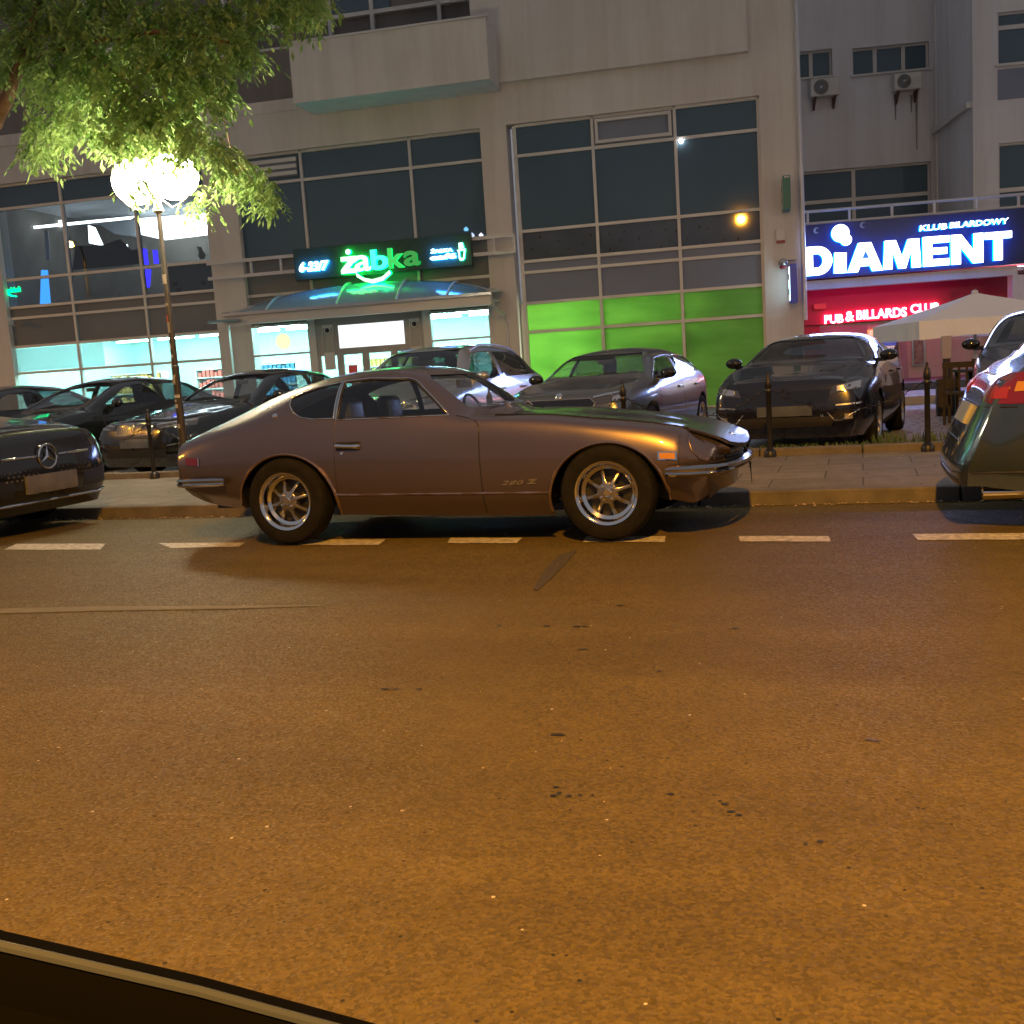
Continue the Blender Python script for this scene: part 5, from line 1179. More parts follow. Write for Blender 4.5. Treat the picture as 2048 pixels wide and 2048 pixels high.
# ground floor wall with the pink strip light, red fascia with white capitals
W_=Plane(28.3,.20)
M['clubwall']=plaster('club_outer_wall',(.36,.34,.33),(.44,.42,.40)); M['crimson']=mottle(mat('crimson_board',rough=.5),(.30,.015,.06),(.36,.02,.07),.8)
gw0=W_.u(1580,650); gw1=W_.u(2048,650)+4
gf=empty('club_ground_floor',tuple(W_.P(gw0,0))); tag(gf,'ground floor front of the club with crimson fascia and pink strip light','shop front')
zf1=W_.z((1613,603),(1880,570)); zf0=W_.z((1650,651),(1760,642))
mb=MB(); mb.pbox(W_,gw0,gw1,PZ,zf0,0,-.3); part(mb,'wall',M['clubwall'],gf)
mb=MB(); mb.pbox(W_,gw0,gw1,zf0,3.9,0,-.3); part(mb,'wall',M['crimson'],gf)
mb=MB(); mb.pbox(W_,gw0,W_.u(1900,600),zf0+.02,zf1,.12,0); part(mb,'fascia',M['crimson'],gf)
mb=MB(); mb.pbox(W_,gw0,W_.u(1640,700),PZ,zf0,.05,0); part(mb,'red_pier',M['crimson'],gf)
pk=emis('pink_strip',(1.0,.03,.30),13.)
mb=MB(); mb.pbox(SP,s0+.1,SP.u(1930,580),zbm+.02,zbm+.05,-.6,-.66); part(mb,'pink_strip_lamp',pk,gf)
mb=MB(); mb.pbox(SP,s0,s1,zbm+.12,zbm+.2,-.5,-2.2); part(mb,'soffit',M['wall2'],gf)
PB=led2('pub_letter',(1,1,1),2.4,(1.,.05,.18),8.)
pbs=empty('pub_sign',tuple(W_.P(gw0,3,.2))); tag(pbs,'white glowing words on the crimson fascia below the club name','sign')
for t,x0,y0,x1,y1 in (('PUB',1649,648,1686,628),('&',1691,643,1708,622),('BILLARDS',1713,640,1813,614),('CLUB',1821,627,1878,605)): lettering(pbs,t,W_,((x0,y0),(x1,y1)),.16,PB,extrude=.035,offset=.022)
o=wbox('red_lamp_box','small red box with a camera lens on the crimson wall above the pub letters','alarm box',1628,606,1650,619,.0,.1,mat('red_box',(.55,.08,.09),.4),d=0)
a=W_.uz(1627,619,.2); b=W_.uz(1651,607,.2); o.data.clear_geometry(); mbx=MB().pbox(W_,a[0],b[0],a[1],b[1],.30,.13); o.data.from_pydata(mbx.v,[],mbx.f); o.data.update()
# wall details: dark door poster, mirror frame
ps_=empty('club_poster',tuple(W_.P(W_.u(1740,700),1,.05))); tag(ps_,'dark club poster with name and opening lines beside an orange-glowing brick strip','poster')
def wq(par,name,pts,d,m,th=.02): P=[W_.uz(x,y,d) for x,y in pts]; return part(MB().prism(P,d,d-th,lambda a,b,h:tuple(W_.P(a,b,h))),name,m,par)
wq(ps_,'board',[(1752,655),(1795,651),(1802,810),(1758,815)],.06,mat('poster_dark',(.025,.02,.03),.4))
wq(ps_,'brick_strip',[(1735,660),(1752,658),(1754,700),(1738,700)],.05,mottle(mat('glow_brick',rough=.6,emit=(1.,.28,.10),es=.9),(.5,.2,.1),(.6,.3,.2),20))  # lamplight on the brick put in as its own glow
wq(ps_,'blue_picture',[(1753,674),(1792,670),(1793,690),(1754,693)],.075,mat('picture_blue',(.05,.08,.35),.4,emit=(.05,.1,.5),es=.35))
pt=mat('poster_text',(.8,.78,.76),.5,emit=(1,.9,.9),es=.35)
lettering(ps_,'DiAMENT',W_,((1740,670),(1792,659)),.08,pt,extrude=.004,offset=.03)
lettering(ps_,'zapraszamy',W_,((1752,700),(1790,691)),.08,pt,extrude=.004,offset=.01,shear=.2)
for y,t in ((706,'pon. - czwartek'),(713,'16 - 24:00'),(718,'pt. - niedziela')): lettering(ps_,t,W_,((1756,y+2),(1794,y-3)),.08,pt,extrude=.004)
fm=empty('framed_picture',tuple(W_.P(W_.u(1838,700),1,.05))); tag(fm,'tall narrow framed picture on the pale club wall under the parasol','picture')
wq(fm,'picture',[(1826,668),(1847,667),(1848,727),(1828,729)],.05,mottle(mat('picture_sepia',rough=.4),(.06,.05,.05),(.26,.23,.2),6.))
mb=MB()
for pts in ([(1823,665),(1850,663),(1850,667),(1824,668)],[(1824,730),(1848,728),(1848,731),(1825,733)],[(1823,665),(1826,665),(1828,732),(1825,733)],[(1847,664),(1850,663),(1851,728),(1848,729)]):
    P=[W_.uz(x,y,.08) for x,y in pts]; mb.prism(P,.08,.04,lambda a,b,h:tuple(W_.P(a,b,h)))
part(mb,'frame',M['chrome'],fm)
wq(gf,'door_panel',[(1800,672),(1812,671),(1822,815),(1806,816)],.03,mat('door_mauve',(.22,.17,.22),.5))
wq(gf,'door_panel',[(1640,655),(1735,650),(1740,815),(1645,820)],.03,mat('door_grey',(.24,.20,.21),.5))
# terrace floor steps
mb=MB(); mb.pbox(W_,gw0+.5,gw1,PZ-.02,.12,6.5,0); st_=mb.build('terrace_floor',mottle(mat('terrace_floor',rough=.7),(.26,.24,.24),(.34,.32,.32),2.)); tag(st_,kind='structure')
mb=MB(); mb.pbox(W_,gw0+.5,gw1,.12,.28,3.6,0); tag(mb.build('terrace_step',M['kerb']),kind='structure')

tl=empty('terrace_lamp',tuple(W_.P(W_.u(2010,640),3.2,.3))); tag(tl,'warm white wall lamp lighting the right of the club terrace','lamp')
u_=W_.u(2075,600,.4); part(MB().pbox(W_,u_-.3,u_+.3,3.05,3.13,.55,.35),'housing',M['frame'],tl,bevel=.01); part(MB().pbox(W_,u_-.26,u_+.26,3.02,3.045,.53,.37),'diffuser',emis('terrace_diffuser',(1,.88,.72),900.),tl)
# ------------------------------------------------------------------ parasol
def parasol():
    PYc=21.2; c=py(1950,585,PYc); cx=c[0]; top=c[2]; R0=2.05
    e=empty('parasol',(cx,PYc,.0)); tag(e,'large square white parasol with a printed valance on the club terrace','parasol')
    ez=py(1785,650,PYc-.2)[2]; ap=top
    fab=translucent('parasol_canvas',(.90,.89,.90),.15)
    rot=.25; cor=[(R0*math.cos(rot+math.pi/4+k*math.pi/2)*1.0, R0*math.sin(rot+math.pi/4+k*math.pi/2)) for k in range(4)]
    vs=[];fs=[]; n=8
    for k in range(4):
        a,b=cor[k],cor[(k+1)%4]
        base=len(vs)
        for i in range(n+1):
            for j in range(n+1):
                t=i/n; q=j/n; x=(a[0]*(1-q)+b[0]*q)*t; y=(a[1]*(1-q)+b[1]*q)*t; z=ap-(ap-ez)*(t**.93)-.05*math.sin(math.pi*q)*t*t*0-.0
                vs.append((x,y,z-.03*math.sin(math.pi*q)*math.sin(math.pi*t)))
        for i in range(n):
            for j in range(n): s_=base+i*(n+1)+j; fs.append((s_,s_+1,s_+n+2,s_+n+1))
    MB().add(vs,fs).build('canvas',fab,e,smooth=25)
    for k in range(4):
        a,b=cor[k],cor[(k+1)%4]; vs=[];fs=[]
        for j in range(17):
            q=j/16; x=a[0]*(1-q)+b[0]*q; y=a[1]*(1-q)+b[1]*q; w_=.012*math.sin(q*25)
            for z in (ez,ez-.30-.02*math.sin(q*9+k)): vs.append((x*(1+w_*(z<ez)),y*(1+w_*(z<ez)),z))
        for j in range(16): fs.append((2*j,2*j+2,2*j+3,2*j+1))
        MB().add(vs,fs).build('valance',fab,e)
    MB().tube([(0,0,.1-PZ-.05),(0,0,ap)],.03,12).build('pole',M['frame'],e,smooth=40)
    MB().lathe([(0,ap+.06),(.05,ap+.03),(.06,ap-.02)],12).build('finial',M['frame'],e,smooth=40)
    MB().box((-.35,-.35,.1),(.35,.35,.18)).build('base',M['darkmetal'],e,bevel=.02)
    mb=MB()
    for a in cor: mb.tube([(0,0,ap-.08),(a[0]*.97,a[1]*.97,ez-.02)],.015,6)
    mb.build('rib',M['frame'],e)
    # printing on the far valance, read from behind through the cloth
    pa=Vector((cor[1][0]+cx,cor[1][1]+PYc,0)); 
    far=Plane(0,0)
    k=0; a=Vector((*cor[1],0)); b=Vector((*cor[0],0)); d=(b-a).normalized(); nrm=Vector((d.y,-d.x,0))
    o=text_mesh('lettering','UONUCIM',.20,mat('valance_print',(.02,.02,.05),.6),extrude=.002,offset=.006,parent=e); me=o.data; x0,x1=text_w(me)
    for v in me.vertices:
        t=.42+(1-(v.co.x-x0)/(x1-x0))*.24; p=a.lerp(b,t); v.co=(p.x+nrm.x*.015,p.y+nrm.y*.015,ez-.25+v.co.y)
    me.update()
parasol()
# dark wooden post with a cap, tables and chairs in its shade
M['darkwood']=mottle(mat('dark_wood',rough=.6),(.015,.012,.012),(.03,.024,.022),8.)
g_=py(1893,700,18.2)
e=empty('terrace_heater',(g_[0],18.2,.0)); tag(e,'slim dark patio pillar with a pale hood standing between the tables and the parasol','patio heater')
zt_=py(1888,672,18.2)[2]; MB().tube([(0,0,-.04),(0,0,zt_-.35)],.055,12).build('column',M['darkwood'],e,smooth=40); MB().box((-.075,-.075,zt_-.36),(.075,.075,zt_)).build('hood',mat('hood_mauve',(.30,.26,.33),.5),e,bevel=.01); MB().box((-.16,-.16,-.04),(.16,.16,.55)).build('base',M['darkwood'],e,bevel=.02)
def terrace_chair():
    e=empty('terrace_chair')
    MB().box((-.22,-.22,.42),(.22,.22,.46)).build('seat',M['darkwood'],e,bevel=.008)
    mb=MB(); 
    for x in (-.2,-.1,0,.1,.2): mb.box((x-.015,.19,.46),(x+.015,.215,.84))
    mb.box((-.22,.185,.80),(.22,.22,.88)); mb.build('backrest',M['darkwood'],e,bevel=.003)
    for sx in (-1,1):
        for sy in (-1,1): MB().box((sx*.2-.018,sy*.2-.018,0),(sx*.2+.018,sy*.2+.018,.42)).build('leg',M['darkwood'],e)
    return e
def terrace_table():
    e=empty('terrace_table'); MB().box((-.6,-.38,.71),(.6,.38,.75)).build('tabletop',M['darkwood'],e,bevel=.006)
    for sx in (-1,1):
        for sy in (-1,1): MB().box((sx*.54-.025,sy*.32-.025,0),(sx*.54+.025,sy*.32+.025,.71)).build('leg',M['darkwood'],e)
    return e
def copy_tree(o,parent=None):
    c=o.copy(); COL.objects.link(c); c.parent=parent
    if parent is not None: c.matrix_parent_inverse=o.matrix_parent_inverse.copy()
    for ch in o.children: copy_tree(ch,c)
    return c
tt=terrace_table(); tt.location=(1.95,16.9,PZ); tt.rotation_euler=(0,0,.2); tag(tt,'dark wooden terrace table nearest the chain post','table','terrace tables')
t2=copy_tree(tt); t2.location=(3.9,17.6,PZ); tag(t2,'dark wooden terrace table farther right behind the estate car','table')
ch0=terrace_chair(); ch0.location=(1.35,16.2,PZ); ch0.rotation_euler=(0,0,2.9); tag(ch0,'dark slatted terrace chair right beside the chain post, back to the street','chair','terrace chairs')
for i,(x,y,a,l) in enumerate(((2.05,16.05,3.2,'dark slatted terrace chair in the middle of the near table, back to the street'),(2.6,16.3,3.3,'dark slatted terrace chair at the right end of the near table'),(1.9,17.8,.2,'dark slatted terrace chair beyond the near table'),(3.6,16.9,3.1,'dark slatted terrace chair at the farther right table'))):
    c=copy_tree(ch0); c.location=(x,y,PZ); c.rotation_euler=(0,0,a); tag(c,l,'chair')

# ------------------------------------------------------------------ tree
def bark():
    return mottle(mat('bark',rough=.9),(.10,.06,.035),(.20,.13,.08),9.,bump=.9,bscale=14.)
M['leaf']=translucent('leaf',(.16,.28,.05),.55)
def leafmat():
    m=M['leaf']; nt=m.node_tree; d=[n for n in nt.nodes if n.type=='BSDF_DIFFUSE'][0]; t=[n for n in nt.nodes if n.type=='BSDF_TRANSLUCENT'][0]
    tc=nt.nodes.new('ShaderNodeTexCoord'); n=nt.nodes.new('ShaderNodeTexNoise'); n.inputs['Scale'].default_value=5.; n.inputs['Detail'].default_value=4; r=nt.nodes.new('ShaderNodeValToRGB'); r.color_ramp.elements[0].position=.35; r.color_ramp.elements[1].position=.65
    r.color_ramp.elements[0].color=(.13,.24,.07,1); r.color_ramp.elements[1].color=(.33,.46,.17,1); nt.links.new(tc.outputs['Object'],n.inputs['Vector']); nt.links.new(n.outputs['Fac'],r.inputs[0]); nt.links.new(r.outputs[0],d.inputs[0]); nt.links.new(r.outputs[0],t.inputs[0])
leafmat()
def tree():
    tx,ty=py(-150,300,10.6)[0],10.5
    e=empty('tree',(0,0,0)); tag(e,'leafy street tree at the left, its drooping branches hanging over the globe lamp','tree')
    e.location=(tx,ty,.08)
    o_=Vector(e.location)
    def rel(p): return Vector(p)-o_
    mb=MB(); fork=rel(py(-60,330,10.45))
    mb.tube([(0,0,-.1),(.05,0,.6),(.02,.03,1.6),(.10,0,2.4),fork],[.21,.16,.14,.13,.12],14)
    mb.build('trunk',bark(),e,smooth=60)
    limbs=[]
    def limb(pts,r0,r1,name='limb'):
        P=[rel(p) for p in pts]; n=len(P); Q=[]
        for i in range(n-1):
            for k in range(4): 
                t=k/4; Q.append(P[i].lerp(P[i+1],t)+Vector((random.uniform(-.015,.015),random.uniform(-.015,.015),random.uniform(-.015,.015))))
        Q.append(P[-1]); m=len(Q); MB().tube(Q,[r0+(r1-r0)*i/(m-1) for i in range(m)],9).build(name,M['barkm'],e,smooth=60); limbs.append(Q)
    M['barkm']=bark()
    W=lambda x,y,Y: tuple(py(x,y,Y))
    limb([W(-60,330,10.45),W(5,220,10.4),W(38,130,10.4),W(70,40,10.3),W(120,-120,10.2)],.085,.04)
    limb([W(38,130,10.4),W(160,90,10.2),W(330,60,10.1),W(480,90,10.2)],.04,.012)
    limb([W(5,220,10.4),W(-60,60,10.8),W(-120,-200,11.0),W(-60,-420,11.)],.07,.03)
    limb([W(120,-120,10.2),W(330,-180,10.4),W(560,-110,10.5),W(680,-20,10.6)],.035,.01)
    limb([W(160,90,10.2),W(250,160,10.0),W(330,230,10.0),W(440,320,10.1)],.02,.006)
    limb([W(120,-120,10.2),W(200,-350,10.4),W(330,-560,10.6)],.035,.01)
    limb([W(330,60,10.1),W(430,180,10.9),W(470,320,11.1),W(540,410,11.1)],.014,.005)
    # leaf sprays: (pixel x, y, spread x, spread y, depth, count)
    cl=[(60,60,110,90,10.3,300),(210,70,140,90,10.2,420),(360,80,120,80,10.2,320),(470,60,60,70,10.3,110),(130,180,90,60,10.15,240),(270,180,110,70,10.0,300),(400,190,50,60,10.1,130),
        (90,290,38,40,10.1,95),(75,330,24,22,10.1,36),(150,260,30,26,10.1,50),(260,270,80,45,10.0,190),(330,260,60,45,9.95,130),(390,300,50,40,10.0,110),(440,330,30,26,10.1,50),(465,360,34,30,11.0,60),(520,385,36,34,11.1,66),(540,425,26,22,11.1,26),
        (250,292,70,16,9.95,80),(265,395,26,18,9.9,12),(600,30,70,45,10.6,110),(560,10,60,30,10.5,80),(480,120,40,40,10.2,60),(450,210,16,20,10.1,26),(405,420,34,30,11.2,22),(20,140,60,60,10.5,120),
        (150,-60,220,80,10.4,260),(450,-80,200,70,10.5,200),(-120,0,140,200,10.8,300),(200,-250,300,120,10.8,280),(-80,-300,200,160,11.,220),(350,-480,250,150,11.,180),(60,-520,250,130,11.2,160)]
    V=[];Fc=[]
    def leaflet(p,d,s_,L,Wd):
        up=d.cross(s_).normalized(); k=len(V); b=p+d*L*.5
        V.extend([p,b+s_*Wd+up*.004,p+d*L,b-s_*Wd+up*.004]); Fc.append((k,k+1,k+2,k+3))
    for (x,y,sx,sy,Y,n) in cl:
        for _ in range(int(n*.72)):
            a=random.uniform(0,6.28); q=random.random()**.55; yy=Y+random.gauss(0,.28)
            p=rel(py(x+sx*q*math.cos(a),y-30+sy*q*math.sin(a),yy)); 
            L=random.uniform(.16,.30); a2=random.uniform(0,6.28); d=Vector((math.cos(a2)*.7,math.sin(a2)*.7,-random.uniform(.1,1.1))).normalized()
            npair=random.choice((3,4,5)); prev=p
            for j in range(npair+1):
                t=(j+.6)/(npair+1); dd=(d+Vector((0,0,-.8*t))).normalized(); c=p+d*L*t+Vector((0,0,-.12*L*t*t*4)); s_=dd.cross(Vector((0,0,1))).normalized() if abs(dd.z)<.98 else Vector((1,0,0))
                for q_ in ((-1,1) if j<npair else (0,)):
                    ld=(dd*.75+s_*q_*.8+Vector((random.uniform(-.15,.15),random.uniform(-.15,.15),random.uniform(-.45,.1)))).normalized(); ls=ld.cross(Vector((random.uniform(-.4,.4),random.uniform(-.4,.4),1))).normalized()
                    leaflet(c,ld,ls,random.uniform(.06,.13),random.uniform(.014,.027))
    me=bpy.data.meshes.new('crown'); me.from_pydata([tuple(v) for v in V],[],Fc); me.update(); link_mesh('crown',me,M['leaf'],e)
tree()

# ------------------------------------------------------------------ the edge of the car door the picture is taken from
def sill():
    def pt(x,y,dist): r=ray(x,y); return Vector(CPOS+r/np.linalg.norm(r)*dist)
    e=empty('car_door',tuple(pt(200,2100,.62))); tag(e,'glossy black car window ledge in the bottom left corner, closest to the viewer','car door')
    A=pt(-500,1700,.70); B=pt(0,1868,.62); C=pt(400,1960,.60); D=pt(760,2058,.60); E=pt(1150,2190,.62)
    path=[]; 
    ctrl=[A,B,C,D,E]
    for i in range(4):
        for k in range(6): path.append(ctrl[i].lerp(ctrl[i+1],k/6))
    path.append(E)
    look=Vector(_fw); 
    along=(D-B).normalized(); toward=-(Vector(ray(350,2000))).normalized(); down=along.cross(toward).normalized()
    if down.z>0: down=-down
    prof=[(0.0,.0),(.002,.008),(.010,.012),(.030,.010),(.034,.013),(.040,.018),(.052,.016),(.075,.006),(.080,.014),(.088,.018),(.20,.03),(.20,-.05),(.0,-.05),(-.002,-.01)]
    def strip(name,pr,m):
        vs=[];n=len(pr)
        for p in path:
            for a,b in pr: v=p+down*a+toward*b; vs.append(v-Vector(e.location))
        fs=[(i*n+j,i*n+(j+1)%n,(i+1)*n+(j+1)%n,(i+1)*n+j) for i in range(len(path)-1) for j in range(n)]
        MB().add(vs,fs).build(name,m,e,smooth=35)
    strip('window_ledge',prof,mat('ledge_black',(.003,.003,.003),.9,spec=.01))
    strip('highlight_strip',[(.002,.006),(.003,.0105),(.0055,.0125),(.0075,.0122),(.0075,.0),],mat('trim_highlight',(.035,.045,.065),.5))  # grey strip: lamp highlight on the ledge put in as colour
    strip('rubber_seal',[(.038,.012),(.041,.021),(.047,.022),(.050,.012)],mat('seal_grey',(.06,.06,.065),.5))
sill()
# ------------------------------------------------------------------ parked cars
def paintm(name, c, rough=.25, metal=.4, coat=1.): return mat(name, c, rough, metal=metal, coat=coat)
P_black=paintm('paint_black',(.006,.007,.007),.22,.2); P_black2=paintm('paint_black_green',(.008,.010,.009),.22,.2); P_navy=paintm('paint_dark',(.010,.010,.018),.22,.3)
P_silver=paintm('paint_silver',(.33,.35,.38),.30,.7); P_grey=paintm('paint_grey',(.12,.14,.17),.28,.7); P_dgrey=paintm('paint_dark_grey',(.040,.065,.105),.28,.6); P_dark=paintm('paint_merc',(.008,.009,.008),.18,.2)
def face(root, X, L, yc, heading, nose_xy, z=PZ):
    pass
def put(root, X0, nx, ny, ang, z):
    """nose at nx,ny; ang = heading of the nose; X0 = local x of the nose"""
    root.rotation_euler=(0,0,ang); root.location=(nx-X0*math.cos(ang), ny-X0*math.sin(ang), z)
def P2(s, root, name, polys, face, m, **k):
    for p in (both(polys)): s.patch(name, p, face, m, root, **k)
H_=-math.pi/2
hatch=dict(dz=.13,L=4.08,W=1.76,H=1.39,fo=.86,wb=2.56,hf=.90,hc=1.0,cs=1.08,at=1.85,ct=3.45,rg=3.95,rz=.98,tz=.92,bf=.91,br=.97,cl=.20,sb=2.42,R=.325,tip=(3.72,1.02),glass=M['carglass'])
# 1 dark hatchback, nose to the street
c=dict(hatch,L=4.35,W=1.80,H=1.39,wb=2.67,fo=.90,dz=.07,hf=.91,hc=1.04,bf=.97,br=1.0,rz=.97,tz=.90,ct=3.6,rg=4.2,tip=(3.95,1.05),R=.33,sb=2.5,glass=M['carglass_dark'],mirrormat=M['blackgloss'])
r,s,X,b0=modern('hatchback','shiny black hatchback with a diamond badge, facing the street at the right of the row',P_navy,c,'cars parked nose to the pavement')
P2(s,r,'headlight',[(-.80,.66),(-.48,.62),(-.52,.70),(-.80,.76)],'front',M['headglass'],off=.006)
P2(s,r,'headlamp_lens',[(-.78,.668),(-.56,.645),(-.56,.70),(-.78,.742)],'front',M['silverlens'],off=.010)
s.patch('grille',[(-.46,.53),(.46,.53),(.50,.67),(-.50,.67)],'front',M['blackgloss'],r,off=.004); s.patch('lower_grille',[(-.50,.27),(.50,.27),(.54,.38),(-.54,.38)],'front',M['black'],r,off=.004)
P2(s,r,'bumper_trim',[(-.80,.50),(-.55,.49),(-.55,.505),(-.80,.52)],'front',M['alu'],off=.008)
for q in (-1,1): s.line('bumper_blade',[(q*.78,.44),(q*.60,.33),(q*.54,.33),(q*.46,.42)],'front',M['alu'],r,r=.006,off=.004)
P2(s,r,'fog_lamp',[(-.72,.345),(-.64,.34),(-.64,.40),(-.72,.405)],'front',M['silverlens'],off=.006)
s.patch('licence_plate',[(-.30,.395),(.30,.395),(.30,.505),(-.30,.505)],'front',M['plate'],r,off=.018)
l,n=s.hit('front',0,.66); bd=MB()
for q in (-1,1): bd.prism([(0,.085),(q*.055,.0),(0,-.085),(q*.0,-.045),(q*.026,.0),(0,.045)],-.008,.012,lambda a,b,h:(h,a,b))
o=bd.build('badge',M['chrome'],r); o.location=l+Vector((.02,.0,0))
put(r,X(0),-.80,12.1,H_-.13,PZ); dark_hatch=r
# 2 silver-grey hatchback with chrome window trim
c=dict(hatch,H=1.375,trim=True,mirrormat=M['blackgloss'],rimmat=M['alu'],spokes='5')
r,s,X,b0=modern('hatchback','silver-grey hatchback with chrome-edged windows, facing the street before the green panels',P_grey,c,'cars parked nose to the pavement')
P2(s,r,'headlight',[(-.78,.60),(-.46,.585),(-.44,.64),(-.76,.72)],'front',M['headglass'],off=.006)
P2(s,r,'headlamp_lens',[(-.74,.62),(-.66,.612),(-.66,.66),(-.74,.68)],'front',M['silverlens'],off=.012)
s.patch('grille',[(-.40,.47),(.40,.47),(.46,.60),(.40,.655),(-.40,.655),(-.46,.60)],'front',M['blackgloss'],r,off=.006)
s.line('grille_frame',[(-.40,.47),(-.46,.60),(-.40,.655),(.40,.655),(.46,.60),(.40,.47)],'front',M['alu'],r,r=.006,off=.006)
s.patch('daytime_lamp',[(.44,.655),(.74,.70),(.74,.715),(.44,.675)],'front',M['chrome'],r,off=.016)
s.patch('lower_grille',[(-.5,.25),(.5,.25),(.55,.33),(-.55,.33)],'front',M['black'],r,off=.004)
s.patch('licence_plate',[(-.27,.36),(.27,.36),(.27,.465),(-.27,.465)],'front',M['plate'],r,off=.02)
l,n=s.hit('front',0,.70); o=MB().lathe([(0,.008),(.035,.008),(.045,0),(.045,-.01)],20).build('badge',M['chrome'],r,smooth=40); o.location=l; o.rotation_euler=n.to_track_quat('Z','Y').to_euler()
P2(s,r,'tail_light',[(-.80,.72),(-.52,.74),(-.52,.86),(-.78,.88)],'rear',M['redlens2'],off=.005)
for q,f in ((-1,'right'),(1,'left')): s.patch('tail_light',[(X(4.02),.76),(X(3.80),.80),(X(3.82),.90),(X(4.0),.90)],f,M['redlens2'],r,off=.006)
put(r,X(0),-3.38,12.0,H_-.10,PZ)
# 3 silver SUV
suv=dict(dz=.04,L=4.65,W=1.88,H=1.60,fo=.90,wb=2.81,hf=.92,hc=1.08,cs=1.15,at=1.95,ct=3.85,rg=4.5,rz=1.10,tz=1.02,bf=1.02,br=1.07,cl=.24,sb=2.6,R=.36,tip=(4.28,1.16),lean=.05)
r,s,X,b0=modern('suv','pale silver suv facing the street behind the brown coupe roof',P_silver,dict(suv,glass=M['carglass_dark']),'cars parked nose to the pavement')
P2(s,r,'headlight',[(-.84,.78),(-.42,.72),(-.40,.80),(-.82,.90)],'front',M['headglass'],off=.006)
for q in (-1,1):
    for yy in (.52,.70):
        l,n=s.hit('front',q*yy,.79 if yy<.6 else .82); o=MB().lathe([(.04,0),(.055,.006),(.06,0),(.058,-.01)],22).build('headlamp_ring',M['silverlens'],r,smooth=40); o.location=l+n*.004; o.rotation_euler=n.to_track_quat('Z','Y').to_euler()
P2(s,r,'kidney_grille',[(-.34,.66),(-.04,.62),(-.04,.82),(-.32,.82)],'front',M['blackgloss'],off=.008)
s.patch('lower_grille',[(-.6,.32),(.6,.32),(.55,.44),(-.55,.44)],'front',M['black'],r,off=.004)
s.patch('licence_plate',[(-.27,.48),(.27,.48),(.27,.59),(-.27,.59)],'front',M['plate'],r,off=.02)
for q in (-1,1): 
    rl=[s.hit('top',X(k),q*.60)[0]+Vector((0,0,.045 if 0<i<6 else .0)) for i,k in enumerate(np.linspace(2.05,3.9,7))]; MB().tube(rl,.017,8).build('roof_rail',M['alu'],r,smooth=60)
put(r,X(0),-6.0,12.2,H_-.05,PZ)
# 4 black saloon with twin grille, facing the street
sal=dict(dz=.08,L=4.75,W=1.84,H=1.44,fo=.84,wb=2.85,hf=.84,hc=.99,cs=1.36,at=2.15,ct=3.3,rg=4.05,rz=1.02,tz=1.04,bf=.94,br=.99,cl=.17,sb=2.72,R=.335,tip=(3.75,1.05),rlean=.05)
r,s,X,b0=modern('saloon_car','glossy black saloon with a twin grille and bright headlamp strips, behind the pole',P_black,dict(sal),'cars parked nose to the pavement')
P2(s,r,'headlight',[(-.84,.64),(-.42,.61),(-.40,.68),(-.80,.735)],'front',M['headglass'],off=.005)
P2(s,r,'light_strip',[(-.80,.70),(-.42,.665),(-.42,.68),(-.80,.72)],'front',M['silverlens'],off=.012); P2(s,r,'light_strip',[(-.78,.655),(-.50,.625),(-.50,.635),(-.78,.67)],'front',M['silverlens'],off=.012)
P2(s,r,'kidney_grille',[(-.36,.55),(-.04,.54),(-.03,.69),(-.32,.70)],'front',M['blackgloss'],off=.008)
for q in (-1,1):
    s.line('grille_frame',[(q*.36,.55),(q*.04,.54),(q*.03,.69),(q*.32,.70),(q*.36,.55)],'front',M['chrome'],r,r=.007,off=.008)
    for k in range(7): s.line('grille_bar',[(q*(.07+.038*k),.56),(q*(.07+.036*k),.685)],'front',M['chrome'],r,r=.004,off=.012,step=.05)
s.patch('lower_grille',[(-.6,.24),(.6,.24),(.55,.34),(-.55,.34)],'front',M['black'],r,off=.004)
for q in (-1,1): s.line('bumper_trim',[(q*.80,.30),(q*.78,.42),(q*.62,.40)],'front',M['alu'],r,r=.006,off=.004)
s.patch('licence_plate',[(-.27,.375),(.27,.375),(.27,.495),(-.27,.495)],'front',M['plate'],r,off=.018)
l,n=s.hit('top',X(.20),0); o=MB().lathe([(0,.006),(.035,.006),(.041,0),(.041,-.01)],20).build('badge',M['chrome'],r,smooth=40); o.location=l; o.rotation_euler=n.to_track_quat('Z','Y').to_euler()
put(r,X(0),-9.35,12.0,H_-.20,PZ); saloon=r
# 5 long black car beside it
c=dict(sal,L=4.9,W=1.86,H=1.48,cs=1.3,at=2.2,ct=3.5,rg=4.5,rz=1.02,tz=1.0,sb=2.8,hf=.86,hc=1.01,bf=.97,br=1.02)
r,s,X,b0=modern('saloon_car','black liftback with a green sheen on its bonnet, second from left in the row',P_black2,dict(c,glass=M['carglass']),'cars parked nose to the pavement')
P2(s,r,'headlight',[(-.84,.64),(-.48,.61),(-.46,.68),(-.82,.74)],'front',M['headglass'],off=.005); s.patch('grille',[(-.4,.42),(.4,.42),(.44,.66),(-.44,.66)],'front',M['blackgloss'],r,off=.006)
s.patch('licence_plate',[(-.27,.375),(.27,.375),(.27,.485),(-.27,.485)],'front',M['plate'],r,off=.018)
put(r,X(0),-12.2,12.1,H_-.16,PZ)
# 6 another at the far left edge
r6=copy_tree(r); r6.location=(r.location.x-2.75,r.location.y+.35,PZ); tag(r6,'dark car in the row, farthest left and cut by the photo edge','car')
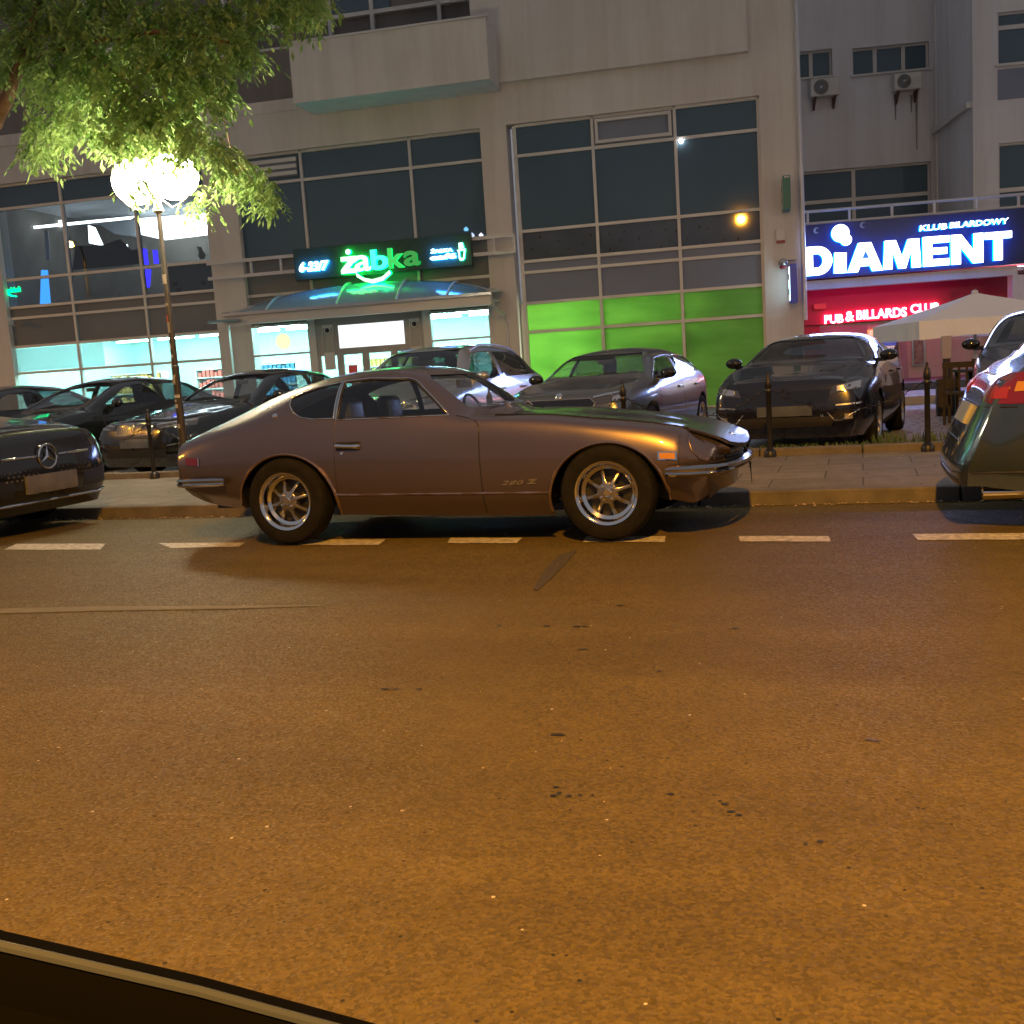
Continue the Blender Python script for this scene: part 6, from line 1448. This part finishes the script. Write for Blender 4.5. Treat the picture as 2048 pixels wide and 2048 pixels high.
# 7 dark suv behind the grey estate
r,s,X,b0=modern('suv','dark car with an oval mirror half hidden behind the grey estate car',P_navy,dict(suv,H=1.52,glass=M['carglass_dark'],mirrormat=M['blackgloss']),'cars parked nose to the pavement')
P2(s,r,'headlight',[(-.84,.78),(-.42,.72),(-.40,.80),(-.82,.90)],'front',M['headglass'],off=.006); s.patch('grille',[(-.4,.5),(.4,.5),(.44,.76),(-.44,.76)],'front',M['blackgloss'],r,off=.006); s.patch('licence_plate',[(-.27,.40),(.27,.40),(.27,.48),(-.27,.48)],'front',M['plate'],r,off=.018)
put(r,X(0),2.05,12.3,H_-.12,PZ)
# 8 grey estate parked at the kerb, tail towards us
est=dict(L=4.93,W=1.87,H=1.46,fo=.90,wb=2.91,hf=.76,hc=.95,cs=1.35,at=2.2,ct=4.15,rg=4.80,rz=1.02,tz=.99,bf=.93,br=.99,cl=.19,sb=2.8,R=.345,tip=(4.5,1.08),rlean=.22,bulge=(.12,.10),trim=True,glass=M['carglass_dark'])
r,s,X,b0=modern('estate_car','dark grey estate car parked at the kerb, its tail and red light showing',P_dgrey,est)
for q in (-1,1):
    pl_=[(q*.86,.77),(q*.46,.79),(q*.44,.93),(q*.80,.95)]
    s.patch('tail_light',pl_ if q<0 else pl_[::-1],'rear',M['redlens'],r,off=.005)
    pl2=[(q*.80,.80),(q*.50,.81),(q*.49,.86),(q*.78,.865)]
    s.patch('reversing_lens',pl2 if q<0 else pl2[::-1],'rear',M['redlens2'],r,off=.009)
for q,f in ((-1,'right'),(1,'left')): s.patch('tail_light',[(X(4.85),.77),(X(4.58),.79),(X(4.62),.93),(X(4.80),.94)],f,M['redlens'],r,off=.006); s.patch('reversing_lens',[(X(4.82),.84),(X(4.66),.85),(X(4.68),.89),(X(4.80),.895)],f,M['amber'],r,off=.010)
s.patch('licence_plate',[(-.27,.63),(.27,.63),(.27,.745),(-.27,.745)],'rear',mottle(mat('plate_pale',rough=.4),(.26,.27,.27),(.40,.40,.38),9),r,off=.022)
s.line('boot_gap',[(-.84,.755),(.84,.755)],'rear',M['black'],r,r=.006,off=-.001)
s.line('boot_gap',[(-.50,.60),(-.46,.53),(.46,.53),(.50,.60)],'rear',M['black'],r,r=.004,off=-.001)
s.line('bumper_crease',[(-.84,.38),(-.5,.36),(.5,.36),(.84,.38)],'rear',M['black'],r,r=.006,off=.0)
s.patch('diffuser',[(-.68,.235),(.68,.235),(.66,.33),(-.66,.33)],'rear',M['darkmetal'],r,off=.004)
l,n=s.hit('rear',-.34,.83); tx=text_mesh('lettering','A6',.05,M['chrome'],extrude=.002,parent=r,sx=1.3)
for v in tx.data.vertices: a=-(v.co.x)+.55; b=.87+v.co.y*.6; l,n=s.hit('rear',a,b); v.co=l+n*.006
tx.data.update()
for q in (-1,1):
    e_=MB().tube([(X(4.6),q*.58,.24),(X(4.97),q*.58,.235)],.048,18,cap=False); e_.tube([(X(4.6),q*.58,.24),(X(4.965),q*.58,.235)],.041,18); e_.build('exhaust',M['chrome'],r,smooth=40)
put(r,X(0),.62+4.93+.10,7.42,0.,-.02)
# 9 dark car at the left kerb, front to the right
c=dict(dz=.06,L=4.6,W=1.84,H=1.52,fo=.86,wb=2.74,hf=.94,hc=1.06,cs=1.2,at=2.0,ct=3.5,rg=4.3,rz=1.06,tz=1.0,bf=1.0,br=1.04,cl=.17,sb=2.6,R=.335,lean=.06,bulge=(.08,.13),glass=M['carglass_dark'])
r,s,X,b0=modern('dark_coupe_car','black car with a star badge on its studded grille, parked at the kerb',P_dark,c)
s.patch('grille',[(-.55,.46),(.55,.46),(.60,.62),(.50,.73),(-.50,.73),(-.60,.62)],'front',M['blackgloss'],r,off=.004)
st=MB()
for i in range(-9,10):
    for j in range(7):
        y=i*.056+(j%2)*.028; z=.485+j*.035
        if abs(y)<.085 or abs(y)>.53: continue
        l,n=s.hit('front',y,z)
        if l is not None: st.box((l.x+.004,y-.009,z-.007),(l.x+.014,y+.009,z+.007))
st.build('grille_studs',M['chrome'],r)
for q in (-1,1):
    s.line('grille_bar',[(q*.13,.605),(q*.52,.61)],'front',M['chrome'],r,r=.012,off=.012)
l,n=s.hit('front',0,.60); sr=MB(); sr.tube([(.02,.105*math.cos(a),.105*math.sin(a)) for a in np.linspace(0,2*math.pi,36)],.010,8,cap=False)
for k in range(3): a=math.pi/2+k*2*math.pi/3; sr.add([(.030,0,0),(.018,.018*math.cos(a+1.57),.018*math.sin(a+1.57)),(.02,.10*math.cos(a),.10*math.sin(a)),(.018,-.018*math.cos(a+1.57),-.018*math.sin(a+1.57))],[(0,1,2),(0,2,3)])
o=sr.build('star_badge',M['chrome'],r,smooth=40); o.location=l
P2(s,r,'headlight',[(-.86,.68),(-.60,.64),(-.58,.71),(-.84,.78)],'front',M['headglass'],off=.006)
s.patch('licence_plate',[(-.30,.30),(.30,.30),(.30,.45),(-.30,.45)],'front',mottle(mat('plate_dim',rough=.4),(.07,.07,.075),(.14,.14,.15),4),r,off=.03)
s.line('bumper_lip',[(-.82,.25),(-.6,.22),(.6,.22),(.82,.25)],'front',M['chrome'],r,r=.012,off=.008)
P2(s,r,'air_intake',[(-.80,.30),(-.42,.29),(-.42,.42),(-.78,.45)],'front',M['black'],off=.003)
put(r,X(0),-6.90,7.43,0.,-.01)
# ------------------------------------------------------------------ the brown classic coupe
def brown_paint():
    m = mat('brown_paint', (.150,.122,.132), .31, metal=.85, coat=.7)
    bsdf(m).inputs['Coat Roughness'].default_value = .06
    tc = node(m,'ShaderNodeTexCoord'); n = node(m,'ShaderNodeTexNoise',Scale=900.,Detail=2.); link(m,tc.outputs['Object'],n.inputs['Vector'])
    b = node(m,'ShaderNodeBump',Strength=.03,Distance=.001); link(m,n.outputs['Fac'],b.inputs['Height']); link(m,b.outputs['Normal'],bsdf(m).inputs['Normal'])
    n2 = node(m,'ShaderNodeTexNoise',Scale=1.6,Detail=3.); link(m,tc.outputs['Object'],n2.inputs['Vector'])
    mr = node(m,'ShaderNodeMapRange'); mr.inputs['To Min'].default_value=.29; mr.inputs['To Max'].default_value=.40; link(m,n2.outputs['Fac'],mr.inputs['Value']); link(m,mr.outputs['Result'],bsdf(m).inputs['Roughness'])
    return m
M['brown'] = brown_paint()
M['gunmetal'] = mat('gunmetal', (.34,.33,.31), .22, metal=.9)
M['bonnet'] = mat('bonnet_sky_dark', (.010,.009,.009), .30, metal=.0, coat=.35)  # brown bonnet painted near-black where it mirrors the dark sky
M['lip'] = mat('lip_highlight', (.34,.25,.22), .20, metal=.9, coat=.6)  # brown made lighter: painted-in highlight for arch lips and sill crease
M['bumper'] = mat('bumper_chrome', (.42,.40,.39), .12, metal=1.)
def build_coupe():
    root = empty('vintage_coupe')
    tag(root, 'brown metallic vintage fastback coupe parked at the kerb in front of the pavement', 'car')
    ztop = [(-3.33,.745),(-3.2,.80),(-3.0,.895),(-2.8,.985),(-2.6,1.068),(-2.4,1.122),(-2.15,1.168),(-1.9,1.197),(-1.65,1.205),(-1.47,1.196),(-1.32,1.17),(-1.24,1.14),(-.86,.885),(-.80,.835),(-.67,.815),(-.43,.812),(-.19,.797),(.06,.768),(.24,.733),(.41,.692),(.58,.625),(.70,.575),(.79,.525)]
    z3 = [(-3.33,.712),(-3.1,.745),(-2.8,.80),(-2.3,.835),(-1.9,.83),(-1.0,.815),(-.8,.81),(-.445,.785),(-.11,.748),(.107,.722),(.324,.688),(.46,.655),(.6,.60),(.79,.515)]
    y3 = [(-3.33,.665),(-3.1,.72),(-2.8,.755),(-2.3,.775),(-1.5,.775),(-.9,.765),(-.3,.765),(.2,.745),(.5,.70),(.79,.60)]
    z4 = [(-3.33,.735),(-3.1,.80),(-2.8,.895),(-2.5,1.0),(-2.3,1.062),(-2.0,1.125),(-1.7,1.152),(-1.5,1.152),(-1.40,1.135),(-.98,.86),(-.88,.832),(-.445,.815),(-.11,.775),(.107,.75),(.324,.717),(.46,.69),(.6,.625),(.79,.545)]
    y4 = [(-3.33,.60),(-3.1,.595),(-2.8,.57),(-2.3,.56),(-1.7,.555),(-1.40,.555),(-.98,.675),(-.8,.69),(-.3,.675),(.2,.65),(.5,.615),(.79,.54)]
    T = {'y6':[(-3.33,0),(.79,0)],'z6':ztop,'z4':z4,'y4':y4,'z3':z3,'y3':y3}
    xs = np.linspace(-3.33,.79,60); f = lambda t: pchip([a for a,_ in t],[b for _,b in t],xs)
    zt,zz4,yy4 = f(ztop),f(z4),f(y4)
    gh = pchip([-3.33,-1.0,-.8,.79],[1,1,0,0],xs)     # cabin vs bonnet
    z5 = np.where(gh>.5, zz4+.80*(zt-zz4), zt-.022-0*zt); y5 = np.where(gh>.5, .55*yy4, .30+0*yy4)
    z5 = gh*(zz4+.80*(zt-zz4))+(1-gh)*np.minimum(zt-.018, zz4-.014); y5 = gh*.55*yy4+(1-gh)*.45*np.minimum(1,yy4/.62)
    T['z5'] = list(zip(xs,z5)); T['y5'] = list(zip(xs,y5))
    T['y2'] = [(-3.33,.725),(-3.1,.765),(-2.7,.805),(-2.3,.815),(-1.5,.81),(-.8,.805),(0,.81),(.35,.79),(.6,.735),(.79,.645)]
    T['z2'] = [(-3.33,.60),(-2.3,.62),(-1.0,.60),(.3,.55),(.6,.51),(.79,.47)]
    T['y1'] = [(-3.33,.70),(-3.1,.75),(-2.7,.79),(-2.3,.80),(-1.5,.80),(0,.80),(.35,.775),(.6,.715),(.79,.64)]
    T['z1'] = [(-3.33,.42),(-2.8,.39),(-2.3,.345),(-1.9,.338),(-.4,.318),(.3,.36),(.6,.385),(.79,.40)]
    T['y0'] = [(-3.33,.62),(-2.9,.70),(-2.3,.74),(-1.5,.745),(0,.74),(.4,.70),(.79,.56)]
    T['z0'] = [(-3.33,.36),(-3.1,.31),(-2.8,.262),(-2.3,.22),(-1.9,.198),(-.42,.165),(.1,.19),(.36,.25),(.45,.235),(.6,.215),(.72,.25),(.79,.33)]
    def warp(G):
        x = G[:,:,0]; z = G[:,:,2]; y = G[:,:,1]
        k = np.clip((x-.45)/.35,0,1.1); G[:,:,0] = x-k*.22*np.clip(.50-z,0,.4)-k*.11*(np.abs(y)/.6)**2+.0
        x = G[:,:,0]; k = np.clip((-3.0-x)/.3,0,1.1); G[:,:,0] = x + k*.10*np.clip(.62-z,0,.4)*1.5
        return G
    T = {k:[(a if a>-3.2 else -3.2+(a+3.2)*.55,b) for a,b in v] for k,v in T.items()}
    s = Shell(T, -3.235, .745, (.022,.012), nx=150, segs=(5,5,7,6,9,7,6), warp=warp, pw=4.0)
    d1 = [(-1.075,.852),(-1.345,1.085),(-1.40,1.105),(-1.68,1.122),(-1.884,1.113),(-1.884,.862)]
    d2 = [(-1.922,.872),(-1.922,1.110),(-2.1,1.078),(-2.22,1.048),(-2.30,1.02),(-2.285,.975),(-2.24,.93),(-2.17,.895),(-2.08,.878)]
    d1 = grow(d1,.007); d2 = grow(d2,.006)
    ws = [(-.585,.893),(.585,.893),(.50,1.105),(.46,1.125),(-.46,1.125),(-.50,1.105)]
    hg = [(-2.92,-.40),(-2.92,.40),(-2.15,.43),(-2.15,-.43)]
    cut = []
    for ax in (0,-2.305):
        for q in (-1,1): cut.append(arch_cut(ax, .262, .378 if ax==0 else .388, q*.52, q*1.2, sq=.955, n=56))
    cut += [prism_y(d1,-1.3,1.3), prism_y(d2,-1.3,1.3), prism_x(ws,-1.42,-.78), prism_z(hg,.85,1.6)]
    s.body('body', M['brown'], root, cut)
    g = M['carglass']
    s.glass('windscreen', ws, 'x', (-1.36,-.80), g, root, k=.03); s.glass('hatch_window', hg, 'z', (.85,1.6), M['carglass_dark'], root)
    for q in (-1,1):
        rr = (-9,-.2) if q<0 else (.2,9)
        s.glass('door_window', d1, 'y', rr, g, root, k=.03); s.glass('quarter_window', d2, 'y', rr, g, root, k=.03)
    for q,f in ((-1,'right'),(1,'left')):
        s.line('window_seal', grow(d1,-.008)+[grow(d1,-.008)[0]], f, M['black'], root, r=.008, off=-.004)
        s.line('window_trim', d1+[d1[0]], f, M['chrome'], root, r=.0045, off=.002)
        s.line('window_trim', d2+[d2[0]], f, M['chrome'], root, r=.0045, off=.002)
        s.patch('pillar_trim', [(-1.918,.862),(-1.888,.862),(-1.888,1.122),(-1.918,1.118)], f, M['bumper'], root, off=.004)
        s.line('panel_gap', [(-1.02,.845),(-.93,.825),(-.865,.80),(-.842,.765),(-.845,.55),(-.838,.32),(-.835,.19)], f, M['black'], root, r=.005, off=-.0012)
        s.line('panel_gap', [(-1.90,.86),(-1.905,.60),(-1.905,.34)], f, M['black'], root, r=.003, off=-.001)
        s.line('panel_gap', [(.46,.685),(.462,.56),(.452,.47)], f, M['black'], root, r=.0035, off=-.001)
        s.line('rear_panel_gap', [(-2.80,.255),(-2.78,.40)], f, M['black'], root, r=.002, off=-.001)
        # wheel arch lips
        for ax,R_ in ((0,.378),(-2.305,.388)):
            a0,a1 = (-.18,math.pi+.18)
            pts=[(ax+(R_+.006)*math.cos(a), .262+(R_+.006)*.955*math.sin(a)) for a in np.linspace(a0,a1,40)]
            s.line('arch_lip', pts, f, M['lip'], root, r=.013, off=.001, step=.05)
        # sill crease
        s.line('sill_crease', [(-1.93,.342),(-1.2,.332),(-.385,.320)], f, M['lip'], root, r=.009, off=.0)
        # headlamp scoop rim and its upper edge
        ed=MB().tube([((.50,-.60*(-q),.682)[0],q*.588,.676),(.58,q*.572,.655),(.66,q*.556,.620),(.735,q*.540,.575)],.007,6); ed.build('scoop_edge',M['brown'],root,smooth=60)
        s.line('headlamp_scoop', [(.50,.675),(.505,.62),(.53,.55),(.575,.495),(.63,.468),(.69,.462),(.73,.468)], f, M['chrome' if 0 else 'brown'], root, r=.006, off=.002)
        s.patch('side_marker', [(.33,.505),(.445,.50),(.445,.550),(.33,.556)], f, M['chrome'], root, off=.008)
        s.patch('side_marker_lens', [(.342,.513),(.434,.508),(.434,.543),(.342,.548)], f, M['amber'], root, off=.016)
        s.patch('rear_marker', [(-3.14,.585),(-3.03,.578),(-3.03,.632),(-3.14,.640)], f, mat('marker_red',(.10,.004,.004),.2,coat=.6), root, off=.010)
        s.line('rear_marker_rim', [(-3.02,.575),(-3.02,.635)], f, M['chrome'], root, r=.004, off=.008)
        # round badge on the rear quarter
        l,nr = s.hit(f,-2.39,.905)
        b=MB().lathe([(0,.012),(.016,.012),(.021,.006),(.022,-.004)],20); o=b.build('quarter_badge',M['chrome'],root,smooth=40)
        o.location=l; o.rotation_euler=nr.to_track_quat('Z','Y').to_euler()
        # door handle
        l,nr = s.hit(f,-1.795,.675)
        q3 = (l.y>0) and 1 or -1
        MB().box((-1.885,l.y+q3*.002,.648),(-1.705,l.y+q3*.010,.706)).build('handle_cup', M['black'], root, bevel=.006)
        hm = MB().tube([(-1.878,l.y,.682),(-1.87,l.y+q3*.022,.680),(-1.84,l.y+q3*.028,.678),(-1.75,l.y+q3*.028,.673),(-1.722,l.y+q3*.022,.672),(-1.712,l.y,.670)],[.016,.018,.014,.014,.018,.016],10)
        hm.build('door_handle', M['chrome'], root, smooth=50)
        lk = MB().lathe([(0,.006),(.010,.006),(.012,0),(.012,-.01)],14); o=lk.build('door_lock',M['chrome'],root,smooth=40); l2,n2=s.hit(f,-1.845,.628); o.location=l2; o.rotation_euler=n2.to_track_quat('Z','Y').to_euler()
        # fender script
        tx = text_mesh('fender_badge','280',.062,M['chrome'],extrude=.003,offset=.002,parent=root,shear=.35,spacing=1.15,sx=1.25)
        me = tx.data; x0,x1 = text_w(me)
        for v in me.vertices:
            a = -.705+(v.co.x-x0)/(x1-x0)*.155; 
            if f=='left': a = -.55-(v.co.x-x0)/(x1-x0)*.155
            l,nr = s.hit(f,a,.378+v.co.y*.62); v.co = l+nr*(.004+v.co.z)
        me.update()
        tz = text_mesh('fender_badge','Z',.062,M['chrome'],extrude=.003,offset=.004,parent=root,shear=.2,sx=2.0); me=tz.data; x0,x1=text_w(me)
        for v in me.vertices:
            a = -.535+(v.co.x-x0)/(x1-x0)*.085
            if f=='left': a=-.72-(v.co.x-x0)/(x1-x0)*.085
            l,nr=s.hit(f,a,.382+v.co.y*.62); v.co=l+nr*(.004+v.co.z)
        me.update()
    s.line('bonnet_gap', [(-.80,-.56),(-.2,-.555),(.3,-.53),(.66,-.46),(.80,-.44)], 'top', M['black'], root, r=.003, off=-.001)
    s.line('bonnet_gap', [(-.80,.56),(-.2,.555),(.3,.53),(.66,.46),(.80,.44)], 'top', M['black'], root, r=.003, off=-.001)
    # bonnet badge
    l,nr = Vector((.70,0,.603)),Vector((.5,0,1)).normalized(); b=MB().lathe([(0,.006),(.020,.006),(.026,.005),(.028,0),(.028,-.008)],24); o=b.build('bonnet_badge',M['chrome'],root,smooth=40); o.location=l; o.rotation_euler=nr.to_track_quat('Z','Y').to_euler()
    s.patch('grille_opening', [(-.46,.37),(.46,.37),(.44,.50),(-.44,.50)], 'front', M['black'], root, off=.003)
    # grille bars
    gm = MB()
    for z in (.385,.41,.435,.46,.485): gm.tube([(s.hit('front',y,z)[0]+Vector((.006,0,0))) for y in np.linspace(-.44,.44,10) if s.hit('front',y,z)[0] is not None],.005,6)
    gm.build('grille', M['darkmetal'], root)
    MB().box((.30,-.50,.22),(.60,.50,.50)).build('radiator', M['black'], root)
    for q in (-1,1):
        lm=MB().lathe([(0,.0),(.085,-.012),(.09,-.03),(.09,-.06)],24); o=lm.build('headlamp',M['silverlens'],root,smooth=40); l,nr=s.hit('front',q*.56,.50)
        if l is not None: o.location=(l.x-.01,q*.56,.50); o.rotation_euler=(0,math.pi/2,0); o.scale=(.45,.6,.5)
    # bumpers: flat chrome bands round the corners
    def band(name, path, hgt, m):
        mb=MB(); n=len(path); prof=[(-.012,-hgt/2),(.012,-hgt/2+.006),(.024,-hgt*.22),(.020,0),(.024,hgt*.22),(.012,hgt/2-.006),(-.012,hgt/2)]
        vs=[]
        for i,(x,y,z,k) in enumerate(path):
            a=Vector(path[min(i+1,n-1)][:2])-Vector(path[max(i-1,0)][:2]); a.normalize(); nx_,ny_=a.y,-a.x
            for p,qz in prof: vs.append((x+nx_*p*k,y+ny_*p*k,z+qz*k))
        m_=len(prof); fs=[(i*m_+j,i*m_+(j+1)%m_,(i+1)*m_+(j+1)%m_,(i+1)*m_+j) for i in range(n-1) for j in range(m_)]
        fs+=[tuple(range(m_)),tuple(reversed(range((n-1)*m_,n*m_)))]
        mb.add(vs,fs); return mb.build(name,m,root,smooth=45)
    fp=[(.385,-.832,.432,.75),(.42,-.838,.431,1),(.55,-.825,.43,1),(.63,-.79,.43,1),(.685,-.73,.43,1),(.73,-.62,.43,1),(.77,-.42,.432,1),(.79,-.2,.434,1),(.795,0,.435,1)]
    band('front_bumper', fp+[(x,-y,z,k) for x,y,z,k in fp[::-1][1:]], .072, M['bumper'])
    rp=[(-2.775,-.845,.462,.8),(-2.85,-.848,.461,1),(-3.05,-.835,.46,1),(-3.15,-.80,.455,1),(-3.24,-.72,.45,1),(-3.305,-.54,.45,1),(-3.335,-.25,.45,1),(-3.34,0,.45,1)]
    rp=[(x,-y,z,k) for x,y,z,k in rp]
    band('rear_bumper', rp+[(x,-y,z,k) for x,y,z,k in rp[::-1][1:]], .068, M['bumper'])
    for q in (-1,1):
        MB().lathe([(0,0),(.016,0),(.02,.01)],12,c=(0,0,0),axis='y').build('bumper_end_cap', M['chrome'], root).location=(-2.79,q*.862,.462)
        MB().box((-3.41,q*.40-.025,.40),(-3.33,q*.40+.025,.51)).build('over_rider', M['rubber'], root, bevel=.012)
    MB().tube([(.80,.12,.40),(.805,.12,.33),(.81,.115,.25)],[.008,.004,.002],6).build('tow_strap', M['black'], root)
    # bonnet: one crisp panel with a sharp leading edge above the grille
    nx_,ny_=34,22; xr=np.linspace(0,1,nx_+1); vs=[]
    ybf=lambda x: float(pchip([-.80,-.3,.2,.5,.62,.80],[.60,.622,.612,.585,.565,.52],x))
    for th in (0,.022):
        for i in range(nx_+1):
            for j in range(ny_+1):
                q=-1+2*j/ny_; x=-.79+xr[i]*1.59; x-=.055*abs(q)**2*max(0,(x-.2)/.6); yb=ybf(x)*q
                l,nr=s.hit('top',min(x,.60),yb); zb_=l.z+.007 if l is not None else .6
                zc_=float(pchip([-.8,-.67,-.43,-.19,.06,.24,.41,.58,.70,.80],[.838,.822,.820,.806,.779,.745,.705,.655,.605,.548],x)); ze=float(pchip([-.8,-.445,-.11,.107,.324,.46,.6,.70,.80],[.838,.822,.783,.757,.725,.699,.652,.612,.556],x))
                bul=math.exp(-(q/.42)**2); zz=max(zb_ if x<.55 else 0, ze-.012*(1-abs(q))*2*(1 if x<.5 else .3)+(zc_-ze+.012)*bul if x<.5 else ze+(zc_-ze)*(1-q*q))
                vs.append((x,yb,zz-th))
    for q in (-1,1):
        cw=[]; fx=[]; X_=np.linspace(.44,.742,14)
        for x in X_:
            ze=float(pchip([.324,.46,.6,.70,.80],[.725,.699,.652,.612,.556],x+.055)); x_top=x
            top=Vector((x, q*(ybf(x+.05)-.004), ze-.012 if x>.47 else ze-.006)); l,nr=s.hit('right' if q<0 else 'left', min(x,.70), .50 if x>.5 else .60)
            bot=(l+nr*.003) if l is not None else Vector((x,q*.60,.49)); bot.x=x
            for k in range(7):
                t=k/6; p=top.lerp(bot,t); p.y+=q*.022*math.sin(math.pi*t); cw.append(p)
        m_=len(X_); fx=[(i*7+k,i*7+k+1,(i+1)*7+k+1,(i+1)*7+k) for i in range(m_-1) for k in range(6)]
        e0=len(cw); cw+=[cw[(m_-1)*7+k]+Vector((-.02,-q*.10,0)) for k in range(7)]; fx+=[((m_-1)*7+k,(m_-1)*7+k+1,e0+k+1,e0+k) for k in range(6)]
        MB().add(cw,fx).build('headlamp_cowl', M['brown'], root, smooth=50)
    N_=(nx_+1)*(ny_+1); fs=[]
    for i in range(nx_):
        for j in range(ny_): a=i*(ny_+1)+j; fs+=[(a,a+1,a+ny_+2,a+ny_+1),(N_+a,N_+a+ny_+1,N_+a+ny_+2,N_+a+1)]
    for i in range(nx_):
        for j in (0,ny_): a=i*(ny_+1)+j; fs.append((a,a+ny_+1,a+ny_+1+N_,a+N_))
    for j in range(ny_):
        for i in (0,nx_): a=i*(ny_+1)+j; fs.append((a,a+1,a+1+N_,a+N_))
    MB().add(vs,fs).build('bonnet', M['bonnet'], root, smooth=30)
    s.patch('rear_lamp', [(-.60,.56),(-.22,.56),(-.22,.68),(-.60,.68)], 'rear', M['redlens'], root, off=.004); s.patch('rear_lamp', [(.22,.56),(.60,.56),(.60,.68),(.22,.68)], 'rear', M['redlens'], root, off=.004)
    s.patch('licence_plate', [(-.2,.56),(.2,.56),(.2,.67),(-.2,.67)], 'rear', M['plate'], root, off=.006)
    # cabin
    ub = MB(); ub.box((-3.05,-.55,.24),(.45,.55,.34)); ub.box((-1.92,-.72,.21),(-.42,.72,.30)); ub.build('underbody', M['black'], root)
    ub = MB(); ub.box((-3.0,-.60,.3),(-2.05,.60,.66)); ub.box((-.85,-.50,.3),(.4,.50,.62)); ub.build('floor_pan', M['black'], root)
    ib = MB(); ib.box((-1.12,-.66,.55),(-.84,.66,.80)); ib.build('dashboard', M['black'], root, bevel=.03, smooth=40)
    for q in (-1,1):
        m_=MB(); m_.box((-1.95,q*.34-.25,.30),(-1.42,q*.34+.25,.46)); 
        m_.box((-1.98,q*.34-.20,.40),(-1.86,q*.34+.20,.80), lambda a,b,c:(a-(c-.4)*.12,b,c)); m_.box((-1.99,q*.34-.14,.74),(-1.88,q*.34+.14,1.0), lambda a,b,c:(a-(c-.4)*.12,b,c))
        m_.build('seat', M['seat'], root, smooth=50, bevel=.045, seg=3) 
    st=MB(); st.tube([(-1.27-.06*math.sin(a),.34+.19*math.cos(a),.80+.17*math.sin(a)) for a in np.linspace(0,2*math.pi,30)],.012,6,cap=False)
    for a in (0.3,2.8,4.7): st.tube([(-1.27,.34,.80),(-1.27-.06*math.sin(a),.34+.19*math.cos(a),.80+.17*math.sin(a))],.008,5)
    st.build('steering_wheel', M['black'], root, smooth=60)
    rm=MB(); rm.box((-1.245,-.11,1.025),(-1.215,.13,1.085)); rm.tube([(-1.23,0,1.06),(-1.20,0,1.125)],.006,6); rm.build('rear_view_mirror', M['black'], root, bevel=.01)
    for y0,y1 in ((-.10,-.50),(.40,.0)):
        wv=MB(); z0=.868
        wv.tube([(-.835,y0,z0-.005),(-.87,y0-.0,z0+.03),(-.90,(y0+y1)/2,z0+.045)],.006,6); wv.tube([(-.885,y0-.12,z0+.025),(-.915,y1-.06,z0+.042)],.005,6)
        wv.build('windscreen_wiper', M['chrome'], root, smooth=60)
    for y in (-.3,.3):
        pass
    for ax in (0,-2.305):
        for q in (-1,1): make_wheel(root, ax, q*.738, .309, .190, .202, 'minilite', q, M['chrome'])
    # wheel wells
    for ax in (0,-2.305):
        for q in (-1,1):
            ww = MB(); aa = np.linspace(.04, math.pi-.04, 26); yo = q*.775 if ax==0 else q*.78
            vs = [(.385*math.cos(t), y_, .385*math.sin(t)) for t in aa for y_ in (q*.48, yo)]
            ww.add(vs, [(2*i,2*i+1,2*i+3,2*i+2) for i in range(25)]); ww.build('wheel_well', M['black'], root, smooth=60).location=(ax,0,.262)
    MB().tube([(-3.1,.35,.24),(-3.40,.35,.25)],.028,12).build('exhaust', M['darkmetal'], root)
    return root, s
zc, zs = build_coupe()
zc.location = (-1.54, 7.245, 0); zc.rotation_euler = (math.radians(-.8), 0, 0)
